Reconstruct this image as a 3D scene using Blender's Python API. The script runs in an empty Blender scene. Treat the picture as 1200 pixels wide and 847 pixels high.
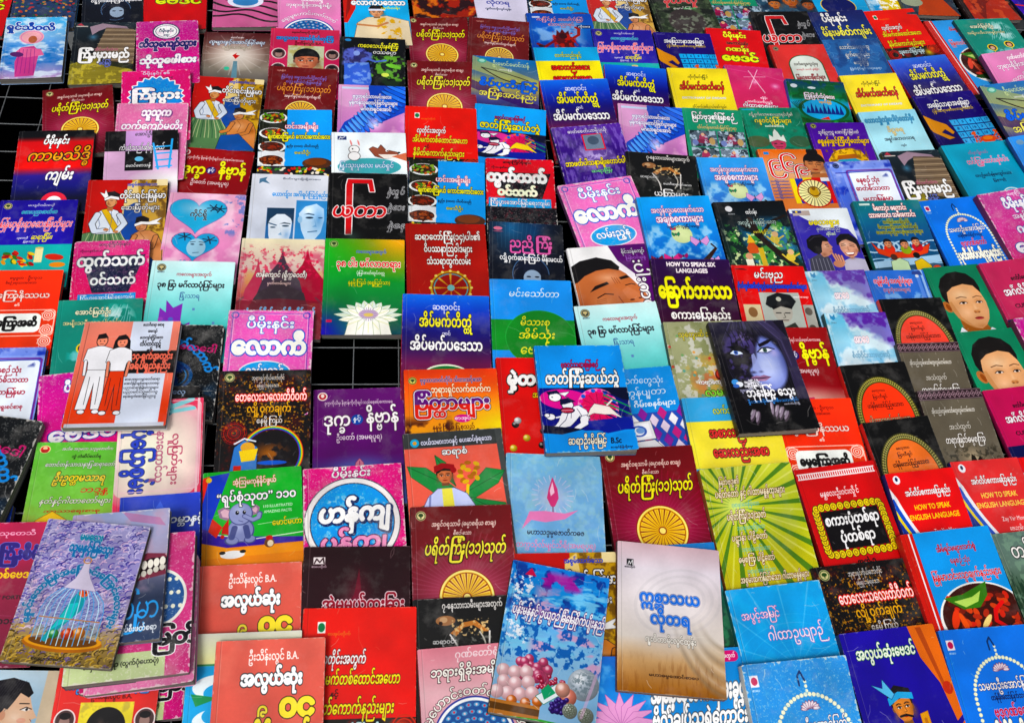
import bpy, math, random, time
import numpy as np
T0 = time.time()
S = bpy.context.scene
COL = S.collection

# ------------------------------------------------------------------ camera
F_PX = 1100.0                                   # focal length in pixels of a 1200 px wide frame
D1 = np.array([-145., 1689., -F_PX]); D1 /= np.linalg.norm(D1)
D2 = np.array([1., 0., -145. / F_PX]); D2 /= np.linalg.norm(D2)
D3 = np.cross(D2, D1)
RW = np.stack([D2, D1, D3], 1).T                # camera -> world rotation


def un(x, y, z=0.0, h=None):
    """point of the table at height z that shows at pixel x, y of the photograph"""
    h = CAM_H if h is None else h
    d = RW @ np.array([x - 600.0, -(y - 423.5), -F_PX])
    return (d * ((z - h) / d[2]))[:2]


CAM_H = 0.13 / np.linalg.norm(un(540, 740, 0, 1.0) - un(660, 740, 0, 1.0))
cam_d = bpy.data.cameras.new('camera')
cam = bpy.data.objects.new('camera', cam_d)
COL.objects.link(cam)
M4 = np.eye(4); M4[:3, :3] = RW; M4[2, 3] = CAM_H
from mathutils import Matrix, Vector
cam.matrix_world = Matrix(M4.tolist())
cam_d.sensor_width = 36.0
cam_d.lens = 36.0 * F_PX / 1200.0
cam_d.clip_start = 0.05; cam_d.clip_end = 100.0
S.camera = cam

# ------------------------------------------------------------------ daylight, soft and hazy
SUN_EL, SUN_AZ = math.radians(62), math.radians(-150)     # azimuth measured from +Y towards +X
w = bpy.data.worlds.new("World"); S.world = w
w.use_nodes = True
nt = w.node_tree
sky = nt.nodes.new('ShaderNodeTexSky'); sky.sky_type = 'NISHITA'
sky.sun_disc = False; sky.sun_elevation = SUN_EL; sky.sun_rotation = SUN_AZ
sky.dust_density = 6.0; sky.air_density = 1.0; sky.ozone_density = 1.0
hs = nt.nodes.new('ShaderNodeHueSaturation'); hs.inputs['Saturation'].default_value = 0.35
nt.links.new(sky.outputs[0], hs.inputs['Color'])
nt.links.new(hs.outputs[0], nt.nodes['Background'].inputs[0])
nt.nodes['Background'].inputs[1].default_value = 0.10
sd = bpy.data.lights.new('sun', 'SUN'); sd.energy = 1.5; sd.angle = math.radians(14); sd.color = (1, .965, .92)
sun = bpy.data.objects.new('sun', sd); COL.objects.link(sun)
sv = Vector((math.sin(SUN_AZ) * math.cos(SUN_EL), math.cos(SUN_AZ) * math.cos(SUN_EL), math.sin(SUN_EL)))
sun.rotation_euler = sv.to_track_quat('Z', 'Y').to_euler(); sun.location = (0, 0, 4)
S.view_settings.view_transform = 'Standard'
S.view_settings.look = 'None'
S.view_settings.exposure = -0.1
S.view_settings.gamma = 1.0
S.view_settings.use_curve_mapping = False
S.cycles.max_bounces = 5
try:
    S.cycles.use_denoising = True
except Exception:
    pass

# ------------------------------------------------------------------ lettering: glyph outlines -> distance fields
GR = 64                                          # samples per em
GX0, GX1, GY0, GY1 = -0.8, 1.85, -0.75, 1.25
GW, GH = int((GX1 - GX0) * GR), int((GY1 - GY0) * GR)
_tc = bpy.data.curves.new('lettering', 'FONT'); _tc.resolution_u = 3
_to = bpy.data.objects.new('lettering', _tc); COL.objects.link(_to)


def _mesh(s):
    _tc.body = s
    bpy.context.view_layer.update()
    ev = _to.evaluated_get(bpy.context.evaluated_depsgraph_get())
    m = ev.to_mesh()
    n = len(m.vertices)
    if not n:
        return None, None
    co = np.empty(n * 3, np.float32); m.vertices.foreach_get('co', co)
    m.calc_loop_triangles()
    t = np.empty(len(m.loop_triangles) * 3, np.int32); m.loop_triangles.foreach_get('vertices', t)
    r = co.reshape(-1, 3)[:, :2].copy(), t.reshape(-1, 3).copy()
    ev.to_mesh_clear()
    return r


def _edt(b):
    """distance of every cell to the nearest True cell"""
    f = np.where(b, 0.0, 1e6).astype(np.float32)
    for ax in (0, 1):
        g = f if ax == 0 else f.T
        n = g.shape[0]; i = np.arange(n, dtype=np.float32)
        out = np.full_like(g, 1e9)
        R = 22
        for d in range(-R, R + 1):
            if d < 0: out[-d:] = np.minimum(out[-d:], g[:d] + d * d)
            elif d > 0: out[:-d] = np.minimum(out[:-d], g[d:] + d * d)
            else: out = np.minimum(out, g)
        f = out if ax == 0 else out.T
    return np.sqrt(np.minimum(f, R * R))


_bar = _mesh('|')[0][:, 0].max()
_cache = {}


def glyph(ch):
    if ch in _cache:
        return _cache[ch]
    v, t = _mesh(ch)
    adv = float(_mesh(ch + '|')[0][:, 0].max() - _bar)
    if v is None:
        _cache[ch] = (None, adv, 0, 0); return _cache[ch]
    m = np.zeros((GH, GW), bool)
    P = (v - (GX0, GY0)) * GR
    for a, b, c in P[t]:
        x0, y0 = np.floor(np.minimum(np.minimum(a, b), c)).astype(int)
        x1, y1 = np.ceil(np.maximum(np.maximum(a, b), c)).astype(int) + 1
        x0 = max(x0, 0); y0 = max(y0, 0); x1 = min(x1, GW); y1 = min(y1, GH)
        if x1 <= x0 or y1 <= y0: continue
        X, Y = np.meshgrid(np.arange(x0, x1) + .5, np.arange(y0, y1) + .5)
        def e(p, q): return (q[0] - p[0]) * (Y - p[1]) - (q[1] - p[1]) * (X - p[0])
        e1, e2, e3 = e(a, b), e(b, c), e(c, a)
        m[y0:y1, x0:x1] |= ((e1 >= 0) & (e2 >= 0) & (e3 >= 0)) | ((e1 <= 0) & (e2 <= 0) & (e3 <= 0))
    sdf = (_edt(m) - _edt(~m)) / GR
    _cache[ch] = (sdf.astype(np.float32), adv, float(v[:, 0].min()), float(v[:, 0].max()))
    return _cache[ch]


ABOVE, BELOW = 'ိီဲံ်', 'ုူ့'
MARKS = ABOVE + BELOW + 'ေွှျြ'


def shape(s):
    """place the letters of a Burmese or Latin line: [(char, x, y, sx, sy)], advance"""
    out = []; pen = 0.0; i = 0
    while i < len(s):
        kinzi = False
        if s[i:i + 3] == 'င်္': kinzi = True; i += 3
        if i >= len(s): break
        b = s[i]; i += 1; mk = []; st = []
        while i < len(s) and (s[i] in MARKS or s[i] == '္'):
            if s[i] == '္' and i + 1 < len(s): st.append(s[i + 1]); i += 2
            else: mk.append(s[i]); i += 1
        if 'ေ' in mk:
            out.append(('ေ', pen, 0, 1, 1)); pen += glyph('ေ')[1]
        if b == ' ':
            pen += .28; continue
        adv = glyph(b)[1]
        if 'ြ' in mk:
            out.append(('ြ', pen - .04, 0, (adv + .12) / .73, 1)); pen += .10
        out.append((b, pen, 0, 1, 1)); pen += adv
        sh = 0
        if kinzi: out.append(('င', pen - .55, .68, .5, .5)); out.append(('်', pen + .02, .35, .6, .6))
        for q in st:
            ga = glyph(q)[1]
            out.append((q, pen - adv / 2 - ga * .3, -.42, .6, .6)); sh = 1
        if 'ျ' in mk:
            out.append(('ျ', pen, 0, 1, 1)); pen += glyph('ျ')[1]
        for q in 'ွှ':
            if q in mk: out.append((q, pen - (.0 if q == 'ွ' else -.05 if 'ွ' in mk else .02), 0, 1, 1)); sh = 1
        na = 0
        for q in mk:
            if q in ABOVE:
                out.append((q, pen - (.05 if na == 0 else -.08), 0, 1, 1)); na += 1
            elif q in 'ုူ':
                if sh or 'ြ' in mk or b in 'ညဉဥဠ':
                    out.append((q, pen + .20, 0, 1, 1.0)); pen += .20
                else: out.append((q, pen, 0, 1, 1)); sh = 1
            elif q == '့':
                out.append((q, pen + (.12 if sh else 0), 0, 1, 1))
    return out, pen


# ------------------------------------------------------------------ the printer: draws one cover as an array of colours
def hx(c):
    if isinstance(c, str):
        c = c.lstrip('#')
        if len(c) == 3: c = ''.join(k * 2 for k in c)
        return np.array([int(c[k:k + 2], 16) / 255 for k in (0, 2, 4)], np.float32)
    return np.array(c, np.float32)


class Cv:
    def __init__(s, bg='#fff', R=1.45, W=288, seed=0, q=1.0):
        s.q = q; s.W = W; s.R = R / q; s.H = int(round(W * R)); s.rng = np.random.default_rng(seed + 7); s.slant = (0, 0, .1, 0, .16, 0)[seed % 6]; s.weight = (1, .7, 1.25, .9, 1.1)[seed % 5]
        s.a = np.empty((s.H, s.W, 3), np.float32)
        s.X, s.Y = np.meshgrid((np.arange(s.W) + .5) / W, (np.arange(s.H) + .5) / W / q)
        s.X = s.X.astype(np.float32); s.Y = s.Y.astype(np.float32)
        s.bg(bg)

    def bg(s, *st):
        """one colour, or (y, colour) stops from top to bottom"""
        st = [(0, st[0])] if len(st) == 1 and not isinstance(st[0], tuple) else list(st)
        ys = [k[0] for k in st]; cs = np.array([hx(k[1]) for k in st])
        for k in range(3): s.a[..., k] = np.interp(s.Y, ys, cs[:, k])
        return s

    def put(s, m, col, al=1.0, box=None):
        c = hx(col); y0, y1, x0, x1 = box or (0, s.H, 0, s.W)
        v = s.a[y0:y1, x0:x1]; m = (np.clip(m, 0, 1) * al)[..., None]
        v += (c - v) * m
        return s

    def box(s, x0, y0, x1, y1):
        return (max(0, int(y0 * s.W * s.q)), min(s.H, int(y1 * s.W * s.q) + 2), max(0, int(x0 * s.W)), min(s.W, int(x1 * s.W) + 2))

    def n(s, sc=6, oc=3, sx=1.0, sy=1.0):
        """soft noise 0..1"""
        t = np.zeros((s.H, s.W), np.float32); amp = 1; tot = 0
        for o in range(oc):
            gx = max(2, int(sc * sx * 2 ** o) + 2); gy = max(2, int(sc * sy * s.R * s.q * 2 ** o) + 2)
            g = s.rng.random((gy + 1, gx + 1)).astype(np.float32)
            u = s.X * (gx - 1); v = s.Y / s.R * (gy - 1)
            iu = u.astype(int); iv = v.astype(int); fu = u - iu; fv = v - iv
            fu = fu * fu * (3 - 2 * fu); fv = fv * fv * (3 - 2 * fv)
            t += amp * ((g[iv, iu] * (1 - fu) + g[iv, iu + 1] * fu) * (1 - fv) + (g[iv + 1, iu] * (1 - fu) + g[iv + 1, iu + 1] * fu) * fv)
            tot += amp; amp *= .55
        t /= tot
        return np.clip((t - .5) * 1.7 + .5, 0, 1)

    def cloud(s, col, sc=5, lo=.45, hi=.7, al=1, reg=None, **k):
        m = np.clip((s.n(sc, 4, **k) - lo) / (hi - lo), 0, 1)
        if reg is not None: m = m * reg
        return s.put(m, col, al)

    def reg(s, x0, y0, x1, y1, soft=.004):
        """soft-edged rectangle mask"""
        y1 = y1 / s.q + .05 if y1 > 1.38 else y1
        return np.clip(np.minimum(np.minimum(s.X - x0, x1 - s.X), np.minimum(s.Y - y0, y1 - s.Y)) / soft + .5, 0, 1)

    def r(s, x0, y0, x1, y1, col, al=1):
        return s.put(s.reg(x0, y0, x1, y1), col, al)

    def e(s, cx, cy, rx, ry=None, col='#000', ang=0, al=1, ring=None, soft=0):
        ry = rx / s.q if ry is None or ry == rx else ry
        a = math.radians(ang); dx = s.X - cx; dy = s.Y - cy
        u = dx * math.cos(a) + dy * math.sin(a); v = -dx * math.sin(a) + dy * math.cos(a)
        d = (np.sqrt((u / rx) ** 2 + (v / ry) ** 2) - 1) * min(rx, ry)
        if ring: d = np.abs(d) - ring
        return s.put(.5 - d / (soft or 1 / s.W), col, al)

    def glow(s, cx, cy, r_, col, al=1, ry=None, p=1.5):
        d = np.sqrt(((s.X - cx) / r_) ** 2 + ((s.Y - cy) / (ry or r_)) ** 2)
        return s.put(np.clip(1 - d, 0, 1) ** p, col, al)

    def p(s, pts, col, al=1, out=None, ow=.006):
        P = np.array(pts, np.float32); P[:, 1] = np.where(P[:, 1] > 1.38, P[:, 1] / s.q + .04, P[:, 1])
        b = s.box(P[:, 0].min() - .02, P[:, 1].min() - .02, P[:, 0].max() + .02, P[:, 1].max() + .02)
        if b[1] <= b[0] or b[3] <= b[2]: return s
        X = s.X[b[0]:b[1], b[2]:b[3]]; Y = s.Y[b[0]:b[1], b[2]:b[3]]
        ins = np.zeros(X.shape, bool); dm = np.full(X.shape, 9, np.float32)
        for k in range(len(P)):
            (x1, y1), (x2, y2) = P[k], P[(k + 1) % len(P)]
            if y1 != y2:
                ins ^= ((y1 > Y) != (y2 > Y)) & (X < (x2 - x1) * (Y - y1) / (y2 - y1) + x1)
            L2 = (x2 - x1) ** 2 + (y2 - y1) ** 2 + 1e-9
            t = np.clip(((X - x1) * (x2 - x1) + (Y - y1) * (y2 - y1)) / L2, 0, 1)
            dm = np.minimum(dm, np.hypot(X - x1 - t * (x2 - x1), Y - y1 - t * (y2 - y1)))
        d = np.where(ins, -dm, dm)
        if out: s.put(.5 - (np.abs(dm) - ow) * s.W, out, 1, b) if col is None else s.put(.5 - (d - ow) * s.W, out, 1, b)
        if col is not None: s.put(.5 - d * s.W, col, al, b)
        return s

    def l(s, pts, w_, col, al=1):
        P = np.array(pts, np.float32)
        b = s.box(P[:, 0].min() - w_ - .01, P[:, 1].min() - w_ - .01, P[:, 0].max() + w_ + .01, P[:, 1].max() + w_ + .01)
        if b[1] <= b[0] or b[3] <= b[2]: return s
        X = s.X[b[0]:b[1], b[2]:b[3]]; Y = s.Y[b[0]:b[1], b[2]:b[3]]
        dm = np.full(X.shape, 9, np.float32)
        for k in range(len(P) - 1):
            (x1, y1), (x2, y2) = P[k], P[k + 1]
            L2 = (x2 - x1) ** 2 + (y2 - y1) ** 2 + 1e-9
            t = np.clip(((X - x1) * (x2 - x1) + (Y - y1) * (y2 - y1)) / L2, 0, 1)
            dm = np.minimum(dm, np.hypot(X - x1 - t * (x2 - x1), Y - y1 - t * (y2 - y1)))
        return s.put(.5 - (dm - w_ / 2) * s.W, col, al, b)

    def ball(s, cx, cy, r_, col, hi='#fff', dark=.45):
        c = hx(col)
        s.e(cx, cy, r_, r_, c * dark)
        d = np.hypot(s.X - cx, (s.Y - cy) * s.q) / r_
        m = np.clip((1 - d) * r_ * s.W + .5, 0, 1)
        t = np.clip(1.15 - np.hypot(s.X - cx + r_ * .3, (s.Y - cy) * s.q + r_ * .35) / (r_ * 1.35), 0, 1)
        return s.put(m * t ** .7, c).put(m * np.clip(t - .72, 0, 1) * 2.2, hi)

    def sdf(s, ts, cx, y, size, wd=None, ang=0, al='c', sx=1.0, arc=None, vert=False):
        lay, adv = shape(ts)
        if wd: sx = wd / max(adv * size, 1e-6)
        D = np.full((s.H, s.W), 1.0, np.float32)
        x_start = {'c': -adv * sx * size / 2, 'l': 0, 'r': -adv * sx * size}[al]
        a0 = math.radians(ang)
        for ch, gx, gy, gsx, gsy in lay:
            sd_ = glyph(ch)
            if sd_[0] is None: continue
            if arc:                               # letters ride on a circle of radius arc about (cx, y)
                mid = (gx + .3) * sx * size + x_start
                th = mid / arc + a0
                if arc < 0: th = -mid / -arc + a0; ox = cx - abs(arc) * math.sin(th); oy = y + abs(arc) * math.cos(th)
                else: ox = cx + arc * math.sin(th); oy = y - arc * math.cos(th)
                a = th; lx = -.3 * sx * size; ly = gy * size - .27 * size
            else:
                ox, oy, a = cx, y, a0; lx = x_start + gx * sx * size; ly = gy * size - .27 * size
            ca, sa = math.cos(a), math.sin(a)
            kx = sx * gsx * size; ky = gsy * size
            # box of the glyph on the cover
            x0 = lx + (GX0 + .25) * kx if gx >= 0 else lx; x1 = lx + (sd_[3] + .25) * kx
            x0 = lx + (sd_[2] - .25) * kx
            y0 = ly - .75 * ky; y1 = ly + 1.2 * ky
            cs = [(ox + u * ca + v * sa, oy + u * sa - v * ca) for u in (x0, x1) for v in (y0, y1)]
            b = s.box(min(q[0] for q in cs), min(q[1] for q in cs), max(q[0] for q in cs), max(q[1] for q in cs))
            if b[1] <= b[0] or b[3] <= b[2]: continue
            X = s.X[b[0]:b[1], b[2]:b[3]] - ox; Y = s.Y[b[0]:b[1], b[2]:b[3]] - oy
            v = ((X * sa - Y * ca) - ly) / ky; u = ((X * ca + Y * sa) - lx) / kx - s.slant * v * ky / kx
            gu = (u - GX0) * GR - .5; gv = (v - GY0) * GR - .5
            ok = (gu > 0) & (gu < GW - 1.01) & (gv > 0) & (gv < GH - 1.01)
            gu = np.clip(gu, 0, GW - 1.01); gv = np.clip(gv, 0, GH - 1.01)
            iu = gu.astype(int); iv = gv.astype(int); fu = gu - iu; fv = gv - iv
            g = sd_[0]
            q = (g[iv, iu] * (1 - fu) + g[iv, iu + 1] * fu) * (1 - fv) + (g[iv + 1, iu] * (1 - fu) + g[iv + 1, iu + 1] * fu) * fv
            q = np.where(ok, q, .34) * (size * math.sqrt(gsy) * min(1, .35 + .65 * sx))
            D[b[0]:b[1], b[2]:b[3]] = np.minimum(D[b[0]:b[1], b[2]:b[3]], q)
        return D

    def T(s, ts, cx, y, size, col='#fff', wd=None, b=.035, out=None, ow=.05, out2=None, ow2=.09, ang=0, al='c', sh=None, arc=None, grad=None):
        """a line of lettering; b, ow, ow2 are in em"""
        D = s.sdf(ts, cx, y, size, wd, ang, al, arc=arc); b = b * s.weight * .95 - .002; ow *= .85; ow2 *= .88
        if sh:
            k = max(1, int(.05 * size * s.W)); Ds = np.roll(np.roll(D, k, 0), k, 1)
            s.put(.5 - (Ds - (b + ow) * size) * s.W, sh)
        if out2: s.put(.5 - (D - (b + ow2) * size) * s.W, out2)
        if out: s.put(.5 - (D - (b + ow) * size) * s.W, out)
        m = .5 - (D - b * size) * s.W
        if grad is not None:
            s.put(np.clip(m, 0, 1) * (s.Y < y), col); s.put(np.clip(m, 0, 1) * (s.Y >= y), grad)
        else: s.put(m, col)
        return s

    def lines(s, cx, y, n_, size, col, wd=.6, step=None, b=.02, out=None):
        """small blurb lines"""
        for k in range(n_):
            t = ''.join(BLURB[int(q)] for q in s.rng.integers(0, len(BLURB), 5))
            s.T(t, cx, y + k * (step or size * 1.5), size, col, wd=wd * (1 - .12 * s.rng.random()), b=b, out=out)
        return s

    def logo(s, x=.09, y=.09, r=.045, c1='#e8d9a0', c2='#2b4a20'):
        s.e(x, y, r, r, c1); s.e(x, y, r * .82, r * .82, c2, ring=.004); s.e(x, y - r * .15, r * .5, r * .4, c2)
        return s.r(x - r * .1, y, x + r * .1, y + r * .6, c2)

    def rays(s, cx, cy, n_, col, w_=.5, r0=0, r1=9, al=1, ph=0):
        th = np.arctan2((s.Y - cy) * s.q, s.X - cx) + ph; d = np.hypot(s.X - cx, (s.Y - cy) * s.q)
        v = np.cos(th * n_) - math.cos(math.pi * w_)
        m = np.clip(v * d / n_ * s.W + .5, 0, 1) * np.clip((d - r0) * s.W + .5, 0, 1) * np.clip((r1 - d) * s.W + .5, 0, 1)
        return s.put(m, col, al)

    def star(s, cx, cy, r1, r2, n_, col, ph=0, out=None, ow=.006):
        P = [(cx + (r1 if k % 2 == 0 else r2) * math.cos(math.pi * k / n_ + ph), cy + (r1 if k % 2 == 0 else r2) * math.sin(math.pi * k / n_ + ph) / s.q) for k in range(2 * n_)]
        return s.p(P, col, out=out, ow=ow)

    def frame(s, x0, y0, x1, y1, col, w_=.01):
        for q in ((x0, y0, x1, y0 + w_), (x0, y1 - w_, x1, y1), (x0, y0, x0 + w_, y1), (x1 - w_, y0, x1, y1)): s.r(*q, col)
        return s

    def rr(s, x0, y0, x1, y1, rad, col, al=1, ring=None):
        cx, cy = (x0 + x1) / 2, (y0 + y1) / 2
        qx = np.abs(s.X - cx) - (x1 - x0) / 2 + rad; qy = np.abs(s.Y - cy) - (y1 - y0) / 2 + rad
        d = np.hypot(np.maximum(qx, 0), np.maximum(qy, 0)) + np.minimum(np.maximum(qx, qy), 0) - rad
        if ring: d = np.abs(d) - ring
        return s.put(.5 - d * s.W, col, al)

    def wheel(s, cx, cy, r_, gold='#e8b820', pale='#f6e68a', line='#8a3010', n_=24):
        s.glow(cx, cy, r_ * 1.9, '#d06a80', .7)
        s.e(cx, cy, r_, r_, line); s.e(cx, cy, r_ * .97, r_ * .97, pale); s.e(cx, cy, r_ * .9, r_ * .9, gold)
        s.rays(cx, cy, n_, pale, .6, r_ * .2, r_ * .84, .75).rays(cx, cy, n_, line, .26, r_ * .18, r_ * .86).rays(cx, cy, n_, '#c88818', .1, r_ * .3, r_ * .8, .8, ph=math.pi / n_)
        s.e(cx, cy, r_ * .86, r_ * .86, line, ring=.003)
        return s.e(cx, cy, r_ * .16, r_ * .16, line).e(cx, cy, r_ * .12, r_ * .12, pale)

    def face(s, cx, cy, r_, skin='#e0a880', hair='#15100e', ang=0, look=0, long=0, top=.55, eyes=1, mouth='#a03028', shade=None):
        """a printed face: r_ is half the face width"""
        sk = hx(skin); dk = sk * .62
        def q(x, y): a = math.radians(ang); return cx + r_ * (x * math.cos(a) - y * math.sin(a)), cy + r_ * (x * math.sin(a) + y * math.cos(a))
        if long:
            s.p([q(-1.25, -.6), q(-.9, -1.5), q(0, -1.75), q(.9, -1.5), q(1.25, -.6), q(1.35, long), q(.6, long + .2), q(-.6, long + .2), q(-1.35, long)], hair)
        s.e(*q(0, -.45), r_ * 1.12, r_ * 1.12, hair, ang)
        for sg in (-1, 1): s.e(*q(sg * .98, .1), r_ * .14, r_ * .26, dk, ang)
        s.p([q(-.45, .9), q(.45, .9), q(.5, 1.7), q(-.5, 1.7)], dk)
        s.p([q(-.95, -.6), q(-.5, -.95), q(.5, -.95), q(.95, -.6), q(.97, .1), q(.8, .75), q(.42, 1.2), q(0, 1.32), q(-.42, 1.2), q(-.8, .75), q(-.97, .1)], sk)
        s.glow(*q(-.2, -.4), r_ * .7, np.clip(sk * 1.18, 0, 1), .7, r_ * .45).glow(*q(-.5, .35), r_ * .42, np.clip(sk * 1.15, 0, 1), .7).glow(*q(.45, .35), r_ * .4, np.clip(sk * 1.1, 0, 1), .6)
        s.glow(*q(.95, .5), r_ * .7, sk * .6, .75, r_ * 1.3).glow(*q(-.95, .7), r_ * .4, sk * .65, .6, r_ * .8).glow(*q(0, 1.35), r_ * .6, sk * .6, .6, r_ * .3)
        for sg in (-1, 1): s.glow(*q(sg * .42, -.08), r_ * .36, sk * .66, .55, r_ * .24)
        s.glow(*q(look * .15 + .05, .3), r_ * .16, np.clip(sk * 1.25, 0, 1), .7, r_ * .4)
        s.p([q(-1.02, -.45), q(-.95, -1.1), q(0, -1.5), q(.95, -1.1), q(1.02, -.45), q(.8, -.5 - .3 * top), q(.2, -.55 - .45 * top), q(-.4, -.5 - .5 * top), q(-.85, -.4)], hair)
        for sg in (-1, 1):
            x = sg * .42 + look * .12
            s.l([q(x - .24, -.28), q(x, -.36), q(x + .24, -.28)], r_ * .09, hair)
            if eyes == 1:
                s.e(*q(x, 0), r_ * .2, r_ * .1, '#f4efe8', ang); s.e(*q(x + look * .06, 0), r_ * .1, r_ * .1, '#1a1010')
                s.l([q(x - .22, -.04), q(x, -.12), q(x + .22, -.03)], r_ * .06, hair)
            else: s.l([q(x - .2, 0), q(x, .07), q(x + .2, 0)], r_ * .06, hair)
        s.l([q(look * .15 + .05, -.1), q(look * .2 + .16, .42), q(look * .15 - .1, .46)], r_ * .06, dk)
        s.e(*q(look * .15, .8), r_ * .3, r_ * .1, mouth, ang); s.l([q(look * .15 - .3, .8), q(look * .15 + .3, .8)], r_ * .04, sk * .35)
        return s

    def flip_art(s): s.a = s.a[:, ::-1].copy(); return s

    def wear(s, k=.3, col='#e9e4dc'):
        """scuffed edges, hairline scratches, a few creases"""
        d = np.minimum(np.minimum(s.X, 1 - s.X), np.minimum(s.Y, s.R - s.Y))
        nz = s.n(30, 2)
        s.put(np.clip(((.006 + .035 * k) * nz ** 2 - d) * 120, 0, 1), col, .7 * min(1, .3 + k))
        x0 = .035 + .012 * s.rng.random()                      # hinge crease by the spine
        s.l([(x0, 0), (x0 + .004, s.R)], .006, '#000', .16).l([(x0 + .007, 0), (x0 + .011, s.R)], .005, col, .22 + .2 * k)
        for _ in range(int(4 + 26 * k)):
            x, y = s.rng.random() , s.rng.random() * s.R; a = s.rng.random() * 6.28; L = .03 + .18 * s.rng.random() ** 2
            s.l([(x, y), (x + L * .5 * math.cos(a), y + L * .5 * math.sin(a)), (x + L * math.cos(a + .2), y + L * math.sin(a + .2))], .004, col, .35 + .3 * s.rng.random())
        if k > .5:
            s.put(np.clip((s.n(80, 2) - .8) * 8, 0, 1), col, .45 * k)
            s.cloud('#8c8577', 4, .5, .9, .12 * k)
        return s


BLURB = ['ကမ္ဘာ', 'မြန်မာ', 'စာပေ', 'အတွက်', 'များ', 'သော', 'နည်း', 'လမ်းညွှန်', 'ဘဝ', 'အောင်မြင်', 'ပညာ', 'ကျမ်း', 'ရေး', 'ဆရာ', 'တော်', 'မင်း', 'သူ', 'ချစ်']
DZ = {}


def design(R=1.45, bg='#fff', wear=.22, spine=None, rough=.38, W=288, q=.84):
    def deco(f):
        DZ[f.__name__[2:]] = (f, R, bg, wear, spine, rough, W, q)
        return f
    return deco


# ------------------------------------------------------------------ the covers
@design(bg='#7fc8e8', wear=.5, R=1.5, q=1.0)
def c_monk(c):
    c.bg((0, '#60b4e4'), (.45, '#8cbce4'), (.7, '#6c9cd4'), (1.1, '#5c88c4'), (1.5, '#b898c4'))
    c.cloud('#dfeef6', 4, .45, .75, .8, sy=2).cloud('#2a70b8', 6, .55, .8, .6, c.reg(0, .7, 1, 1.3, .1), sy=3)
    c.p([(.3, .75), (.5, .72), (.6, .85), (.55, 1.4), (.25, 1.42), (.22, 1.1)], '#c05a90').p([(.3, .75), (.62, .8), (.68, .95), (.4, 1.0), (.15, .95)], '#d878a0')
    for k in range(5): c.l([(.28 + k * .06, .8), (.26 + k * .07, 1.38)], .008, '#6a2a78', .7)
    c.e(.45, .5, .2, .17, '#e8b0b8').e(.45, .5, .17, .145, '#d890b8', ring=.008).e(.47, .56, .07, .09, '#b06a50').e(.24, .92, .11, .06, '#5a3068', 10)
    c.T('ရှင်သီဝလိ', .42, .27, .19, '#3050a8', wd=.8, b=.06, out='#fff', ow=.06, ang=3)


@design(R=1.45)
def c_mosaic(c):
    c.bg('#28a8e8'); c.cloud('#fff', 20, .4, .6, 0); c.r(0, .75, 1, 1.45, '#243a60')
    for k in range(140): c.e(c.rng.random(), .75 + .7 * c.rng.random(), .03, .02, hx(['#b03028', '#204878', '#1c5c40', '#c08030', '#182038'][k % 5]), 30 * k)
    c.T('ဟာကြီး', .5, .52, .3, '#fff', wd=.8, b=.06, out='#123a6a', ow=.05).T('ပြုံးပြုံး', .5, .2, .1, '#fff')


@design(bg='#0c1220', spine='#0a0c14')
def c_mystery(c):
    c.glow(.3, .1, .5, '#3f7fb0', .8, .9).glow(.6, .2, .4, '#285a90', .6, 1.0)
    for k in range(10): c.l([(.1 + k * .06, 0), (.12 + k * .05, .5)], .008, '#8cc0d8', .15)
    c.e(.12, .13, .06, .035, '#d88098').e(.12, .19, .07, .008, '#b06078')
    c.e(.55, 1.0, .24, .34, '#161c30').e(.55, 1.0, .24, .34, '#5878a0', ring=.005).e(.57, 1.08, .12, .17, '#9fb4cc').e(.52, 1.04, .03, .015, '#101828').e(.63, 1.04, .03, .015, '#101828')
    c.p([(.3, 1.4), (.35, .95), (.45, .85), (.46, 1.4)], '#0c1426').p([(.68, .85), (.8, 1.0), (.8, 1.4), (.68, 1.4)], '#0c1426')
    c.T('ညညို့ကြီး', .56, .42, .24, '#e87ab8', wd=.58, b=.03, out='#3a0c30', ow=.04)
    c.T('လျှို့ဝှက်ဆန်းကြယ် မိန်းမငယ်', .56, .7, .125, '#fff', wd=.84, b=.03)


@design(bg='#141e26', wear=.3, q=1.0)
def c_bridge(c):
    c.bg((0, '#20303a'), (.5, '#101a22'), (1.45, '#0c141a')).glow(.32, .35, .12, '#5aa0c8', .8)
    c.p([(.25, .1), (.45, .02), (.85, .1), (.95, .25), (.8, .18), (.55, .12), (.4, .2), (.3, .3)], '#a890a0')
    c.p([(.52, .12), (.95, .16), (1, .2), (1, 1.0), (.85, 1.45), (-.1, 1.45), (.35, .75)], '#7d6a55')
    for k in range(24):
        y = .13 + k * .05 + .0006 * k * k; x0 = .52 - max(0, y - .12) * .32
        c.l([(x0, y), (1, y + .01)], .012, '#f0d8b0' if k % 2 else '#3a2c20', .6)
    c.p([(-.1, 1.45), (.0, 1.0), (.35, .8), (1.1, 1.2), (1.1, 1.45)], '#8c8220', .85); c.cloud('#d0c040', 14, .5, .7, .7, c.reg(0, .95, 1, 1.45, .1))
    c.p([(.4, .75), (.55, .9), (1, 1.0), (1, 1.14), (.45, .98)], '#141c14', .8)
    c.p([(.04, .06), (.1, .01), (.16, .08)], '#b84050').r(.03, .08, .22, .1, '#d8d0c8')
    c.T('အိပ်မက်ထဲက', .55, .65, .08, '#c86a90', wd=.38, b=.02)
    c.T('ကြိုးမှားမည်', .52, .78, .24, '#fff', wd=.82, b=.05, out='#20180c', ow=.03).T('ခင်မြင့်', .55, .97, .12, '#7a88d8', wd=.2, out='#20180c')


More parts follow.
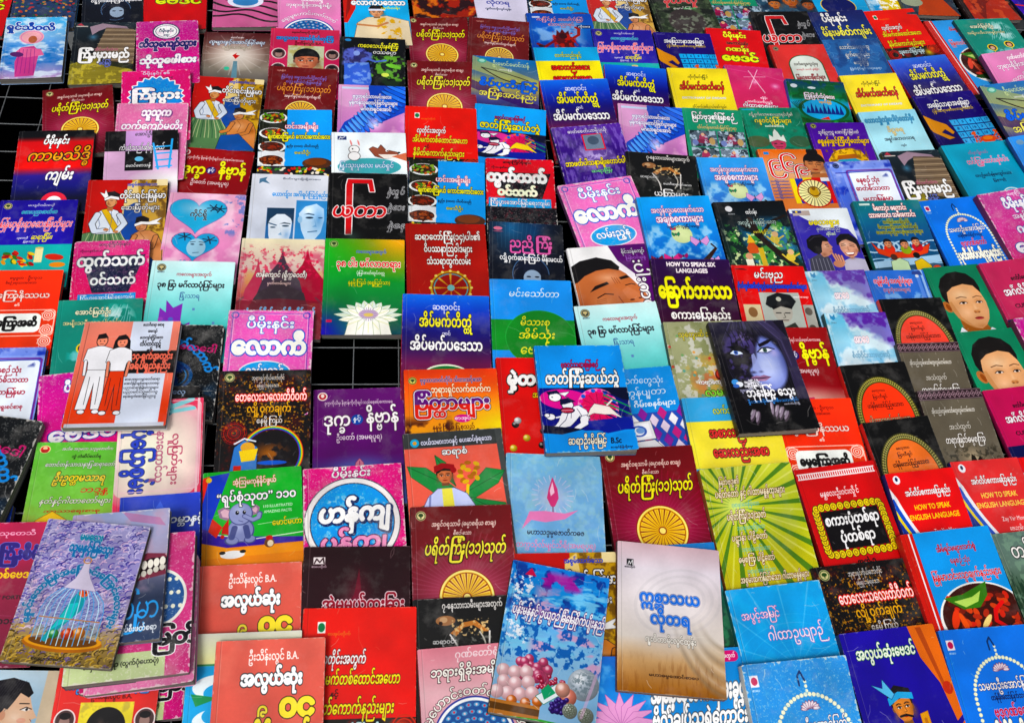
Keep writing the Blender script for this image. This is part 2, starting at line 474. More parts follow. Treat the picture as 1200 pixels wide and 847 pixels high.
@design(bg='#6b0f16', spine='#3a0a0c', q=0.94)
def c_thoke(c):
    c.bg((0, '#6a0e14'), (.6, '#7c1220'), (1.45, '#4c0812')); c.glow(.5, .92, .75, '#b84a78', .75, .65, p=1.1)
    c.rays(.5, .92, 60, '#e8b0c8', .15, .25, .62, .22); c.logo(.1, .1, .05, '#e8d8a0')
    c.T('အရှင်ဝရသာမိ (ဓမ္မာစရိယ စာချ)', .52, .2, .068, '#f4e6d8', wd=.64, b=.03).T('စီစဉ်သော', .5, .3, .055, '#f4e6d8', wd=.18)
    c.wheel(.52, .97, .27)
    c.T('ပရိတ်ကြီး(၁၁)သုတ်', .52, .47, .19, '#f6ec40', wd=.8, b=.03, out='#2a0606', ow=.05)


@design(bg='#6a1014', spine='#3a0a0c', q=0.92)
def c_thoke_plain(c):
    c.rr(.1, .07, .28, .11, .01, '#8a2028', ring=.003).T('ကျမ်းမြတ်', .18, .09, .03, '#e8c0b0')
    c.T('မြတ်ဗုဒ္ဓ အနုဿတိပါဠိတော်နှင့်', .52, .22, .075, '#7a70c8', wd=.66, b=.03).T('ဝတ္ထုကြောင်းမြန်မာပြန်', .52, .32, .07, '#7a70c8', wd=.52, b=.03)
    c.T('ပရိတ်ကြီး(၁၁)သုတ်', .53, .47, .17, '#f0a838', wd=.78, b=.0).T('အနက်နှင့်ဓာတ်ထွက်ချက်', .52, .63, .065, '#f8f0e8', wd=.52, b=.03)
    c.wheel(.52, .97, .24, line='#6a1010')


@design(bg='#e01818', spine='#101018', W=320)
def c_kama(c):
    c.bg((0, '#04060c'), (.13, '#06070e'), (.25, '#d01018'), (.8, '#e8201c'), (.97, '#30208c'), (1.2, '#181878'), (1.45, '#0a0c30'))
    c.T('ပီမိုးနင်း', .5, .24, .2, '#fff', wd=.34, b=.05, out='#111', ow=.04)
    c.T('ကာမသိဒ္ဓိ', .55, .57, .3, '#f0a81c', wd=.82, b=.03, out='#100804', ow=.06)
    c.T('ကျမ်း', .58, .98, .28, '#fff', wd=.36, b=.05, out='#101030', ow=.03).e(.55, 1.52, .17, .17, '#e03048').e(.55, 1.52, .1, .1, '#fff')


@design(bg='#3024a0', spine='#15104a')
def c_medicine(c):
    c.bg((0, '#2a2098'), (.9, '#3830b0')); c.r(0, .9, 1, 1.5, '#16b4b0').logo(.11, .12, .055, '#d8c890')
    c.T('မယျင်ဝမ်းပေါ့', .53, .11, .055, '#d8d8e0', wd=.34, b=.03).T('ဆေးပညာဓာတ်စာ', .52, .25, .1, '#1c9ab8', wd=.46, b=.03, out='#bfe6f0', ow=.03)
    c.T('မြန်မာ့ရိုးရာဆေးမြီးတိုများ', .5, .5, .19, '#f0364a', wd=.92, b=.0, out='#ffe0e4', ow=.05)
    c.T('ဆရာငြိမ်း', .6, .76, .12, '#f4e83c', wd=.27, b=.03).T('သုတေသီ', .36, .77, .045, '#fff', wd=.14).T('ပြုစုသည်', .45, .84, .04, '#fff', wd=.14)
    for k in range(26):
        c.e(.15 + .4 * c.rng.random(), 1.05 + .25 * c.rng.random(), .05, .025, hx(['#d82818', '#e8a020', '#3a7a20', '#b01818', '#f0d020'][k % 5]), c.rng.random() * 90)
    c.e(.8, 1.15, .12, .06, '#d03018', 10).r(.55, .96, .65, 1.25, '#f0e8b0').e(.6, .97, .05, .02, '#d8c880').e(.85, 1.3, .1, .05, '#e89020')


@design(bg='#f03a20', spine='#c02010')
def c_karma(c):
    c.bg((0, '#f0432a'), (1.45, '#e83018')); c.T('ဓမ္မဒူတ - ဦးကုသ', .55, .15, .06, '#8a1a10', wd=.4, b=.03).T('စီစဉ်ရေးသားအပ်သော', .5, .24, .055, '#8a1a10', wd=.38, b=.03)
    c.T('ဓမ္မကြောနိဿယ', .48, .48, .14, '#fbd8d0', wd=.8, b=.03, out='#5a1008', ow=.03).T('၏', .5, .65, .06, '#f8e8e0')
    c.r(.06, .76, .96, 1.42, '#e04830').rr(.02, .74, .98, 1.2, .05, '#f8c8b8', ring=.008)
    for sx in (.1, .9):
        for sy in (.84, 1.1, 1.3):
            for r_ in (.07, .045, .02): c.e(sx, sy, r_, r_, '#fbe0d4', ring=.006)
            c.star(sx, sy, .09, .07, 9, None, out='#fbe0d4', ow=.003)
    c.rr(.12, .8, .82, 1.14, .08, '#f2f6f2'); c.T('ဓမ္မကြောအဆိ', .47, .98, .17, '#101010', wd=.62, b=.05).e(.62, .13, .05, .06, '#c0c8c0', al=0)


@design(bg='#7f94e0', wear=.3)
def c_frame(c):
    c.bg((0, '#8aa0e8'), (.7, '#5a78d8'), (1.45, '#6070d0')); c.cloud('#d0d8f8', 4, .45, .8, .9).cloud('#2a3cb0', 5, .6, .85, .8)
    c.rr(.3, .24, .95, 1.35, .05, '#e8f0fa').rr(.27, .2, .97, 1.4, .05, '#7a3a98', ring=.014).rr(.22, .17, 1.0, 1.43, .06, '#9ab0f0', ring=.02, al=.7)
    c.logo(.14, .09, .05, '#506090', '#202850'); c.cloud('#283890', 6, .6, .8, .8, c.reg(.75, .08, 1, .35, .05)).l([(.1, .25), (.95, .22)], .02, '#34389c', .8)
    c.T('နေ့စဉ်သုံး', .55, .42, .13, '#a83048', wd=.36, b=.04).T('ဓာတ်ဓိသာထာ', .58, .6, .12, '#a83048', wd=.52, b=.04)
    c.T('မဟာမြန်မာ', .6, .82, .12, '#a83048', wd=.46, b=.04).T('လက်ရွေးစင်စာစု', .6, 1.08, .09, '#a83048', wd=.46, b=.04)


@design(bg='#0e1216', wear=.8, spine='#26282c', R=1.4)
def c_blackarc(c):
    c.T('နတ်ဆတ်ထောက်', .2, .95, .17, '#1888d8', b=.05, arc=.68, ang=28).T('လေဒေါ်', .7, .42, .15, '#c03070', b=.03, ang=8)
    c.e(.35, .9, .3, .26, '#164a80', ring=.02).e(.35, .9, .24, .2, '#2c78b8', ring=.008).cloud('#1c3a80', 6, .5, .7, .9, c.reg(.1, .65, .6, 1.1, .1))
    c.cloud('#24405a', 5, .5, .8, .7, c.reg(0, 1, 1, 1.4, .15)).r(.05, 1.15, .95, 1.16, '#888').wear(.2)


@design(bg='#1c3c90', wear=.3)
def c_deepblue(c):
    c.bg((0, '#3a5ab0'), (.3, '#1438a8'), (1.45, '#081858')); c.glow(.5, .5, .45, '#4a9af0', .8)
    for k in range(9): c.e(.1 + c.rng.random() * .8, .1 + c.rng.random(), .08, .05, '#5a90e0', 40 * k, ring=.006)
    c.T('သူတော်စင်', .7, .3, .15, '#e8eef8', wd=.5, out='#102050', ow=.04)


@design(bg='#a80c4c', wear=.4)
def c_fortune(c):
    c.bg((0, '#b81050'), (1.45, '#7a0838')); c.T('ဗေဒင်သုတေသီ', .6, .14, .07, '#f0b0c8', wd=.6).T('လက်ကြိုးစီမံ', .62, .4, .19, '#2a1878', wd=.7, b=.06, out='#7088e0', ow=.03)
    c.T('ခေတ်သစ်ဗေဒင်', .62, .65, .12, '#f4d020', wd=.66, b=.04).T('CURRENT FORTUNE', .65, .92, .06, '#200818', wd=.6, b=.03).T('၂၀၁၁', .7, 1.2, .1, '#200818')


@design(bg='#a8c8e0', wear=.3, spine='#182850')
def c_ladyphoto(c):
    c.bg((0, '#c8dce8'), (.8, '#9ec4e0')); c.r(.84, 0, 1, 1.45, '#d8c8b0')
    c.p([(.3, .62), (.5, .75), (.52, 1.0), (.2, 1.05)], '#d0a488').p([(.1, 1.0), (.3, .92), (.52, 1.0), (.7, 1.1), (.85, 1.5), (.02, 1.5)], '#e0bca0').glow(.3, 1.05, .2, '#f4dcc8', .8)
    c.p([(.42, .2), (.6, .2), (.7, .3), (.74, .42), (.77, .5), (.84, .62), (.78, .65), (.79, .7), (.77, .73), (.78, .78), (.74, .86), (.6, .88), (.46, .82), (.4, .6)], '#e8c4a8').glow(.6, .62, .15, '#f8e0cc', .8).glow(.52, .82, .14, '#b8846c', .7).e(.68, .66, .05, .035, '#e8a090', al=.5)
    c.p([(.1, .6), (.12, .36), (.26, .16), (.48, .1), (.66, .16), (.74, .3), (.7, .36), (.6, .3), (.55, .42), (.5, .52), (.46, .5), (.42, .64), (.38, .8), (.3, .86), (.2, .8)], '#16141a')
    for k in range(12): c.l([(.3 + .03 * k, .14), (.2 + .03 * k, .4), (.22 + .015 * k, .75)], .006, '#3c3a48', .7)
    c.e(.46, .6, .035, .06, '#d8a488').l([(.62, .44), (.72, .44)], .014, '#241c1c').p([(.64, .52), (.7, .49), (.75, .52), (.7, .54)], '#f4f0ec').e(.71, .515, .014, .018, '#181010').l([(.64, .52), (.7, .485), (.76, .51)], .01, '#181010').l([(.71, .76), (.78, .75)], .022, '#b84850').l([(.77, .64), (.79, .67)], .008, '#a06850')
    c.p([(.7, .84), (.8, .78), (.92, .9), (.88, 1.1), (.72, 1.16), (.66, .98)], '#ddb498').l([(.74, .86), (.86, .9)], .008, '#a87860').l([(.72, .92), (.86, .98)], .008, '#a87860').p([(.0, 1.25), (.3, 1.1), (.6, 1.2), (.85, 1.4), (.85, 1.5), (0, 1.5)], '#d4dce8')


def _bedin(c, big='ဗေဒင်', mid='အကောင်းဆုံး'):
    c.T('ဆရာကြီး', .5, .06, .06, '#200', wd=.25).T('ပီမိုးနင်း', .5, .2, .16, '#f6ee40', wd=.42, b=.05, out='#301000', ow=.04)
    c.T(mid, .52, .42, .12, '#200808', wd=.4, b=.03, out='#f0c8a0', ow=.02).T('ဂဏန်း', .5, .6, .16, '#f6ee40', wd=.42, b=.05, out='#203000', ow=.05)
    c.T(big, .52, .86, .26, '#e4f020', wd=.66, b=.06, out='#203000', ow=.06)


@design(bg='#d81820', spine='#a01010')
def c_bedin(c): _bedin(c)


@design(bg='#cc1018', spine='#8a0c10')
def c_bedin_best(c):
    c.T('အကောင်းဆုံး', .5, .55, .17, '#d8e040', wd=.86, b=.03, out='#402000', ow=.04).T('ဗေဒင်', .55, .82, .3, '#e4f020', wd=.74, b=.05, out='#203000', ow=.05)
    c.T('မြန်မာ့', .5, .25, .14, '#fff')


@design(bg='#d02890', wear=.9, R=1.5, q=1.0)
def c_sithu(c):
    c.bg((0, '#c83898'), (1.45, '#d81880')); c.e(.48, .25, .22, .19, '#203058').e(.48, .25, .2, .17, '#fff').e(.48, .25, .17, .14, '#203058', ring=.004)
    c.rays(.48, .25, 30, '#203058', .2, .2, .215); c.T('ပီမိုးနင်း', .48, .24, .08, '#283858', wd=.24).T('ရေး', .48, .34, .06, '#283858')
    c.T('သိသူကျော်သွား', .5, .56, .2, '#201868', wd=.92, b=.06, out='#f8f0f8', ow=.05).T('သိုသူဖေါ်စား', .5, .95, .2, '#fff', wd=.9, b=.06, out='#201868', ow=.05)
    c.cloud('#e070b8', 30, .6, .95, .3)


@design(bg='#d81870', wear=.8)
def c_kyi(c):
    c.T('ပီမိုးနင်း ၏', .5, .07, .08, '#c8e0e8', wd=.4).T('သူမတူထူးခြားစာစု', .5, .17, .06, '#500830', wd=.5)
    c.star(.5, .62, .4, .35, 22, '#1890e0', out='#fff', ow=.02); c.T('ကြီးပွား', .5, .6, .26, '#fff', wd=.7, b=.07, out='#102a60', ow=.05)
    c.cloud('#e878b0', 30, .6, .95, .3)


@design(bg='#e080b0', wear=.8)
def c_thuthuka(c):
    c.T('သူ့သူက', .55, .22, .22, '#f8f0f8', wd=.42, b=.08, out='#8a4080', ow=.05, sh='#70408a').T('တက်ကျော်မတိုး', .5, .52, .2, '#f8f0f8', wd=.86, b=.06, out='#8a4080', ow=.04)
    c.cloud('#f0b8d0', 30, .55, .95, .3)


@design(bg='#dab0d4', wear=.3, spine='#1c1820')
def c_ladder(c):
    c.r(0, 0, .28, .43, '#08080c').r(.28, 0, .64, .43, '#cc9cd8').r(.64, 0, 1, .43, '#08080c').r(.28, .43, .66, .84, '#08080c')
    c.T('အောင်ဦး', .52, .08, .1, '#404048', wd=.24, b=.03).T('ကံယုံသည်ဆိုရာဝယ်', .5, .37, .15, '#fff', wd=.62, b=.02, out='#282030', ow=.04)
    c.e(.47, .6, .06, .05, '#6ac0e8').T('မောင်စောသန့်', .46, .74, .08, '#fff', wd=.34, b=.04)
    c.l([(.66, .28), (.73, .82)], .03, '#28a8e8').l([(.92, .2), (.88, .8)], .03, '#28a8e8')
    for k in range(4): c.l([(.68 + k * .008, .36 + k * .14), (.91, .34 + k * .14)], .03, '#28a8e8')
    c.glow(.9, 1.05, .6, '#f0f0f0', 1, .25, p=.6)


@design(bg='#c01c18', spine='#181410')
def c_twomen(c):
    c.r(.55, 0, 1, 1.45, '#c8a040'); c.p([(.5, .1), (.62, 0), (.66, .5), (.6, 1.1), (.42, 1.1)], '#e8d090').cloud('#6a4a18', 12, .5, .7, .8, c.reg(.62, .0, 1, 1, .02)).e(.62, .95, .1, .5, '#1c60b8')
    c.p([(.48, .55), (.6, .45), (.7, .7), (.66, 1.15), (.46, 1.15)], '#2050a0').p([(.86, 0), (1, 0), (1, .12), (.86, .12)], '#f0e0b0')
    O = '#1a1418'
    def limb(pts, w_, col): c.l(pts, w_ + .014, O).l(pts, w_, col)
    # standing man in a white jacket
    c.p([(.0, 1.02), (.2, .96), (.44, 1.0), (.56, 1.2), (.6, 1.45), (-.05, 1.45)], '#5c8458', out=O)
    for k in range(12): c.l([(.08 + .035 * k, 1.02), (.02 + .05 * k, 1.25 + .02 * (k % 3)), (.0 + .055 * k, 1.45)], .009, ['#c8d8a0', '#284c38', '#e0d8b0'][k % 3], .85)
    c.p([(.13, .66), (.22, .57), (.3, .55), (.4, .6), (.46, .72), (.45, .9), (.4, 1.02), (.16, 1.03), (.12, .9)], '#e4ecf6', out=O)
    c.p([(.2, .58), (.27, .56), (.43, .92), (.38, 1.0)], '#e0b820', out=O, ow=.004).l([(.32, .58), (.34, .75), (.32, 1.0)], .006, '#5c6c90').l([(.17, .72), (.2, .86), (.16, 1.0)], .008, '#8494b8').l([(.4, .7), (.42, .84)], .008, '#8494b8')
    limb([(.16, .66), (.1, .84), (.14, .98), (.26, .96)], .075, '#dce6f4'); limb([(.43, .68), (.5, .84), (.42, .98)], .07, '#dce6f4'); c.e(.28, .95, .035, .025, '#c88858').e(.4, .99, .035, .025, '#c88858')
    c.p([(.27, .5), (.34, .5), (.34, .6), (.27, .6)], '#b07444').e(.31, .43, .07, .105, O).e(.31, .43, .062, .097, '#d49c6c').glow(.28, .46, .04, '#a86838', .8).l([(.3, .4), (.33, .4)], .007, O).l([(.24, .4), (.27, .4)], .007, O).l([(.28, .42), (.27, .46), (.29, .465)], .006, '#7c4424').l([(.27, .49), (.31, .49)], .008, '#802820').e(.37, .44, .014, .03, '#c08454')
    c.p([(.23, .34), (.25, .24), (.34, .22), (.41, .28), (.4, .36), (.32, .31)], O).p([(.22, .37), (.3, .31), (.4, .34), (.41, .39), (.3, .36), (.23, .4)], '#f4f4f4', out=O, ow=.003).p([(.23, .36), (.16, .24), (.22, .27), (.23, .19), (.27, .32)], '#f4f4f4', out=O, ow=.003)
    # seated man
    c.p([(.6, 1.06), (.7, .98), (.82, .98), (.92, 1.06), (.98, 1.25), (1.0, 1.45), (.55, 1.45)], '#d4905c', out=O).glow(.74, 1.15, .14, '#f0bc90', .9).glow(.92, 1.25, .12, '#98582c', .8).l([(.7, 1.02), (.76, 1.12), (.72, 1.3)], .006, '#8c5028')
    limb([(.64, 1.08), (.58, 1.26), (.5, 1.3)], .06, '#cc8854'); limb([(.9, 1.1), (.86, 1.3), (.7, 1.38)], .06, '#cc8854'); c.p([(.5, 1.38), (.75, 1.34), (1.0, 1.4), (1.0, 1.45), (.45, 1.45)], '#2858a0', out=O)
    c.e(.71, .9, .075, .1, O).e(.71, .9, .066, .092, '#d49464').glow(.68, .94, .04, '#a86438', .8).l([(.66, .88), (.69, .88)], .007, O).l([(.73, .88), (.76, .88)], .007, O).l([(.7, .9), (.69, .93)], .006, '#7c4424').l([(.68, .96), (.73, .955)], .008, '#802820')
    c.p([(.63, .84), (.64, .73), (.72, .7), (.8, .75), (.8, .84), (.72, .8)], O).p([(.62, .86), (.7, .81), (.8, .82), (.96, .74), (.9, .82), (.95, .86), (.82, .87), (.72, .86), (.63, .9)], '#f4f4f4', out=O, ow=.003)
    c.T('အစွမ်းထက်သော', .68, .1, .075, '#4858c8', wd=.38, b=.04).T('တိုင်းရင်းမြန်မာ', .7, .32, .16, '#fff', wd=.58, b=.03, out='#181010', ow=.06)
    c.T('ဆေးမြီးတိုများ', .68, .55, .12, '#fff', wd=.48, b=.02, out='#181010', ow=.06)


@design(bg='#e04890', wear=.8, spine='#25202a')
def c_htwet(c):
    c.bg((0, '#e05898'), (1, '#e02868')); c.p([(.1, .3), (.95, .3), (.75, 1.02), (.28, 1.02)], '#1c2040')
    c.T('ဆရာကြီးပီမိုးနင်း', .53, .08, .075, '#301030', wd=.42, b=.03, out='#f8d0e0', ow=.02).T('ဘိုးဇဝန၏လောကီ', .25, .2, .05, '#401030', wd=.34)
    c.T('ထွက်သက်', .5, .42, .3, '#f0f6f4', wd=.9, b=.06, out='#1c2040', ow=.03).T('ဝင်သက်', .54, .8, .24, '#f0f6f4', wd=.6, b=.06, out='#1c2040', ow=.03)
    c.r(.1, 1.04, .85, 1.2, '#2a9ae0').T('ကြီးပွားအောင်မြင်ရေးကျမ်း', .48, 1.12, .09, '#fff', wd=.7, b=.02); c.cloud('#f490b8', 30, .6, .95, .3)


@design(bg='#d81828', wear=.7, spine='#1a1014')
def c_htwet_red(c):
    c.p([(.1, .3), (.95, .3), (.78, .95), (.3, .95)], '#101018'); c.p([(0, 1.0), (1, 1.05), (1, 1.5), (0, 1.5)], '#101018').p([(.4, .95), (1.1, .8), (1.1, 1.6), (.7, 1.6)], '#101018', .0)
    c.T('ဆရာကြီးပီမိုးနင်း', .46, .08, .07, '#200810', wd=.42, b=.03).T('ဘိုးဇဝန၏လောကီ', .25, .2, .05, '#401018', wd=.34)
    c.T('ထွက်သက်', .45, .42, .3, '#f6faf8', wd=.88, b=.06, out='#101018', ow=.03).T('ဝင်သက်', .45, .74, .22, '#f0f6d8', wd=.58, b=.06, out='#101018', ow=.03)
    c.r(.03, .86, .93, 1.05, '#2aa8e8').T('ကြီးပွားအောင်မြင်ရေးကျမ်း', .48, .96, .12, '#fff', wd=.86, b=.02, out='#1860a0', ow=.03); c.cloud('#f04858', 30, .62, .95, .3)


@design(bg='#128878', spine='#0c3c38')
def c_aung(c):
    c.cloud('#f4fafa', 9, .42, .62, .9, np.clip(1 - np.hypot((c.X - .68) / .26, (c.Y - .36) / .3), 0, 1) ** .5)
    for k in range(12): c.l([(.45 + .04 * k, .6 - .02 * (k % 3)), (.66 + .02 * k, .1 + .1 * (k % 4))], .008, '#d8e8f0', .6)
    c.T('အောင်မြတ်ဦး', .42, .22, .11, '#f0f0d0', wd=.42, b=.03, out='#203028', ow=.04).T('အမျိုးသမီးဘဝနှင့်လမ်း', .42, .4, .085, '#f0e8b0', wd=.68, b=.02, out='#203028', ow=.03)
    for x, y in ((.35, .82), (.68, .75), (.52, 1.1)):
        c.e(x, y, .085, .095, '#f0d020').e(x, y, .065, .075, '#30201c').e(x, y + .01, .04, .05, '#d8a080').l([(x, y + .1), (x, y + .22)], .012, '#f0d020').l([(x - .05, y + .16), (x + .05, y + .16)], .012, '#f0d020')
    c.cloud('#a0e0e8', 7, .55, .7, .7, c.reg(.2, .85, 1, 1.45, .1))


@design(bg='#d8389c', wear=.85, spine='#5a1840')
def c_ganan(c):
    c.bg((0, '#cc48a0'), (.7, '#d02c90'), (1.45, '#d8287c')); c.T('ဆရာကြီး', .55, .08, .07, '#f0e0f0', wd=.22).T('ပီမိုးနင်း', .53, .27, .2, '#f6f6fa', wd=.46, b=.06, out='#2038a0', ow=.05)
    c.T('အနှစ်ချုပ်', .54, .5, .12, '#f8f4f8', wd=.4, b=.03, out='#602070', ow=.03).T('ဂဏန်း', .53, .74, .2, '#f6f6fa', wd=.46, b=.06, out='#2038a0', ow=.05)
    c.T('ဗေဒင်', .53, 1.06, .3, '#f6f6fa', wd=.8, b=.06, out='#2038a0', ow=.05); c.cloud('#e880c0', 30, .6, .95, .3)


@design(bg='#68c040', wear=.25, spine='#2c6020', W=320, q=0.72)
def c_uttama(c):
    c.bg((0, '#62bc3c'), (1, '#80c848'), (1.45, '#b0b850')).cloud('#8cd860', 8, .5, .8, .5); c.e(.1, .12, .055, .06, '#d82820').e(.1, .12, .055, .06, '#f0e0a0', ring=.006).e(.1, .1, .025, .03, '#f0d0a0').e(.1, .15, .04, .03, '#b01818')
    c.T('အဘိဓ အဂ္ဂမဟာ သဒ္ဓမ္မဇောတိက', .56, .12, .062, '#fff', wd=.56, b=.03, out='#1a3010', ow=.03).T('ဘွဲ့ တံဆိပ်တော်ရ', .56, .25, .065, '#1a2010', wd=.32)
    c.T('တောင်တန်းသာသနာပြုဆရာတော်ကြီး', .55, .39, .085, '#fff', wd=.84, b=.03, out='#1a3010', ow=.04)
    c.T('ဦးဥတ္တမသာရ', .52, .62, .16, '#f0d838', wd=.56, b=.05, out='#203008', ow=.05).T('ဘဒ္ဒန္တ', .7, .82, .12, '#d81818', wd=.3, b=.03)
    c.T('နတ်နှင့်ဂါထာတော်များ', .52, 1.0, .11, '#f8f8e8', wd=.76, b=.03, out='#1a3010', ow=.04).T('ဘာသာရေးစာစု', .5, 1.16, .06, '#c02818', wd=.6)
    c.p([(.1, 1.5), (.14, 1.3), (.3, 1.16), (.46, 1.3), (.5, 1.5)], '#f0c830', out='#a05010').p([(.2, 1.5), (.3, 1.28), (.42, 1.5)], '#b03018')


@design(bg='#c86a98')
def c_zebra(c):
    for k in range(9):
        y = .05 + k * .16
        c.l([(x / 10, y + .07 * math.sin(x * .7 + k) + .02 * x) for x in range(0, 11)], .05, '#1a1018')
    c.r(0, 0, .3, 1.4, '#c86a98', 0).p([(.38, 0), (.62, 0), (.68, .7), (.34, .7)], '#5898c8', .9).e(.5, .95, .28, .2, '#e0e0f0').e(.5, .95, .2, .14, '#4888c0')
    c.T('အရှိုင်းတွင်အရက်', .5, .62, .19, '#fff', wd=.7, b=.04, out='#302030', ow=.06).T('မောင်သိန်းဆိုင်', .5, .82, .1, '#fff', wd=.3, out='#302030')


@design(bg='#5c3438', spine='#1c1214')
def c_candle(c):
    c.bg((0, '#541c20'), (.4, '#785850'), (1.0, '#8c8478'), (1.45, '#545050')); c.glow(.5, .62, .45, '#fff8ee', 1, .48, p=.8)
    c.T('မောင်အေး', .5, .14, .06, '#fff', wd=.2).T('လူများနှင့်အောင်မြင်ရေး', .5, .28, .12, '#e8f0f8', wd=.84, b=.03, out='#405070', ow=.06).T('စည်းကမ်းချက်', .5, .43, .1, '#e8e0d0', wd=.44, b=.03, out='#605040', ow=.05)
    c.rays(.5, .6, 18, '#fff', .08, .1, .5, .35)
    c.p([(.47, .8), (.53, .8), (.55, 1.45), (.44, 1.45)], '#6890a0').p([(.45, .64), (.52, .56), (.5, .62), (.56, .64), (.5, .74)], '#d02020').e(.38, 1.0, .04, .05, '#50c0a0')


def _dukkha(c, num='#f4ec30', pe='#2a2070'):
    c.e(.1, .11, .055, .055, '#f4e8e0').e(.1, .11, .04, .04, '#c03040').e(.1, .1, .02, .03, '#f8e8e0')
    c.T('ဒုက္ခကိုသိမှ နိဗ္ဗာန်ကိုလိုချင်သည်စေ့စပ်စကားရေ', .5, .22, .065, '#f8f0f0', wd=.76, b=.02)
    c.T('ဒုက္ခ', .26, .49, .27, num, wd=.3, b=.04, out='#181008', ow=.02).e(.48, .48, .065, .065, pe).T('နှင့်', .48, .47, .08, '#fff', wd=.09)
    c.T('နိဗ္ဗာန်', .76, .46, .27, num, wd=.36, b=.04, out='#181008', ow=.02).T('ဦးတော် (အမရပူရ)', .5, .75, .1, '#f8f0f0', wd=.5, b=.02)


@design(bg='#a01418', spine='#401010')
def c_dukkha(c):
    c.bg((0, '#9c1216'), (1.0, '#90101a'), (1.3, '#d8a090')); _dukkha(c); c.glow(.55, 1.35, .5, '#f8e0d0', .9).p([(.4, 1.45), (.5, 1.2), (.6, 1.18), (.7, 1.45)], '#c84068')


@design(bg='#602070', spine='#2a1038')
def c_dukkha_purple(c):
    c.bg((0, '#6c2678'), (1.0, '#5a1c68'), (1.45, '#4858a0')); c.glow(.5, 1.3, .5, '#68a0d8', 1, .4); _dukkha(c, '#fdf8fa', '#1c50a8')
    c.p([(.38, 1.45), (.46, 1.12), (.5, 1.06), (.54, 1.12), (.62, 1.45)], '#c88098', out='#802048', ow=.004).l([(.5, 1.1), (.5, 1.4)], .008, '#902858')


@design(bg='#e8a8c8', wear=.25, spine='#302838')
def c_heart(c):
    c.bg((0, '#e8b0cc'), (1.45, '#e090c0')).cloud('#f8d8e8', 4, .4, .8, .8).cloud('#7088c8', 14, .6, .75, .8, c.reg(.75, 0, 1.1, .8, .1))
    def ht(cx, cy, k, col, out): c.p([(cx + k * 16 * math.sin(t) ** 3 / 16, cy - k * (13 * math.cos(t) - 5 * math.cos(2 * t) - 2 * math.cos(3 * t) - math.cos(4 * t)) / 16) for t in np.linspace(0, 6.28, 40)], col, out=out, ow=.008)
    ht(.4, .4, .37, '#58b4dc', '#8c6cb0'); c.glow(.4, .3, .3, '#b8e0f0', .8, .2); ht(.42, 1.0, .3, '#50a8d8', '#a04080')
    for x, y, a in ((.6, .28, 0), (.68, .3, .9), (.28, .85, .5), (.6, .9, 1.4)):
        for k in range(6): c.l([(x, y), (x + .09 * math.cos(k + a), y + .07 * math.sin(k + a))], .016, '#1c3048')
    c.T('ကိုင်ရှို', .42, .42, .14, '#101018', wd=.24, b=.03, out='#d8f0f8', ow=.03); c.e(.44, 1.05, .12, .17, '#a8d0e4').e(.39, .99, .025, .012, '#183048').e(.5, .99, .025, .012, '#183048').l([(.41, 1.15), (.48, 1.14)], .012, '#386080').l([(.36, .95), (.42, .94)], .01, '#183048').l([(.47, .94), (.53, .95)], .01, '#183048')
    c.T('လူငယ်စိတ်ပညာစာစု', .4, 1.34, .07, '#2878c0', wd=.6)


@design(bg='#c0f0f0', wear=.1, spine='#18242c')
def c_kids(c):
    c.bg((0, '#d8f8f8'), (.5, '#a8ecec'), (1.1, '#58ccc8'), (1.45, '#30a8b0')); c.logo(.12, .12, .055, '#404840', '#d8c890').T('စာပေ', .12, .2, .035, '#405060')
    c.T('ကလေးများအတွက်', .52, .24, .075, '#b04050', wd=.42, b=.02).T('၃၈ ဖြာ မင်္ဂလာပုံပြင်များ', .5, .43, .12, '#181420', wd=.8, b=.03).T('ဖြိုးသာရ', .5, .62, .1, '#20408c', wd=.24, b=.0)
    for x, y, q in ((.3, .95, 1.3), (.45, 1.2, .9)):
        c.p([(x - .1 * q, y + .3 * q), (x - .1 * q, y - .1 * q), (x - .04 * q, y - .04 * q), (x - .05 * q, y - .2 * q), (x + .02 * q, y - .1 * q), (x + .1 * q, y - .16 * q), (x + .1 * q, y + .3 * q)], '#8838b8')
        for k in range(6): c.e(x - .08 * q + .03 * k * q, y + .05 * q + .05 * (k % 3), .03, .03, '#5c70c8' if k % 2 else '#a048c0')
    c.r(.17, 1.15, .5, 1.28, '#7a40b8').r(.55, .82, .58, .86, '#6890c8').r(.8, 1.05, .83, 1.09, '#6890c8')


@design(bg='#e02858', wear=.3)
def c_plastic(c):
    c.bg('#e83864'); c.rr(.0, .1, .93, 1.5, .12, '#f0b8c0'); c.glow(.35, .85, .7, '#f4f8e0', 1, .85, p=.45)
    c.e(.55, .15, .1, .13, '#68b8c8').e(.55, .2, .06, .06, '#101820').l([(.62, .12), (.86, .02)], .07, '#8cd8e0').l([(.62, .2), (.88, .16)], .06, '#8cd8e0')
    c.T('ပုံပြောစွမ်း', .25, .95, .28, '#2848c8', b=.04, ang=90, wd=1.0, out='#102048', ow=.03).T('နားထောင်သူ', .5, .9, .14, '#c06888', ang=90, wd=.8).T('လူပြတ်များ', .68, .95, .12, '#b8385c', ang=90, wd=.8, b=.03, out='#f8e0e0', ow=.03)
    c.rr(.03, .03, .97, 1.42, .08, '#f8d0d8', ring=.006).r(.93, 0, .96, 1.45, '#f8c8d0')


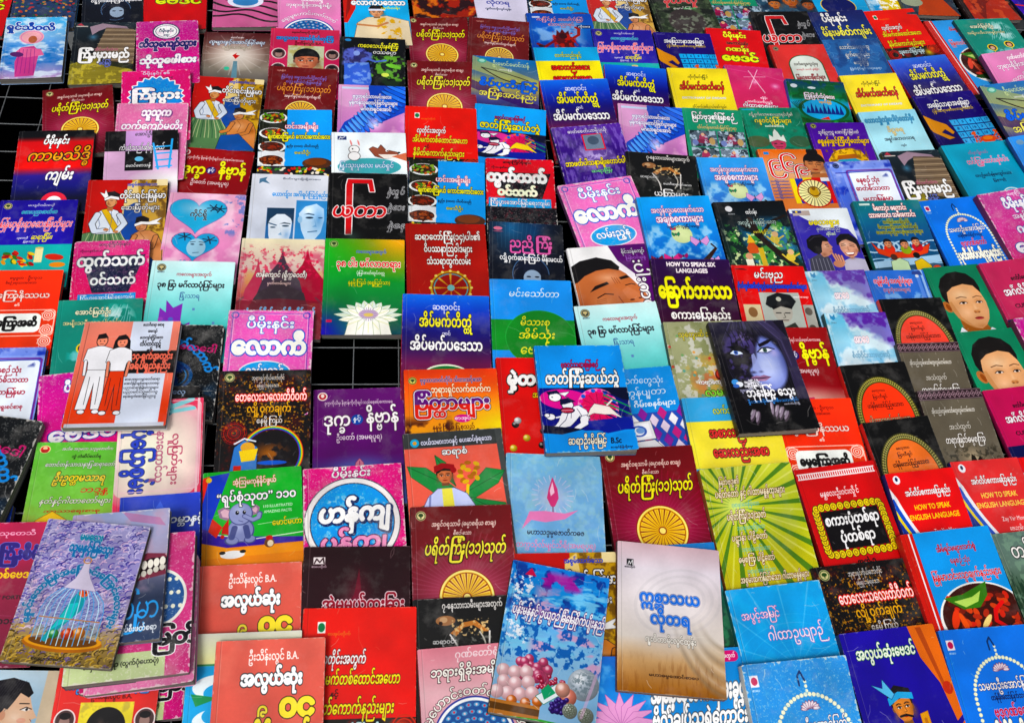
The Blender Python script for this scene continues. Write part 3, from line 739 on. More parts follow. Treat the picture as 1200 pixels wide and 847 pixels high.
@design(bg='#1438b0', wear=.2)
def c_plainblue(c):
    c.bg((0, '#1840c0'), (1.45, '#0c1c70')); c.p([(.45, .2), (.5, .1), (.54, .2), (.6, .4), (.42, .4)], '#3860d8').glow(.5, .3, .4, '#4878e8', .5)
    c.T('ကမ္ဘာနှင့်', .8, .42, .15, '#e0e4f0', wd=.5, b=.04, out='#102040')


def _fan(c, cy, r_, r2=None):
    c.e(.5, cy, r_ * 1.1, r_ * 1.1, '#fff').e(.5, cy, r_ * 1.1, r_ * 1.1, '#2838a0', ring=.008).e(.5, cy, r_, r_, '#1858a0')
    for k in range(4):
        rr = r_ * (.9 - .18 * k)
        for t in range(26 - 4 * k):
            a = math.pi * 2 * t / (26 - 4 * k) + k * .1
            x, y = .5 + rr * math.cos(a), cy + rr * math.sin(a) / c.q
            if y < 1.5: c.e(x, y, .022, .028, '#58a8d8', math.degrees(a)).e(x, y, .011, .011, '#e03048' if (t + k) % 2 else '#f0d8e0')
    return c.e(.5, cy + .05, r_ * .2, r_ * .22, '#103870')


@design(bg='#e080b8', spine='#602858', q=1.0)
def c_peacock(c):
    c.bg((0, '#e090c0'), (1.45, '#e070b0')); c.T('ဂုဏ်တော်ရုံ', .55, .13, .08, '#fff', wd=.34).T('ဘုရားရှိခိုးအမျိုးမျိုး', .5, .26, .1, '#fff', wd=.72, b=.03, out='#902070', ow=.04)
    c.T('ရှေးမူဟောင်းဝတ်တက်', .5, .97, .1, '#fff', b=.02, out='#902070', ow=.04, arc=.5); _fan(c, 1.0, .37)


@design(bg='#d87888', wear=.15, spine='#702838')
def c_gon(c):
    c.bg((0, '#e08898'), (.5, '#e4b4bc'), (1.45, '#d898a8')); c.T('ဂုဏ်တော်ရုံ', .58, .1, .11, '#f8e4e8', wd=.44, b=.02).T('ဘုရားရှိခိုးအမျိုးမျိုး', .52, .29, .14, '#fffdf4', wd=.82, b=.03, out='#402028', ow=.06)
    c.T('ရှေးမူဟောင်းဝတ်တက်စာအုပ်', .5, .98, .13, '#fffdf4', b=.02, out='#402028', ow=.05, arc=.46); _fan(c, 1.05, .36)


def _portrait(c, bg2):
    c.T('နေမော်ရေးပို ဇင်ဝါ', .5, .09, .06, '#200808', wd=.4, b=.02); c.T('အာဠာဝက သခင်ဗိုလ်လှကြီး', .5, .24, .115, '#3898e0', wd=.84, b=.04, out='#101050', ow=.04).T('ဦးသိန်းလွင် B.A.', .55, .36, .08, '#5a1010', wd=.4)
    c.r(.26, .42, .78, 1.1, bg2); c.cloud('#b0a050', 8, .5, .7, .6, c.reg(.26, .42, .78, 1.1)); c.p([(.3, 1.1), (.4, 1.0), (.7, 1.0), (.75, 1.1)], '#405038')
    c.face(.53, .78, .17, '#c87858', '#101014', 0, -.5, top=.2).cloud('#e8b090', 6, .45, .6, .6, np.clip(1 - np.hypot((c.X - .48) / .14, (c.Y - .8) / .22), 0, 1))
    for x, y in ((.13, .62), (.9, .62), (.13, .98), (.9, .98)): c.e(x, y, .105, .13, '#f0e0e0').e(x, y, .09, .115, '#503838').e(x, y + .02, .05, .07, '#a08078').e(x, y - .05, .055, .04, '#181418')
    c.T('စုစည်းရေးသားသည်', .5, 1.2, .07, '#f0d8c8', wd=.5)


@design(bg='#d03058', wear=.2, spine='#501020')
def c_portrait(c): c.bg((0, '#d04060'), (1.45, '#c83068')); _portrait(c, '#c8d0b0')


@design(bg='#d82018', wear=.2, spine='#400c0c')
def c_portrait_red(c): _portrait(c, '#e8d828')


@design(bg='#10a0f0', spine='#104878')
def c_food(c):
    for k, (x0, y0, x1, y1) in enumerate(((0, 0, .38, .33), (0, .33, .38, .68), (0, .68, .36, .92), (0, .92, .36, 1.25))):
        c.r(x0, y0, x1, y1, '#181c10' if k < 3 else '#d8dce0'); cx, cy = (x0 + x1) / 2, (y0 + y1) / 2 + .02
        c.e(cx, cy, .19, .12, '#e8ecec').e(cx, cy - .01, .16, .1, '#401c10')
        for q in range(34): c.e(cx + (c.rng.random() - .5) * .28, cy + (c.rng.random() - .5) * .17, .028, .018, hx([['#4a8820', '#88a830', '#2c4c10', '#c06018'], ['#c02818', '#e0a028', '#4c8020', '#803010'], ['#501808', '#702810', '#341008', '#882c14'], ['#682808', '#8c3c14', '#481804', '#a05020']][k][q % 4]), 60 * q)
    c.r(0, 1.22, 1, 1.45, '#10101a').e(.8, 1.16, .2, .12, '#503020').e(.78, 1.13, .15, .08, '#7a4020')
    for q in range(60): c.e(c.rng.random(), 1.24 + .2 * c.rng.random(), .03, .02, hx(['#c82818', '#e0c030', '#3c8020', '#e8e0d0'][q % 4]), 50 * q)
    c.T('ဟင်းအမျိုးမျိုး', .58, .38, .13, '#f4f4f8', wd=.46, b=.04, out='#c82040', ow=.05).T('ချက်စားကြမယ် ကောင်းကောင်းလေး', .55, .6, .13, '#f8ee20', wd=.86, b=.05, out='#102020', ow=.06)
    c.T('နည်း (၁၀၀) ပါဝင်သည်', .6, .8, .06, '#101020', wd=.44, b=.05).T('မေသီဦး', .6, .94, .08, '#f8ee20', wd=.22, b=.03, out='#102020')


@design(bg='#d8dce8', wear=.15, spine='#20202c')
def c_twofaces(c):
    c.bg((0, '#dce0ea'), (1.45, '#ccd4e4')); c.p([(.1, .1), (.2, .06), (.18, .12), (.24, .2), (.14, .16), (.1, .2)], '#487898').T('စိတ်ကူးချိုချိုစာပေ', .65, .09, .04, '#606878', wd=.5)
    c.T('ယောက်ျား အင်္ဂါရုပ်ကြည့်နည်း', .64, .41, .11, '#1890e0', wd=.72, b=.03).r(.23, .68, .58, 1.45, '#1c70b0').r(.6, .52, 1.0, 1.45, '#2088c8')
    c.p([(.25, .84), (.34, .76), (.5, .78), (.56, .9), (.55, 1.15), (.48, 1.4), (.36, 1.45), (.27, 1.2)], '#e4eef8').p([(.23, .68), (.58, .68), (.575, 1.0), (.54, .88), (.46, .8), (.36, .8), (.28, .9), (.24, 1.05)], '#143c5c')
    c.glow(.5, 1.2, .1, '#88b0d8', .9, .2).p([(.4, .99), (.46, .96), (.54, .98), (.54, .995), (.46, .985)], '#103048').e(.48, 1.03, .045, .016, '#183c58').l([(.27, .98), (.36, 1.02)], .02, '#2c5880').e(.32, 1.06, .035, .014, '#285070').p([(.4, 1.0), (.43, 1.15), (.39, 1.2), (.44, 1.21)], '#88b4d8').l([(.36, 1.29), (.46, 1.29)], .014, '#386890')
    c.p([(.64, .78), (.72, .64), (.86, .58), (.96, .68), (.97, .9), (.93, 1.15), (.84, 1.32), (.74, 1.3), (.68, 1.1)], '#c0dcf2').glow(.9, .9, .14, '#5c9cd0', .9, .4).glow(.76, .72, .12, '#ecf6ff', .9).p([(.7, .8), (.76, .77), (.84, .79), (.84, .81), (.76, .795)], '#205078')
    c.e(.78, .86, .05, .02, '#143c5c').e(.78, .865, .02, .014, '#08203c').e(.92, .86, .03, .014, '#285c88').p([(.84, .86), (.86, 1.0), (.82, 1.04), (.88, 1.04)], '#6ca4d4').l([(.77, 1.14), (.88, 1.12)], .018, '#2c6898').e(.66, .9, .03, .07, '#98c4e4')


@design(bg='#d8c8b0', wear=.2, spine='#403028', q=0.8)
def c_stupa(c):
    c.bg((0, '#e8e0c0'), (.55, '#d8c0b8'), (1.0, '#c06060'), (1.45, '#903848')); c.cloud('#c85070', 9, .55, .7, .7, c.reg(0, .25, 1, .8, .1)).cloud('#e0b040', 5, .5, .8, .4, c.reg(.0, .6, 1, 1.3, .1))
    for x, k, col in ((.8, 1.0, '#a82840'), (.22, .6, '#b84860'), (.5, 1.0, '#483848')):
        y = .18 if x != .22 else .35
        c.p([(x, y), (x + .02 * k, y + .15), (x + .06 * k, y + .3), (x + .12 * k, y + .42), (x + .22 * k, y + .6), (x + .3 * k, y + 1.0), (x - .3 * k, y + 1.0), (x - .22 * k, y + .6), (x - .12 * k, y + .42), (x - .06 * k, y + .3), (x - .02 * k, y + .15)], col)
    c.p([(.38, .88), (.42, .78), (.58, .78), (.62, .88), (.78, 1.0), (.8, 1.1), (.84, 1.3), (.14, 1.3), (.2, 1.1), (.24, 1.0)], '#40343c').rays(.5, .5, 30, '#584850', .2, .62, .9, .5)
    c.p([(0, 1.15), (.5, 1.1), (1, 1.15), (1, 1.5), (0, 1.5)], '#802c38', .7).cloud('#d84060', 24, .6, .75, .8, c.reg(.0, .15, 1, .7, .1))
    c.T('ဇာနိကျောင် (ရိုက္ကဝေတီ)', .5, .68, .12, '#f4f4ec', wd=.6, b=.03, out='#402028', ow=.05).T('မှတ်တမ်းများ', .48, .83, .06, '#e8c8c0', wd=.28).T('ဘံ့ဘယ်မိုက်ကုက် နိုးကိုင်းညွှန်', .5, 1.35, .13, '#40a0d8', wd=.84, b=.03, out='#f0e8e8', ow=.03)


@design(bg='#e878c0', wear=.85, spine='#4a2c50', W=320)
def c_lawki(c):
    c.cloud('#f4a8d8', 40, .5, .95, .3).frame(.05, .05, .95, 1.4, '#6848b0', .008).frame(.065, .065, .935, 1.385, '#f0c8e8', .006)
    for x in (.08, .92): c.e(x, .08, .04, .04, '#3858b8', ring=.006)
    c.T('ပီမိုးနင်း', .5, .24, .2, '#fcf8fc', wd=.56, b=.03, out='#3070c8', ow=.045).T('လောကီ', .5, .62, .37, '#fcfcf4', wd=.86, b=.06, out='#2058c8', ow=.045)
    c.e(.47, 1.02, .3, .19, '#f8f0f8').e(.47, 1.02, .285, .175, '#30a0e0').T('လမ်းညွှန်', .47, 1.0, .17, '#fff', wd=.44, b=.03, out='#1860b0', ow=.04)


@design(bg='#0c0a0c', spine='#0a0a10', W=320)
def c_space(c):
    c.cloud('#3a1014', 6, .5, .8, .8).cloud('#e0a030', 50, .74, .8, .8, c.reg(0, .1, 1, 1, .2)).cloud('#c04020', 40, .72, .95, .3); c.logo(.11, .1, .055, '#c8c090')
    for k in range(6): c.e(.19, .9, .13 - .02 * k, .13 - .02 * k, ['#701018', '#b02828'][k % 2], ring=.005)
    c.rays(.19, .9, 20, '#c83828', .12, .02, .14, .6)
    for k, q in enumerate(('#d82818', '#f0a020', '#e8e830', '#38b840', '#2878d8', '#7038b0')): c.e(.6, 1.2, .33 - .008 * k, .33 - .008 * k, q, ring=.004)
    c.e(.6, 1.2, .27, .27, '#100c10').cloud('#c07838', 9, .5, .62, .8, np.clip(1.2 - np.hypot((c.X - .58) / .2, (c.Y - 1.2) / .17), 0, 1)).e(.6, 1.32, .16, .03, '#3868d0')
    c.p([(.12, 1.45), (.2, 1.1), (.3, 1.0), (.44, 1.1), (.44, 1.45)], '#5888c8', out='#102040').e(.34, 1.1, .075, .07, '#e0b060').p([(.25, 1.15), (.45, 1.12), (.42, 1.28), (.28, 1.3)], '#f0d020').l([(.2, 1.05), (.3, .98), (.42, 1.02)], .02, '#e8f0f8').r(.2, 1.35, .28, 1.45, '#c82818')
    c.T('ဘုရားရှင်ကိုယ်တော်တိုင်', .53, .12, .08, '#f4f0ec', wd=.36, b=.02).T('ဖြေရှင်းခဲ့ရသော', .53, .23, .07, '#f4f0ec', wd=.24, b=.02)
    c.T('တေလေးသလေးတိဝိံဝက်', .57, .4, .17, '#fff4f0', wd=.78, b=.03, out='#e02018', ow=.06).T('လျှို့ဝှက်ချက်', .55, .57, .15, '#f4b818', wd=.48, b=.03, out='#382008', ow=.03)
    c.T('နေမှိုကြယ်', .56, .74, .1, '#f4f0ec', wd=.28, b=.02, out='#403028')


@design(bg='#28b038', spine='#101818', W=320, R=1.4)
def c_elephant(c):
    c.p([(0, .07), (.07, .05), (.02, .5), (0, .5)], '#e03020').p([(.07, .05), (.27, .02), (.06, .75), (0, .9), (0, .4)], '#2c48c0')
    c.p([(0, .98), (0, .72), (.25, .84), (1, .92), (1, 1.02), (.5, 1.02)], '#4028a0').r(0, .98, 1, 1.5, '#e88c20').p([(0, .9), (.3, 1.0), (1, .99), (1, 1.1), (0, 1.1)], '#f09c28')
    c.l([(.1, .8), (.5, .9), (1, .86)], .012, '#e8f8e0').l([(.55, .72), (.95, .68)], .006, '#d8f0d0').e(.06, .1, .03, .03, '#e8c030').e(.2, .84, .02, .02, '#c01818')
    # a grey elephant
    g = '#8890bc'; gd = '#4c5488'
    c.e(.38, .78, .135, .15, gd).e(.375, .775, .125, .14, g).glow(.36, .74, .1, '#b4bce0', .8).e(.29, .9, .07, .055, gd, 10).e(.295, .895, .06, .045, g, 10).e(.47, .9, .06, .05, gd, -10).e(.47, .895, .05, .04, g, -10)
    c.p([(.3, .52), (.22, .46), (.15, .5), (.17, .6), (.24, .64), (.3, .6)], '#9c7c98').p([(.29, .53), (.22, .49), (.18, .52), (.2, .59), (.26, .61)], '#dcb4c4').p([(.47, .52), (.53, .46), (.57, .5), (.56, .58), (.5, .6)], '#9c7c98').p([(.48, .53), (.53, .49), (.55, .52), (.53, .57)], '#dcb4c4')
    c.e(.38, .57, .12, .12, gd).e(.378, .565, .112, .112, '#949cc8').glow(.36, .52, .09, '#c4cce8', .8).l([(.42, .6), (.5, .66), (.56, .63), (.57, .58)], .055, gd).l([(.42, .6), (.5, .655), (.555, .63), (.565, .585)], .04, '#949cc8').l([(.32, .74), (.29, .86)], .06, gd).l([(.43, .74), (.45, .86)], .06, gd)
    c.e(.345, .55, .018, .026, '#101018').e(.415, .55, .016, .024, '#101018').e(.35, .54, .006, .008, '#fff').e(.42, .54, .006, .008, '#fff').l([(.36, .65), (.4, .67)], .008, gd)
    c.p([(.1, .6), (.2, .72), (.17, .78), (.14, .85), (.06, .76)], '#d83828').p([(.2, .72), (.26, .62), (.26, .82), (.19, .8)], '#c02820').e(.66, .96, .05, .06, '#704828').e(.66, .9, .035, .03, '#c82020').e(.67, .97, .03, .04, '#e8d8b8').e(.3, 1.07, .12, .05, '#f0f0f0').e(.2, 1.04, .03, .02, '#181818').e(.4, 1.04, .03, .02, '#181818')
    c.T('အံ့ဩမကုန်နိုင်ဖွယ်', .52, .16, .09, '#f8f8f0', wd=.44, b=.03, out='#d04818', ow=.05).T('“ရုပ်စုံသုတ” ၁၁၀', .54, .36, .15, '#fff', wd=.8, b=.04, out='#101820', ow=.05)
    c.T('110 ILLUSTRATED', .75, .5, .05, '#d8f0d8', wd=.3).T('AMAZING FACTS', .75, .57, .05, '#d8f0d8', wd=.28).T('မောင်မဟာ', .84, .72, .1, '#f8e838', wd=.3, b=.03, out='#204010', ow=.03)


@design(bg='#e84830', wear=.25, spine='#a02c20', W=360)
def c_alwe(c):
    c.bg((0, '#d86050'), (1.45, '#cc5040')).cloud('#e47460', 3, .5, .8, .5); c.T('ဦးသိန်းလွင် B.A.', .53, .19, .12, '#fdf0ec', wd=.46, b=.02)
    c.T('အလွယ်ဆုံး', .52, .43, .2, '#fff', wd=.56, b=.05, out='#1c3038', ow=.05).T('၉', .45, .76, .2, '#ecd828', wd=.1, b=.03, out='#302810', ow=.03).T('၀င', .76, .73, .32, '#ecd828', wd=.32, b=.06, out='#302810', ow=.03)
    c.T('ဘာလိမ့်ဗေဒင်', .5, 1.05, .28, '#ecd828', wd=.8, b=.04, out='#302810', ow=.04)


@design(bg='#e8e8c8', wear=.2, spine='#b0b098')
def c_cream(c):
    c.bg((0, '#d8d8cc'), (.2, '#e8ecc0'), (.3, '#f0f0b0')); c.r(0, .34, 1, 1.02, '#2ca8e0').r(0, .32, 1, .34, '#388c58').r(0, 1.02, 1, 1.05, '#f0e820')
    c.e(.3, .56, .24, .13, '#e8f4f8').e(.32, .62, .16, .1, '#2ca8e0').e(.32, .9, .24, .13, '#e8f4f8').e(.32, .85, .16, .1, '#2ca8e0').p([(.05, .62), (.3, .67), (.1, .75)], '#2c9058')


@design(bg='#28b0e8', spine='#681818')
def c_lawkipade(c):
    c.p([(0, 0), (.25, 0), (.18, .7), (.05, 1.1), (0, 1.1)], '#d02820').p([(.1, 0), (.15, 0), (.1, .7), (.02, 1)], '#90140c')
    c.p([(.2, 1.1), (.35, .95), (.65, .9), (.98, 1.05), (1, 1.45), (.1, 1.45)], '#e8d8b8', out='#302018').face(.5, .8, .1, '#d8a078', '#181010').p([(.38, .76), (.38, .66), (.62, .65), (.64, .75)], '#d8dcec').p([(.38, .7), (.42, .6), (.6, .6), (.63, .7)], '#181418')
    c.cloud('#e0a820', 14, .5, .6, .8, c.reg(.5, .95, .85, 1.4, .03)).l([(.2, 1.15), (.5, 1.2), (.65, 1.1)], .05, '#c88c60')
    c.T('အစွမ်းထက်သော', .45, .36, .06, '#d8f0f8', wd=.4).T('လောကီပဒေသာ', .54, .53, .2, '#fff', wd=.84, b=.05, out='#103858', ow=.04).T('ဂျက်လန်း', .72, .68, .07, '#f0e830', wd=.3)


@design(bg='#0a0e14', spine='#080a10')
def c_bluefig(c):
    c.cloud('#1c3420', 6, .5, .7, .9, c.reg(.3, .5, 1, 1.3, .1)).cloud('#68b030', 9, .6, .72, .9, c.reg(.45, .45, 1, 1.1, .05)).e(.12, .08, .05, .035, '#2890d0')
    c.e(.25, .5, .2, .24, '#282868').cloud('#6070d0', 10, .5, .7, .9, c.reg(.05, .3, .5, .9, .05)).e(.26, .42, .05, .065, '#88a0e0').p([(.08, .7), (.45, .65), (.5, 1.1), (.4, 1.4), (.1, 1.4)], '#3868d8').cloud('#80a8f0', 12, .55, .7, .9, c.reg(.08, .65, .48, 1.2, .03))
    c.l([(.4, .55), (.55, .62), (.7, .58)], .04, '#5878d8').e(.82, .72, .12, .05, '#78c838', 20).e(.7, .95, .06, .05, '#d8e860')
    c.T('ကဝေသေယိုးနစ်ကြီး', .58, .22, .14, '#f4ec28', wd=.62, b=.03, out='#202008', ow=.03).T('ဝဿဓပ္ပာ', .68, .38, .12, '#fff', wd=.36, b=.02)


@design(bg='#d890c0', spine='#302850')
def c_feather(c):
    c.bg((0, '#e0a8cc'), (1.45, '#c070c0'))
    c.p([(.45, .0), (1, .0), (1, .62), (.62, .9), (.3, 1.1), (.0, 1.2), (.1, .9), (.4, .6)], '#1c4cc0')
    for k in range(15):
        x, y = .98 - .05 * k, .05 + .075 * k; c.e(x, y, .27 - .006 * k, .05, '#0c2470', 28 + 3 * k).e(x, y - .01, .26 - .006 * k, .04, ['#2c68dc', '#3c80ec'][k % 2], 28 + 3 * k)
    for k in range(9): c.e(.5 - .045 * k, .55 + .08 * k, .16, .035, '#0c2470', 60).e(.5 - .045 * k, .54 + .08 * k, .15, .026, '#58a0f4', 60)
    c.e(.2, .25, .26, .3, '#dca4d0', 20)
    c.cloud('#e8b0d8', 5, .5, .8, .9, c.reg(.5, .75, 1, 1.45, .2)).glow(.55, .95, .18, '#f4e8f8', .9).r(.05, .05, .45, .1, '#c8d8f0')
    c.T('ဗုဒ္ဓဘုရင်သားမင်းလေး', .5, .28, .11, '#f4f4fc', wd=.58, b=.03, out='#50408c', ow=.04).T('မှန်ကန်သူတောင့်ဖြတ်ပွားများ', .52, .43, .11, '#f4f4fc', wd=.72, b=.03, out='#50408c', ow=.04).T('မင်္ဂလာရှင်အောင်', .56, .58, .11, '#f4f4fc', wd=.46, b=.03, out='#50408c', ow=.04)


@design(bg='#e8f0f4', spine='#182028')
def c_fox(c):
    c.e(.5, .72, .42, .18, '#48a8b0').r(.08, .08, .2, .16, '#2c3c70').l([(.1, .15), (.12, .1), (.14, .13), (.18, .09)], .01, '#fff')
    for a in (0, .1): c.e(.26 + a, .22, .02, .08, '#f0f0f0', -10).e(.26 + a, .22, .012, .06, '#e09090', -10)
    c.e(.3, .36, .07, .07, '#f8f8f8').e(.3, .36, .07, .07, '#403838', ring=.004).e(.3, .5, .08, .09, '#f8f8f8').e(.3, .5, .08, .09, '#403838', ring=.004).e(.28, .35, .01, .014, '#101010')
    c.p([(.5, .35), (.55, .3), (.62, .34), (.66, .26), (.72, .36), (.9, .42), (.86, .52), (.7, .55), (.58, .5)], '#90503c', out='#201010').p([(.62, .46), (.88, .46), (.86, .53), (.7, .55)], '#f0e8e0').e(.74, .38, .02, .025, '#fff').e(.745, .385, .01, .012, '#000').e(.9, .42, .02, .016, '#101010')
    c.p([(.8, .5), (1, .42), (1, .6)], '#c87050'); c.T('မြူးသူးပုလေး မယ်ရှင်', .46, .7, .13, '#e8f8fa', wd=.72, b=.02, out='#3868a0', ow=.05).e(.55, .88, .14, .03, '#c09098')


@design(bg='#08080a', spine='#1c1c20', wear=.2)
def c_yatra(c):
    c.p([(.22, .24), (.24, .12), (.55, .12), (.58, .36), (.52, .36), (.5, .2), (.3, .2), (.29, 1.16), (.22, 1.16)], '#c8141c', out='#f4f0f0', ow=.012)
    c.p([(.29, .2), (.5, .2), (.5, .21), (.3, .21)], '#08080a')
    c.T('ယ', .17, .74, .36, '#d0141c', wd=.27, b=.035, out='#f4f0f0', ow=.035).T('တာ', .51, .74, .36, '#d0141c', wd=.42, b=.035, out='#f4f0f0', ow=.035)
    for y, t in ((.36, 'နှဲ့လှုပ်'), (.66, 'နှဲ့စား'), (1.0, 'နှဲ့နေ')): c.T(t, .85, y, .15, '#08080a', wd=.22, b=.0, out='#f0f0f4', ow=.05)
    c.glow(.3, 1.2, .2, '#304840', .8)


@design(bg='#0c7c2c', wear=.12, spine='#0c2818', W=320, q=0.92)
def c_lotus(c):
    c.bg((0, '#28a030'), (.8, '#109038'), (1.25, '#0c7040'), (1.6, '#0a4858')); c.glow(1.0, 0, 1.0, '#f8a810', 1, .75, p=.9).glow(.2, .3, .6, '#40c038', .8).glow(.0, 1.54, .6, '#3020b0', 1, .6).glow(.4, 1.45, .35, '#108898', .7)
    c.logo(.11, .09, .055, '#a8c078')
    c.T('ကလေးများအတွက်', .58, .22, .07, '#2c50c0', wd=.38, b=.03, out='#e8f0d0', ow=.03).T('၃၈ ပါး မင်္ဂလာတရား', .55, .43, .15, '#e02828', wd=.8, b=.03, out='#fff8f0', ow=.06)
    c.T('ပုံပြင်ဇာတ်ထုပ်ဝတ္ထု', .58, .58, .065, '#f8f8f8', wd=.36, b=.02).T('နန္ဒမှိုကြယ် (ရွှေပြည်သာ)', .56, .74, .085, '#e8e428', wd=.52, b=.02, out='#203008', ow=.03)
    cx, cy = .56, 1.3
    def petal(a, L, w_, col, edge='#88a070'):
        a = math.radians(a); ux, uy = math.cos(a), math.sin(a) * .82; nx, ny = -math.sin(a) * w_, math.cos(a) * w_ * .82
        P = [(cx + L * ux * t + s_ * nx * f_, cy + L * uy * t + s_ * ny * f_) for s_, T_ in ((1, ((0, .3), (.2, .7), (.45, 1), (.7, .85), (.88, .45))), (-1, ((1, 0), (.88, .45), (.7, .85), (.45, 1), (.2, .7), (0, .3)))) for t, f_ in T_]
        c.p(P, col, out=edge, ow=.004).l([(cx + L * ux * .3, cy + L * uy * .3), (cx + L * ux * .9, cy + L * uy * .9)], .006, '#d8dc70', .8)
    for a, L, w_ in ((-172, .42, .05), (-8, .42, .05), (-155, .4, .06), (-25, .4, .06), (-138, .36, .06), (-42, .36, .06), (-118, .33, .065), (-62, .33, .065), (-100, .33, .06), (-80, .33, .06)): petal(a, L, w_, '#dce8e0')
    for a, L, w_ in ((172, .36, .06), (8, .36, .06), (150, .34, .07), (30, .34, .07), (-150, .3, .065), (-30, .3, .065), (-125, .26, .06), (-55, .26, .06), (-90, .27, .06), (118, .3, .07), (62, .3, .07), (90, .33, .065)): petal(a, L, w_, '#fbfbf0')
    c.e(cx, cy - .05, .12, .07, '#c8b0c8').rays(cx, cy - .05, 20, '#8870a8', .3, .02, .1, .8).e(cx, cy - .04, .06, .03, '#d8c070').r(.05, 1.34, .12, 1.38, '#c03058')


@design(bg='#e03888', wear=.9, spine='#702050', W=320)
def c_hankya(c):
    c.cloud('#f080b0', 30, .55, .95, .3); c.T('ပီမိုးနင်း', .48, .1, .14, '#f8f0f4', wd=.4, b=.03, out='#702058', ow=.05); c.e(.48, .72, .48, .48, '#303048').e(.48, .72, .47, .47, '#f4f0f0').e(.48, .72, .42, .42, '#303048').e(.48, .72, .41, .41, '#1c98e4').cloud('#90d0f0', 24, .66, .75, .8, np.clip((.4 - np.hypot(c.X - .48, c.Y - .72)) * 20, 0, 1))
    c.T('ဟန်ကျ', .5, .62, .3, '#fff', wd=.72, b=.06, out='#203060', ow=.06, sh='#203060').T('ပန်ကျ', .48, .98, .27, '#f0a0c8', wd=.66, b=.05, out='#501848', ow=.05).wear(.6)


@design(bg='#2c0c18', spine='#100408', wear=.2)
def c_darkm(c):
    c.bg((0, '#24080f'), (1.45, '#340c1c')); c.glow(.5, .6, .2, '#781838', .7, .5); c.r(.09, .12, .2, .2, '#e8e0e0').l([(.1, .19), (.12, .14), (.15, .18), (.18, .13), (.19, .19)], .012, '#24080f').T('စာပေတိုက်', .145, .23, .03, '#d0c0c8')
    c.p([(.48, .55), (.52, .25), (.55, .55), (.6, .6), (.45, .6)], '#901838', .5)
    c.T('အဲ့မူမယ်ထူးခြား', .57, .66, .18, '#901c30', wd=.76, b=.03, out='#f8e8ec', ow=.05)


@design(bg='#e01c10', spine='#801008', q=1.0)
def c_people(c):
    c.bg((0, '#e42014'), (.9, '#d81810')); c.r(0, .94, 1, 1.5, '#181410').cloud('#801810', 5, .5, .7, .9, c.reg(0, .95, 1, 1.45)).glow(.78, 1.1, .14, '#c8d840', .9).glow(.88, 1.02, .09, '#f06030', .9)
    for r_ in (.1, .07): c.e(.12, 1.1, r_, r_, '#c02018', ring=.008).e(.9, 1.02, r_, r_, '#c03018', ring=.006)
    c.r(.13, .12, .2, .22, '#f0f4f0').e(.165, .17, .03, .04, '#187848').T('စာအုပ်တိုက်', .32, .23, .035, '#e08038', wd=.2)
    c.T('လူတိုင်းအတွက်', .36, .45, .12, '#fff', wd=.4, b=.03, out='#601008', ow=.05).T('အိပ်မက်တစ်ထောင်အဟော', .48, .62, .13, '#f0e838', wd=.76, b=.03, out='#581408', ow=.04)
    c.T('နှင့်', .3, .74, .06, '#200808').T('နိမိတ်ကောက်နည်းများ', .46, .86, .14, '#f0e838', wd=.7, b=.03, out='#581408', ow=.04).T('သူတေသီမြင့်ထွန်း', .46, 1.05, .11, '#d8e8e8', wd=.5, b=.03, out='#204858', ow=.05)


@design(bg='#a02818')
def c_redart(c):
    c.cloud('#201018', 5, .45, .6, .9).cloud('#e08030', 6, .55, .75, .9).face(.72, .9, .16, '#c85838', '#201010', long=.8).l([(.35, 1.0), (.5, .7)], .04, '#e8e8f0').e(.48, 1.05, .06, .04, '#d0d8f0')


@design(bg='#a81c14', spine='#500c08')
def c_sayadaw(c):
    for k, (t, w_) in enumerate((('ဆရာတော်ကြီး(၁၄)ပါး၏', .82), ('ဝိပဿနာဩဝါဒများ', .6), ('သံသရာထွက်လမ်း', .54))): c.T(t, .52, .25 + .22 * k, .16, '#fdf8f4', wd=w_, b=.03, out='#301008', ow=.04)
    c.e(.53, 1.15, .25, .25, '#b89840').e(.53, 1.15, .225, .225, '#802018').e(.53, 1.15, .21, .21, '#58a0a8').e(.53, 1.15, .195, .195, '#901c18').rays(.53, 1.15, 4, '#c8a858', .1, .04, .21).rays(.53, 1.15, 4, '#c8a858', .1, .04, .21, ph=math.pi / 4).e(.53, 1.15, .045, .045, '#78b0b0')
    for k in range(16): c.e(.53 + .25 * math.cos(k * .393), 1.15 + .25 * math.sin(k * .393) / c.q, .018, .018, '#e0d080')


@design(bg='#1848b8', spine='#a01010', W=320)
def c_dream(c):
    c.bg((0, '#1070e0'), (.3, '#1c40c0'), (.6, '#1c1878'), (.85, '#34145c'), (1.1, '#6c1850'), (1.45, '#7c1840'))
    c.T('ဆရာဝင်း', .5, .21, .13, '#f0f0fc', wd=.32, b=.02).T('အိပ်မက်တိတ္ထုံ', .5, .45, .24, '#f6f040', wd=.62, b=.03, out='#201008', ow=.035).T('ဏင်', .5, .63, .07, '#f0f0fc', wd=.1)
    c.T('အိပ်မက်ပဒေသာ', .5, .82, .23, '#fbfbfb', wd=.82, b=.035, out='#180c28', ow=.035).e(.5, 1.26, .25, .16, '#e8f0d8').e(.5, 1.27, .235, .145, '#187838')


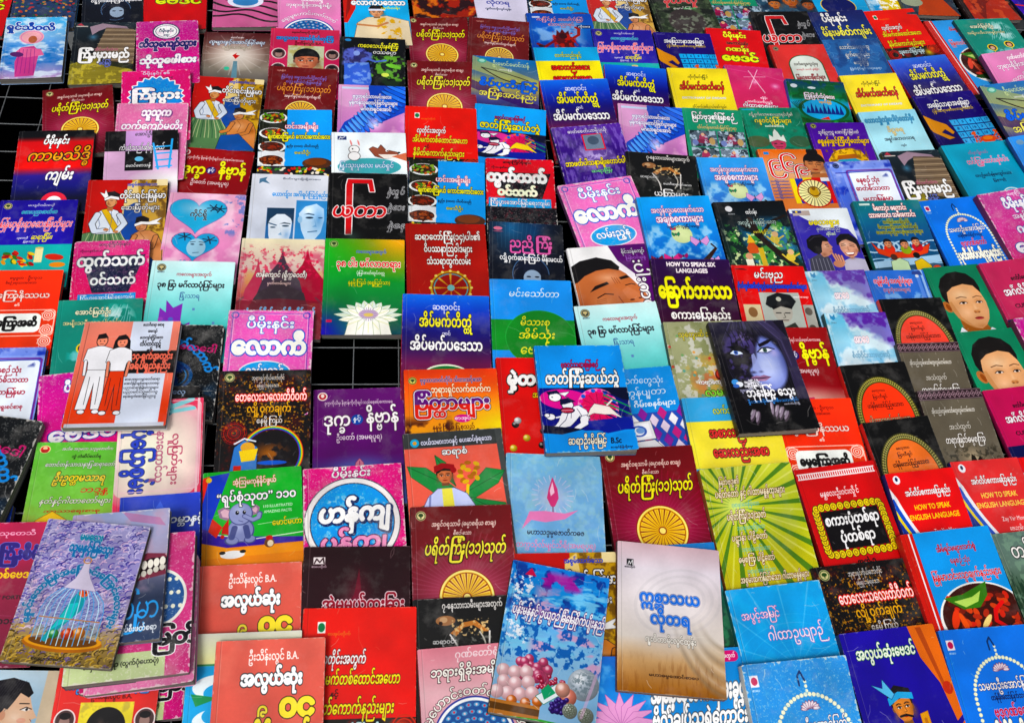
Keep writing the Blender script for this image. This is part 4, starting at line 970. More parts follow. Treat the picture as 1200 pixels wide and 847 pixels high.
@design(bg='#e85018', spine='#701810', R=1.35)
def c_byittha(c):
    c.bg((0, '#e04014'), (.5, '#f07818'), (1.1, '#e8b820')); c.glow(1, .8, .8, '#f8e020', 1, .6).logo(.09, .16, .045, '#d8d070').cloud('#38100c', 5, .45, .6, 1, c.reg(-.1, .72, .5, 1.4, .15))
    c.T('ဗုဒ္ဓဘာသာဝင်တိုင်း သိထားသင့်သော', .5, .16, .08, '#282878', wd=.66, b=.03, out='#f4f0f8', ow=.04).T('ဘုရားရှင်လက်ထက်က', .6, .3, .12, '#fff8d8', wd=.64, b=.03, out='#a83010', ow=.05)
    c.T('ဗြိတ္ထာများ', .5, .5, .26, '#601878', wd=.8, b=.05, out='#fff', ow=.04, out2='#180818', ow2=.07, grad='#d82818').e(.6, .7, .09, .055, '#d82890').T('စာအုပ်', .6, .7, .06, '#fff').T('နန္ဒမှိုကြယ် ပြုစုသည်', .5, .82, .08, '#58200c', wd=.44, b=.02)
    c.p([(.6, .98), (.75, .84), (.8, .88), (.82, .98)], '#101018')


@design(bg='#e87060', spine='#303438', W=320, R=1.4)
def c_sayasan(c):
    c.r(0, 0, 1, .2, '#383c3c').p([(.93, 0), (1.1, 0), (1.1, 1.5), (.99, 1.5)], '#484c4c').e(.11, .13, .045, .045, '#38a8d0').e(.11, .13, .02, .02, '#e0a040')
    for pts in ([(.5, .75), (.2, .45), (.02, .42), (.05, .55), (.3, .8)], [(.5, .8), (.05, .95), (.02, 1.1), (.3, 1.05), (.5, .9)], [(.55, .8), (.8, .5), (.98, .55), (.9, .7), (.6, .9)], [(.6, .85), (.95, .95), (.97, 1.1), (.75, 1.05), (.6, .95)], [(.48, .7), (.4, .4), (.3, .3), (.32, .5)]):
        c.p(pts, '#2c8c48', out='#145028', ow=.005).l([pts[0], pts[2]], .006, '#145028')
    for k in range(14): c.e(.62 + .09 * math.sin(k * 1.9), .42 + .018 * k, .035, .025, '#d8b030' if k % 2 else '#b07020', 40 * k)
    c.l([(.6, .7), (.56, 1.0), (.6, 1.3)], .03, '#e8c830').p([(.2, .82), (.3, .72), (.46, .72), (.58, .8), (.66, .98), (.7, 1.2), (.6, 1.24), (.6, 1.4), (.2, 1.4), (.19, 1.24), (.1, 1.18), (.13, .98)], '#c8d0f4', out='#504870').glow(.2, 1.05, .1, '#8890c4', .8, .2).glow(.62, 1.08, .08, '#8890c4', .8, .18).p([(.34, .72), (.44, .72), (.48, 1.4), (.34, 1.4)], '#e8e060')
    c.face(.38, .56, .075, '#c87850', '#201410').p([(.28, .52), (.28, .44), (.36, .4), (.48, .43), (.49, .5), (.38, .47)], '#a01820').e(.47, .5, .03, .03, '#a01820').l([(.22, .8), (.2, 1.0), (.28, 1.15)], .02, '#8890c0')
    c.T('လယ်သမားဘဝနှင့် ပေးဆပ်ခဲ့ရသော', .53, .13, .08, '#f0f0fc', wd=.72, b=.03, out='#282c50', ow=.04, ang=-1).T('ဆရာစံ', .5, .27, .11, '#fff', wd=.26, b=.03, out='#202020', ow=.05)


@design(bg='#101012', spine='#1c1c20', wear=.3)
def c_jewel(c):
    c.bg((0, '#141416'), (1.45, '#181c18')); c.T('၇-နေ့သားသမီးများအတွက်', .6, .1, .1, '#f0ece8', wd=.62, b=.03)
    c.e(.32, .27, .1, .06, '#a87850').e(.3, .26, .04, .035, '#d0a880').e(.27, .3, .02, .02, '#301810').p([(.36, .42), (.5, .3), (.62, .28), (.76, .42), (.7, .42), (.6, .34), (.5, .36), (.42, .46)], '#c08048').cloud('#e8c890', 30, .6, .7, .9, c.reg(.38, .26, .76, .46))
    for k in range(26):
        t = k / 25; c.e(.36 + .1 * t + .03 * math.sin(3 * t), .44 + .34 * t, .009, .009, '#e8e4e0').e(.76 - .02 * t, .42 + .3 * t, .009, .009, '#e8e4e0')
        c.e(.66 + .05 * math.sin(3.1 * t), .42 + .3 * t, .008, .008, '#c8c4b8')
    c.cloud('#b8b8b0', 16, .68, .8, .5, c.reg(.3, .4, .9, 1.0, .1)).T('ဆရာဝင်း', .3, .52, .07, '#d8d8d8', wd=.24).T('ယောဂီဆရာလင်းသော', .7, .64, .06, '#e8e8e8', wd=.4).T('ယတြာများ.....', .66, .86, .15, '#f0f0f0', wd=.6, b=.03, out='#303030')


@design(bg='#dcd8ec', wear=.1)
def c_white(c):
    c.T('ဣစ္ဆာသယ', .5, .66, .17, '#4850a0', wd=.6, b=.03).T('လိုတရ', .5, .9, .16, '#4850a0', wd=.4, b=.03).T('ဂျူးဝိတာမိုးလွင်ထွန်း', .5, 1.1, .07, '#404860', wd=.44).T('မဟာဓမ္မ', .5, .3, .1, '#6068a8')


@design(bg='#d8ccd4', wear=.15, W=400, R=1.4, spine='#583020', q=1.0)
def c_white_big(c):
    c.bg((0, '#d4b8c0'), (.25, '#dcd4dc'), (.9, '#d4ccc4'), (1.12, '#c8a478'), (1.4, '#94602c')); c.glow(.45, .6, .5, '#f0ecf0', .9, .55)
    rg = np.clip((c.Y - .72 + (c.X - .5) * .1) * 3, 0, 1) * np.clip((c.X - .28) * 5, 0, 1)
    for k in range(7):
        d = np.hypot((c.X - 1.12) / (.62 - .045 * k), (c.Y - .45 - .03 * k) / (.95 - .1 * k)) - 1
        c.put(np.clip(1 - np.abs(d) / (.05 + .01 * k), 0, 1) * rg, ['#84796a', '#d0c8bc', '#94897a', '#dcd4c8', '#887c6c', '#c4b8a4', '#786850'][k], .5)
    for k in range(3): c.e(.58, .55, .42 - .08 * k, .3 - .06 * k, '#b8b4b8', -20, ring=.012, al=.2)
    c.cloud('#704020', 40, .5, .8, .25, c.reg(0, 1.1, 1, 1.4, .15), sx=1, sy=.2).r(.09, .17, .155, .235, '#181820').l([(.1, .23), (.115, .19), (.125, .22), (.145, .18), (.15, .23)], .007, '#f0f0f0').T('စာပေတိုက်', .12, .25, .022, '#181820')
    c.T('ဣစ္ဆာသယ', .5, .53, .15, '#3c78d8', wd=.58, b=.035, out='#fdfdfd', ow=.02, out2='#283870', ow2=.05).T('လိုတရ', .5, .73, .15, '#3c78d8', wd=.38, b=.035, out='#fdfdfd', ow=.02, out2='#283870', ow2=.05)
    c.T('ဂျူးဝိတာမိုးလွင်ထွန်း', .5, .92, .075, '#f4f0e8', wd=.48, b=.03, out='#282420', ow=.035).T('မဟာဓမ္မအောင်စာပေ', .52, 1.24, .035, '#402818', wd=.46)


@design(bg='#5870c0', spine='#202850')
def c_beads(c):
    c.bg((0, '#3878b8'), (.45, '#607888'), (.7, '#b8b050'), (1.0, '#585890'), (1.45, '#181848'))
    c.p([(0, .0), (1, .5), (1, .75), (0, .35)], '#d8d060', .5).p([(0, .6), (1, 1.1), (1, 1.3), (0, .8)], '#381c60', .7).e(.14, .11, .07, .055, '#58a890').e(.14, .11, .045, .035, '#a8d8c8')
    c.T('ဦးမောင်မောင်သန့်', .58, .16, .12, '#d8e8a8', wd=.56, b=.01).T('ဘာသာပြန်', .5, .3, .05, '#e0e0e0', wd=.2)
    for k in range(44): t = k / 43; c.e(.14 + .68 * t, .28 + .32 * t + .1 * math.sin(t * 3.1), .011, .011, '#201418'); c.e(.14 + .7 * t, .28 + .24 * t - .02 * math.sin(t * 3.1), .009, .009, '#201418')
    c.T('စိပ်ပုတီးဖြင့်', .55, .68, .2, '#2868d8', wd=.88, b=.06, out='#102040', ow=.03, ang=3).T('အကြံအောင်နည်း', .54, .92, .18, '#f0e878', wd=.86, b=.02, out='#302820', ow=.03, ang=3)


def _jat(c, t1, gold):
    c.T('ဗုဒ္ဓဝင်ဘုရားဖြစ်စဉ်', .5, .27, .1, '#c02050', wd=.44, b=.03, out='#101048', ow=.04).T('ဇာတ်ကြီးဆယ်ဘွဲ့', .5, .46, .2, gold, wd=.84, b=.04, out='#181820', ow=.05)
    c.r(0, .57, 1, 1.12, '#1c2080').p([(0, .57), (.5, .6), (1, .75), (1, .57)], '#0c1030').e(.28, .72, .28, .13, '#d84898', 5).e(.64, .82, .21, .22, '#d81c60').e(.64, .82, .21, .22, '#f090c0' if t1 else '#e87830', ring=.018)
    for k in range(18): c.e(.64 + .2 * math.cos(k * .35), .82 + .21 * math.sin(k * .35), .025, .025, '#2060c8' if k % 2 else '#e04898')
    c.rays(.64, .82, 12, '#801040', .12, 0, .17, .8)
    for k in range(7): c.l([(.72, .62 + .05 * k), (1, .78 + .05 * k)], .02, '#188858' if k % 2 else '#101c60')
    O = '#14143c'; Wt = '#f4f4f8'
    c.e(.17, .69, .07, .055, Wt).e(.17, .69, .07, .055, O, ring=.004).p([(.1, .66), (.08, .62), (.2, .6), (.25, .66), (.2, .64)], O).p([(.22, .64), (.34, .62), (.28, .68), (.32, .7)], Wt, out=O, ow=.004).e(.14, .69, .01, .006, O).l([(.11, .73), (.15, .74)], .006, '#c01838')
    c.p([(.18, 1.0), (.22, .9), (.3, .83), (.42, .8), (.5, .86), (.53, .96), (.48, 1.0), (.42, .93), (.36, 1.0), (.3, 1.06), (.2, 1.08), (.06, 1.12), (.04, 1.08), (.14, 1.05)], Wt, out=O, ow=.005)
    c.p([(.42, .94), (.52, .92), (.5, 1.04), (.4, 1.1), (.34, 1.08), (.42, 1.02)], Wt, out=O, ow=.005).l([(.3, .88), (.26, .98), (.18, 1.06)], .006, O).l([(.4, .84), (.44, .93), (.4, 1.0)], .006, O).l([(.34, .84), (.32, .96)], .005, O)
    c.e(.3, .79, .065, .06, Wt).e(.3, .79, .065, .06, O, ring=.004).p([(.22, .79), (.22, .72), (.32, .7), (.4, .75), (.34, .76), (.28, .78)], O).e(.29, .86, .075, .035, '#b01838').e(.29, .86, .075, .035, O, ring=.004).l([(.23, .86), (.35, .86)], .008, '#f0c0d0').e(.1, .94, .05, .04, Wt).e(.1, .94, .05, .04, O, ring=.004).e(.06, .92, .03, .025, Wt).e(.06, .92, .03, .025, O, ring=.003).l([(.16, .95), (.24, .93)], .02, Wt)
    for k in range(6): c.l([(.52 + .05 * k, .98), (.56 + .05 * k, 1.1)], .006, '#0c1468')
    c.p([(.55, .84), (.6, .78), (.76, .82), (.84, .92), (.9, .98), (.78, .92), (.7, .92), (.58, .9), (.5, .94)], '#f4d428' if not t1 else '#f0e8e0', out='#101030', ow=.004).l([(.74, .8), (.8, .74)], .02, '#f4d428' if not t1 else '#f0e8e0')
    c.p([(0, 1.05), (.4, 1.1), (.7, 1.2), (1, 1.12), (1, 1.45), (0, 1.45)], '#1890e0').p([(0, 1.04), (.45, 1.1), (.2, 1.16), (0, 1.14)], '#0c1030').p([(.5, 1.0), (1, .95), (1, 1.1), (.7, 1.16), (.5, 1.08)], '#1c2898')


@design(bg='#10a4f0', spine='#104878')
def c_jat(c): _jat(c, 0, '#f4e828')


@design(bg='#1498ec', wear=.5, spine='#205080', W=400, R=1.38, q=1.0)
def c_jat_white(c):
    _jat(c, 1, '#f6f6f4'); c.T('ဆရာဦးမိုးမြင့်', .46, 1.25, .13, '#f4ecd8', wd=.42, b=.03, out='#101830', ow=.05).T('B.Sc', .77, 1.26, .1, '#101830', wd=.12).T('စာအုပ်ဖြန့်ချိရေး', .82, 1.34, .03, '#101830', wd=.24)


@design(bg='#1098f0', spine='#104878')
def c_mintha(c):
    c.T('မင်းသော်တာ', .53, .25, .15, '#f4faff', wd=.62, b=.015).r(0, .68, 1, 1.18, '#0c9028').e(.58, .98, .42, .46, '#20a840').e(.58, .98, .412, .452, '#0c8824')
    c.T('မိသားစု', .52, .73, .15, '#f0ec28', wd=.36, b=.03, out='#305008', ow=.02).T('အိမ်သုံး', .53, .94, .17, '#f0ec28', wd=.44, b=.03, out='#305008', ow=.02).T('ဗေဒင်', .5, 1.18, .2, '#f0ec28', wd=.36, b=.03)


@design(bg='#dc1410', spine='#801008')
def c_medta(c):
    c.T('မှဲ့တစ်လုံး', .48, .36, .26, '#fbf8f4', wd=.74, b=.06, out='#181010', ow=.05, sh='#181010').T('အဟောများ', .6, .6, .12, '#f0d828', wd=.4, b=.03, out='#301008')
    for x, y, q in ((.18, 1.05, '#181414'), (.21, .99, '#d8d8d8'), (.3, 1.25, '#f0d020'), (.5, 1.15, '#181414'), (.47, 1.36, '#181414'), (.14, 1.4, '#f0d020'), (.7, 1.2, '#1878d0')): c.ball(x, y, .042, q)


@design(bg='#78b8dc', wear=.4, spine='#305878', W=320, q=1.0)
def c_candlehand(c):
    c.bg((0, '#70b4d8'), (.3, '#78b0d8'), (1.45, '#68a8e0')).cloud('#a0d0e4', 8, .5, .8, .5).cloud('#90c0c8', 20, .55, .8, .4)
    c.glow(.48, .47, .25, '#e8c8e0', .7).rays(.48, .45, 22, '#f0d0e8', .12, .15, .22, .8)
    c.p([(.48, .25), (.53, .38), (.54, .48), (.5, .57), (.46, .57), (.42, .48), (.44, .38)], '#d0387c').p([(.48, .3), (.5, .42), (.46, .46), (.45, .4)], '#f4c8dc').l([(.48, .57), (.48, .65)], .01, '#802858')
    c.p([(.22, .68), (.24, .63), (.4, .62), (.6, .64), (.74, .6), (.6, .7), (.4, .74), (.26, .72), (.16, .82)], '#e080b8'); c.T('မဟာသဒ္ဓမ္မဇောတိကဓဇ', .5, .85, .07, '#1c2038', wd=.58, b=.02)
    c.T('တက္ကသိုလ်မျှင်သီရိ(အမရပူရ)', .5, .98, .08, '#d860a0', wd=.8, b=.0, out='#e8e0f0', ow=.03).T('ဘဝအမြင်တော်ငါ', .48, 1.17, .14, '#181c58', wd=.78, b=.06, out='#c0d8f0', ow=.03)


@design(bg='#3c90d8', wear=.35, spine='#183020', W=420, R=1.5, q=1.0)
def c_fruit(c):
    c.bg((0, '#4888d4'), (.4, '#60a8e4'), (.85, '#a0ccec'), (1.3, '#90b8d8')); c.cloud('#1c3c90', 9, .5, .62, .9, c.reg(0, 0, 1, .5, .08)).cloud('#90d0f0', 8, .5, .7, .9, c.reg(0, .1, 1, .9, .1), sx=.6, sy=2).cloud('#e0a8c8', 4, .6, .72, .8, c.reg(.3, .25, 1, 1.0, .1), sx=.6, sy=1.8)
    c.cloud('#1858b0', 20, .55, .7, .8, c.reg(0, .35, 1, 1.0, .05)).cloud('#fff', 24, .66, .76, .9, c.reg(0, .1, .3, .8, .05)); c.p([(.14, .13), (.2, .05), (.26, .13)], '#c02850').cloud('#b03090', 9, .45, .6, .8, c.reg(.28, .06, .72, .22, .06))
    for k in range(34): c.star(.04 + .2 * c.rng.random(), .06 + .75 * c.rng.random(), .022, .008, 5, '#e8f0fc', ph=k)
    R_ = c.rng
    for k in range(40): c.ball(.22 + .3 * R_.random(), .95 + .18 * R_.random(), .045, '#d8688c')
    for k in range(24): c.ball(.42 + .25 * R_.random(), 1.08 + .12 * R_.random(), .02, '#c02c50')
    for x, y in ((.08, 1.1), (.19, 1.1), (.3, 1.08), (.1, 1.2), (.21, 1.2), (.33, 1.17), (.15, 1.3), (.27, 1.29), (.38, 1.26), (.05, 1.3)): c.ball(x, y, .064, '#f0c8cc', '#ffffff', .62)
    for x, y in ((.2, 1.36), (.33, 1.36), (.44, 1.33)): c.ball(x, y, .05, '#e08858')
    c.r(0, 1.37, .47, 1.47, '#b88050').r(0, 1.4, .47, 1.41, '#604020').p([(.42, 1.28), (.6, 1.14), (.68, 1.2), (.5, 1.34)], '#e8f0f4', out='#408878').p([(.46, 1.22), (.52, 1.15), (.6, 1.22), (.5, 1.3)], '#30a070')
    c.ball(.85, 1.1, .15, '#c0ccd8', '#fff', .5).cloud('#708088', 50, .5, .6, .8, np.clip((.14 - np.hypot(c.X - .85, c.Y - 1.1)) * 20, 0, 1)); c.ball(.72, 1.24, .08, '#e89888'); c.ball(.66, 1.18, .07, '#e0a898')
    for k in range(34): c.ball(.56 + .16 * R_.random(), 1.26 + .13 * R_.random(), .023, '#3c2878', '#a0a0e0')
    for x, y, r_ in ((.75, 1.36, .07), (.9, 1.38, .075)):
        c.ball(x, y, r_, '#a0a8a0', '#f8f8f0')
        for k in range(16): c.e(x + r_ * .8 * math.cos(k * 2.4) * math.sqrt(k / 16), y + r_ * .8 * math.sin(k * 2.4) * math.sqrt(k / 16), .013, .01, '#606858', ring=.003)
    c.p([(0, 1.47), (.5, 1.44), (1, 1.46), (1, 1.5), (0, 1.5)], '#40a040').l([(.86, 1.4), (1, .85)], .03, '#e0b8d8', .5)
    c.T('ပန်းမန်နှင့် ဥယျာဉ်ခြံမြေစိုက်ပျိုးနည်း', .54, .5, .13, '#fdfdff', wd=.94, b=.04, out='#502878', ow=.06)


@design(bg='#1870c8', wear=.1, W=320)
def c_pinklotus(c):
    c.bg((0, '#1868c0'), (.5, '#2888d8')).cloud('#78c0f0', 5, .5, .8, .6)
    for k in range(11): a = math.radians(-200 + 22 * k); c.p([(.62, .95), (.62 + .2 * math.cos(a) - .06 * math.sin(a), .9 + .2 * math.sin(a) + .06 * math.cos(a)), (.62 + .46 * math.cos(a), .9 + .4 * math.sin(a)), (.62 + .2 * math.cos(a) + .06 * math.sin(a), .9 + .2 * math.sin(a) - .06 * math.cos(a))], '#e0a0d0', out='#b060a8', ow=.005)


@design(bg='#1c60c0', spine='#102850')
def c_dancer(c):
    c.bg((0, '#1c50b8'), (.4, '#2868c8'), (1.0, '#1840a0')).cloud('#a0c8f0', 4, .5, .75, .8, c.reg(.0, .2, .8, 1.1, .2)); c.r(.08, .08, .2, .12, '#d0d8f0')
    c.T('ကပြိုင်နှင့် အခေါက်မြင့်', .5, .16, .1, '#f0b8c8', wd=.72, b=.02, out='#281850', ow=.04).T('သောပညာရပ်', .5, .29, .1, '#f0b8c8', wd=.4, b=.02, out='#281850', ow=.04).r(.74, .3, .96, .38, '#183060').T('ကိုဗေဒ', .85, .34, .06, '#fff')
    c.p([(.4, .55), (.42, .42), (.46, .5), (.5, .4), (.54, .5), (.6, .44), (.6, .58), (.66, .62), (.64, .8), (.72, 1.3), (.34, 1.3), (.4, .8), (.34, .64)], '#5c1c20').cloud('#b83028', 16, .5, .65, .9, c.reg(.34, .42, .7, 1.2, .03)).e(.5, .58, .06, .07, '#381018')
    c.l([(.62, .65), (.74, .55), (.76, .4), (.72, .36)], .05, '#a83028').l([(.38, .68), (.2, .85), (.1, .78)], .05, '#802028').e(.15, .83, .05, .03, '#301018')


@design(bg='#1ca8e0', spine='#205080')
def c_stripes(c):
    c.r(0, .33, 1, .95, '#f4e420').T('လက်သည်းနှင့်', .52, .2, .12, '#f0ec40', wd=.42, b=.02, out='#305008', ow=.04)
    c.T('အစာလည်းဆေး', .52, .5, .17, '#e01c14', wd=.6, b=.05, out='#301008', ow=.05).T('ဆေးလည်းအစာ', .52, .76, .17, '#e01c14', wd=.6, b=.05, out='#301008', ow=.05).e(.5, 1.3, .3, .28, '#f0c820').e(.5, 1.3, .285, .265, '#141c60')


@design(bg='#503090', wear=.5, spine='#201840', R=1.4)
def c_purplefur(c):
    c.bg((0, '#60409c'), (.6, '#3c2878'), (1.4, '#483088')).cloud('#9078c8', 16, .5, .75, .6, sx=2, sy=.6).glow(.5, .68, .32, '#d8c8f0', .9, .3, p=.6).cloud('#604890', 16, .45, .65, .8, c.reg(.25, .5, .8, 1, .05))
    c.r(.4, .18, .7, .52, '#d83848').r(.42, .2, .68, .5, '#78889c').e(.55, .32, .08, .09, '#4c5c70').T('ဓာတ်စေတိယာမ္ပိုပ္ပယို', .5, .12, .09, '#e8e0f8', wd=.56, b=.03, out='#281850', ow=.05)
    c.T('ဘာဖတ်ပါသနာမျိုးတောင်ပါ', .5, .78, .14, '#f0e048', wd=.86, b=.04, out='#281030', ow=.05).T('ဆရာခြိမ့်', .55, .95, .08, '#88d8a0', wd=.3, out='#102818')


@design(bg='#f0f0f0', wear=.2, spine='#e8e8ec', W=320)
def c_manface(c):
    c.p([(.52, 0), (1, 0), (1, 1.45), (.76, 1.45), (.72, .7)], '#5c1470').p([(.56, .22), (.8, .55), (.9, .85), (.85, 1.3), (.7, 1.4), (.6, .6)], '#f8f4f8')
    c.p([(-.02, 1.3), (-.02, .5), (.1, .42), (.34, .36), (.54, .38), (.66, .5), (.74, .64), (.84, .84), (.88, .98), (.84, 1.1), (.74, 1.2), (.5, 1.4), (-.02, 1.45)], '#c47a54')
    c.glow(.42, .55, .26, '#eab490', .9, .14).glow(.3, .98, .24, '#e0a078', .8, .2).glow(.78, 1.0, .1, '#e89c80', .8, .1).glow(.05, 1.1, .3, '#8c4830', .6, .4)
    c.p([(-.02, .62), (-.02, .34), (.12, .24), (.34, .19), (.52, .26), (.6, .38), (.58, .44), (.46, .4), (.3, .42), (.14, .5), (.04, .6)], '#131113')
    c.p([(.16, .78), (.24, .68), (.4, .62), (.42, .66), (.28, .72)], '#1c1210').p([(.56, .56), (.66, .53), (.7, .57), (.58, .6)], '#1c1210').l([(.24, .88), (.34, .82), (.44, .84)], .016, '#2c140c').l([(.62, .7), (.7, .68), (.74, .7)], .014, '#2c140c')
    for k in range(3): c.l([(.47 + .03 * k, .55 + .01 * k), (.5 + .03 * k, .66)], .008, '#98543a').l([(.22, .93 + .03 * k), (.34, .9 + .03 * k)], .006, '#98543a')
    c.p([(.56, .78), (.64, .72), (.76, .84), (.8, .94), (.7, .98), (.6, .92)], '#cc8460').e(.66, .95, .03, .014, '#5c281c').e(.76, .93, .02, .012, '#5c281c').l([(.5, .88), (.54, 1.0), (.52, 1.14)], .012, '#8c4830')
    c.p([(.56, 1.08), (.7, 1.0), (.84, 1.02), (.82, 1.14), (.66, 1.24), (.58, 1.2)], '#8c3428').p([(.6, 1.08), (.72, 1.03), (.8, 1.05), (.74, 1.1), (.62, 1.14)], '#f4ece4')
    c.T('စိုင်သန့်ကျော်', .82, .13, .085, '#f0f0f8', wd=.3, b=.02, out='#201028').T('ဖြစ်ဝင်မှန့်', .84, .24, .075, '#a070c0', wd=.26, b=.02).T(':ပါးကင်း', .84, .75, .2, '#f8f4f8', ang=90, wd=.95, b=.03, out='#281030')


@design(bg='#1c94e0', wear=.3, spine='#184878', W=320)
def c_computer(c):
    c.T('လက်တွေ့သုံး', .62, .2, .13, '#f0f4fc', wd=.5, b=.0, ang=3).T('ကွန်ပျူတာ', .62, .38, .13, '#f0f4fc', wd=.5, b=.0).T('ဂိမ်းစနစ်များ', .7, .56, .1, '#f0f4fc', wd=.5)
    c.r(0, .68, 1, 1.5, '#2c58b8')
    for i in range(7):
        for j in range(5):
            x, y = .3 + i * .115, .7 + j * .2 + (i % 2) * .1
            c.p([(x, y - .1), (x + .057, y), (x, y + .1), (x - .057, y)], ['#c83088', '#e8d8ec', '#9028a0', '#f0f0f4'][(i * 3 + j) % 4], out='#502070', ow=.002)
    c.p([(.28, .82), (.6, .8), (.62, 1.06), (.26, 1.08)], '#e8e8ec', out='#303040').p([(.31, .85), (.57, .83), (.58, 1.02), (.3, 1.04)], '#f8f8fc').e(.44, .94, .08, .07, '#3860b8', ring=.012).e(.46, .93, .05, .045, '#78a0d8').p([(.3, 1.1), (.6, 1.08), (.7, 1.22), (.3, 1.25)], '#d8d8dc', out='#303040')


@design(bg='#1c94dc', wear=.15, W=400, R=1.4)
def c_bigwhite(c):
    c.bg((0, '#2090d8'), (1.4, '#1888d4')).rr(.6, .03, .97, .15, .05, '#d02878').T('လူငယ်တို့အတွက်', .8, .09, .06, '#fff', wd=.28); c.T('အမြင့်သို့တက်လှမ်းခွင့်', .52, .45, .27, '#f8f8f8', wd=.9, b=.05, out='#607080', ow=.04)
    c.T('ဗိုလ်ချုပ်သူရဲကောင်း', .5, .72, .22, '#f8f8f8', wd=.9, b=.05, out='#404c58', ow=.04).T('တက္ကသိုလ်သျှင်သီရိရွှေဇင်ထွဏ်းဝေ', .52, .96, .11, '#f8f8f8', wd=.84, b=.03, out='#203040', ow=.06)


@design(bg='#106090', wear=.2)
def c_tealgreen(c): c.bg((0, '#1c80c8'), (.5, '#1c68a8'), (.8, '#186050'), (1.45, '#104030')).cloud('#38a068', 8, .5, .7, .7, c.reg(0, .6, 1, 1.45, .2))


@design(bg='#1c98e8', spine='#1c5890', W=320)
def c_butter(c):
    c.bg((0, '#12a4f0'), (.5, '#2090e0'), (1.0, '#2070c8'), (1.45, '#1c50a0')).cloud('#b0dcf4', 5, .5, .75, .8, c.reg(0, .55, 1, 1.3, .1)).e(.5, .72, .14, .14, '#c8d8a0').glow(.5, .72, .25, '#e8f0c0', .5)
    for x, y, k, col in ((.72, .86, 1.4, '#d8a0d8'), (.3, 1.15, 1.2, '#d85090'), (.1, 1.3, .8, '#e0a8c8'), (.1, 1.16, .9, '#802838'), (.42, .72, .6, '#208858'), (.4, .62, .4, '#c83858'), (.45, 1.12, .7, '#a03070'), (.85, 1.2, .8, '#d8a8e0')):
        for sg in (-1, 1): c.p([(x, y), (x + sg * .08 * k, y - .07 * k), (x + sg * .09 * k, y), (x + sg * .05 * k, y + .06 * k)], col, out='#402040', ow=.003)
        c.l([(x, y - .03 * k), (x, y + .04 * k)], .01, '#201020')
    c.p([(.45, 1.4), (.52, 1.25), (.7, 1.2), (.75, 1.28), (.66, 1.4)], '#d87828').p([(.68, 1.22), (.9, .98), (.93, 1.0), (.74, 1.28)], '#301810').l([(.9, .98), (.86, .92)], .025, '#301810')
    c.T('အလွန်လှပလေးနက်သော', .52, .27, .13, '#f0f0fc', wd=.72, b=.02, out='#b02860', ow=.045).T('အချစ်စကားများ', .52, .44, .17, '#f0f0fc', wd=.64, b=.03, out='#b02860', ow=.045).T('သုတောဝီ တွန့်မြိုင်မေတ္တ', .54, .58, .065, '#181c40', wd=.44, b=.02)


@design(bg='#3c1450', spine='#181018', W=320)
def c_six(c):
    c.bg((0, '#300c4c'), (1.0, '#380c30'), (1.45, '#500c1c')); c.T('HOW TO SPEAK SIX', .5, .1, .1, '#fbf4f4', wd=.62, b=.05).T('LANGUAGES', .5, .21, .1, '#fbf4f4', wd=.4, b=.05)
    c.T('ခြောက်ဘာသာ', .5, .57, .34, '#f6f020', wd=.92, b=.04, out='#201008', ow=.03).T('စကားပြောနည်း', .52, .96, .19, '#fbf8f4', wd=.74, b=.03, out='#200818', ow=.03)


@design(bg='#a8ac80', wear=.2, spine='#303828', W=320)
def c_splash(c):
    c.cloud('#88905c', 6, .5, .8, .7).cloud('#d8a830', 7, .5, .65, .9, np.clip(1 - np.hypot((c.X - .6) / .5, (c.Y - .9) / .45), 0, 1) ** .5).cloud('#d06028', 8, .5, .62, .95, np.clip(1 - np.hypot((c.X - .65) / .45, (c.Y - .95) / .4), 0, 1) ** .5).cloud('#d8d8d0', 12, .62, .7, .8)
    for k in range(26): x, y = c.rng.random(), .2 + c.rng.random(); c.e(x, y, .018, .018, ['#78a868', '#c03828', '#e0a040', '#58a090'][k % 4])
    c.e(.72, .88, .2, .15, '#701810').e(.73, .86, .19, .135, '#d84020').glow(.68, .8, .1, '#f09060', .7)
    for x, y in ((.6, .1), (.62, .46), (.72, .42)): c.e(x - .02, y, .03, .025, '#801810').e(x + .02, y, .03, .025, '#801810').p([(x - .05, y), (x + .05, y), (x, y + .06)], '#801810')
    c.T('သုတွေးဆိ ဘဝ', .4, .22, .12, '#e0d020', wd=.48, b=.02, out='#404010').T('ကဗျာကျော်တွေးခေါ်ပုံ', .6, .99, .09, '#fff', wd=.6, b=.03, out='#402010', ow=.03).T('လှမင်းနွေ', .6, 1.16, .16, '#90e030', wd=.5, b=.03, out='#203008')


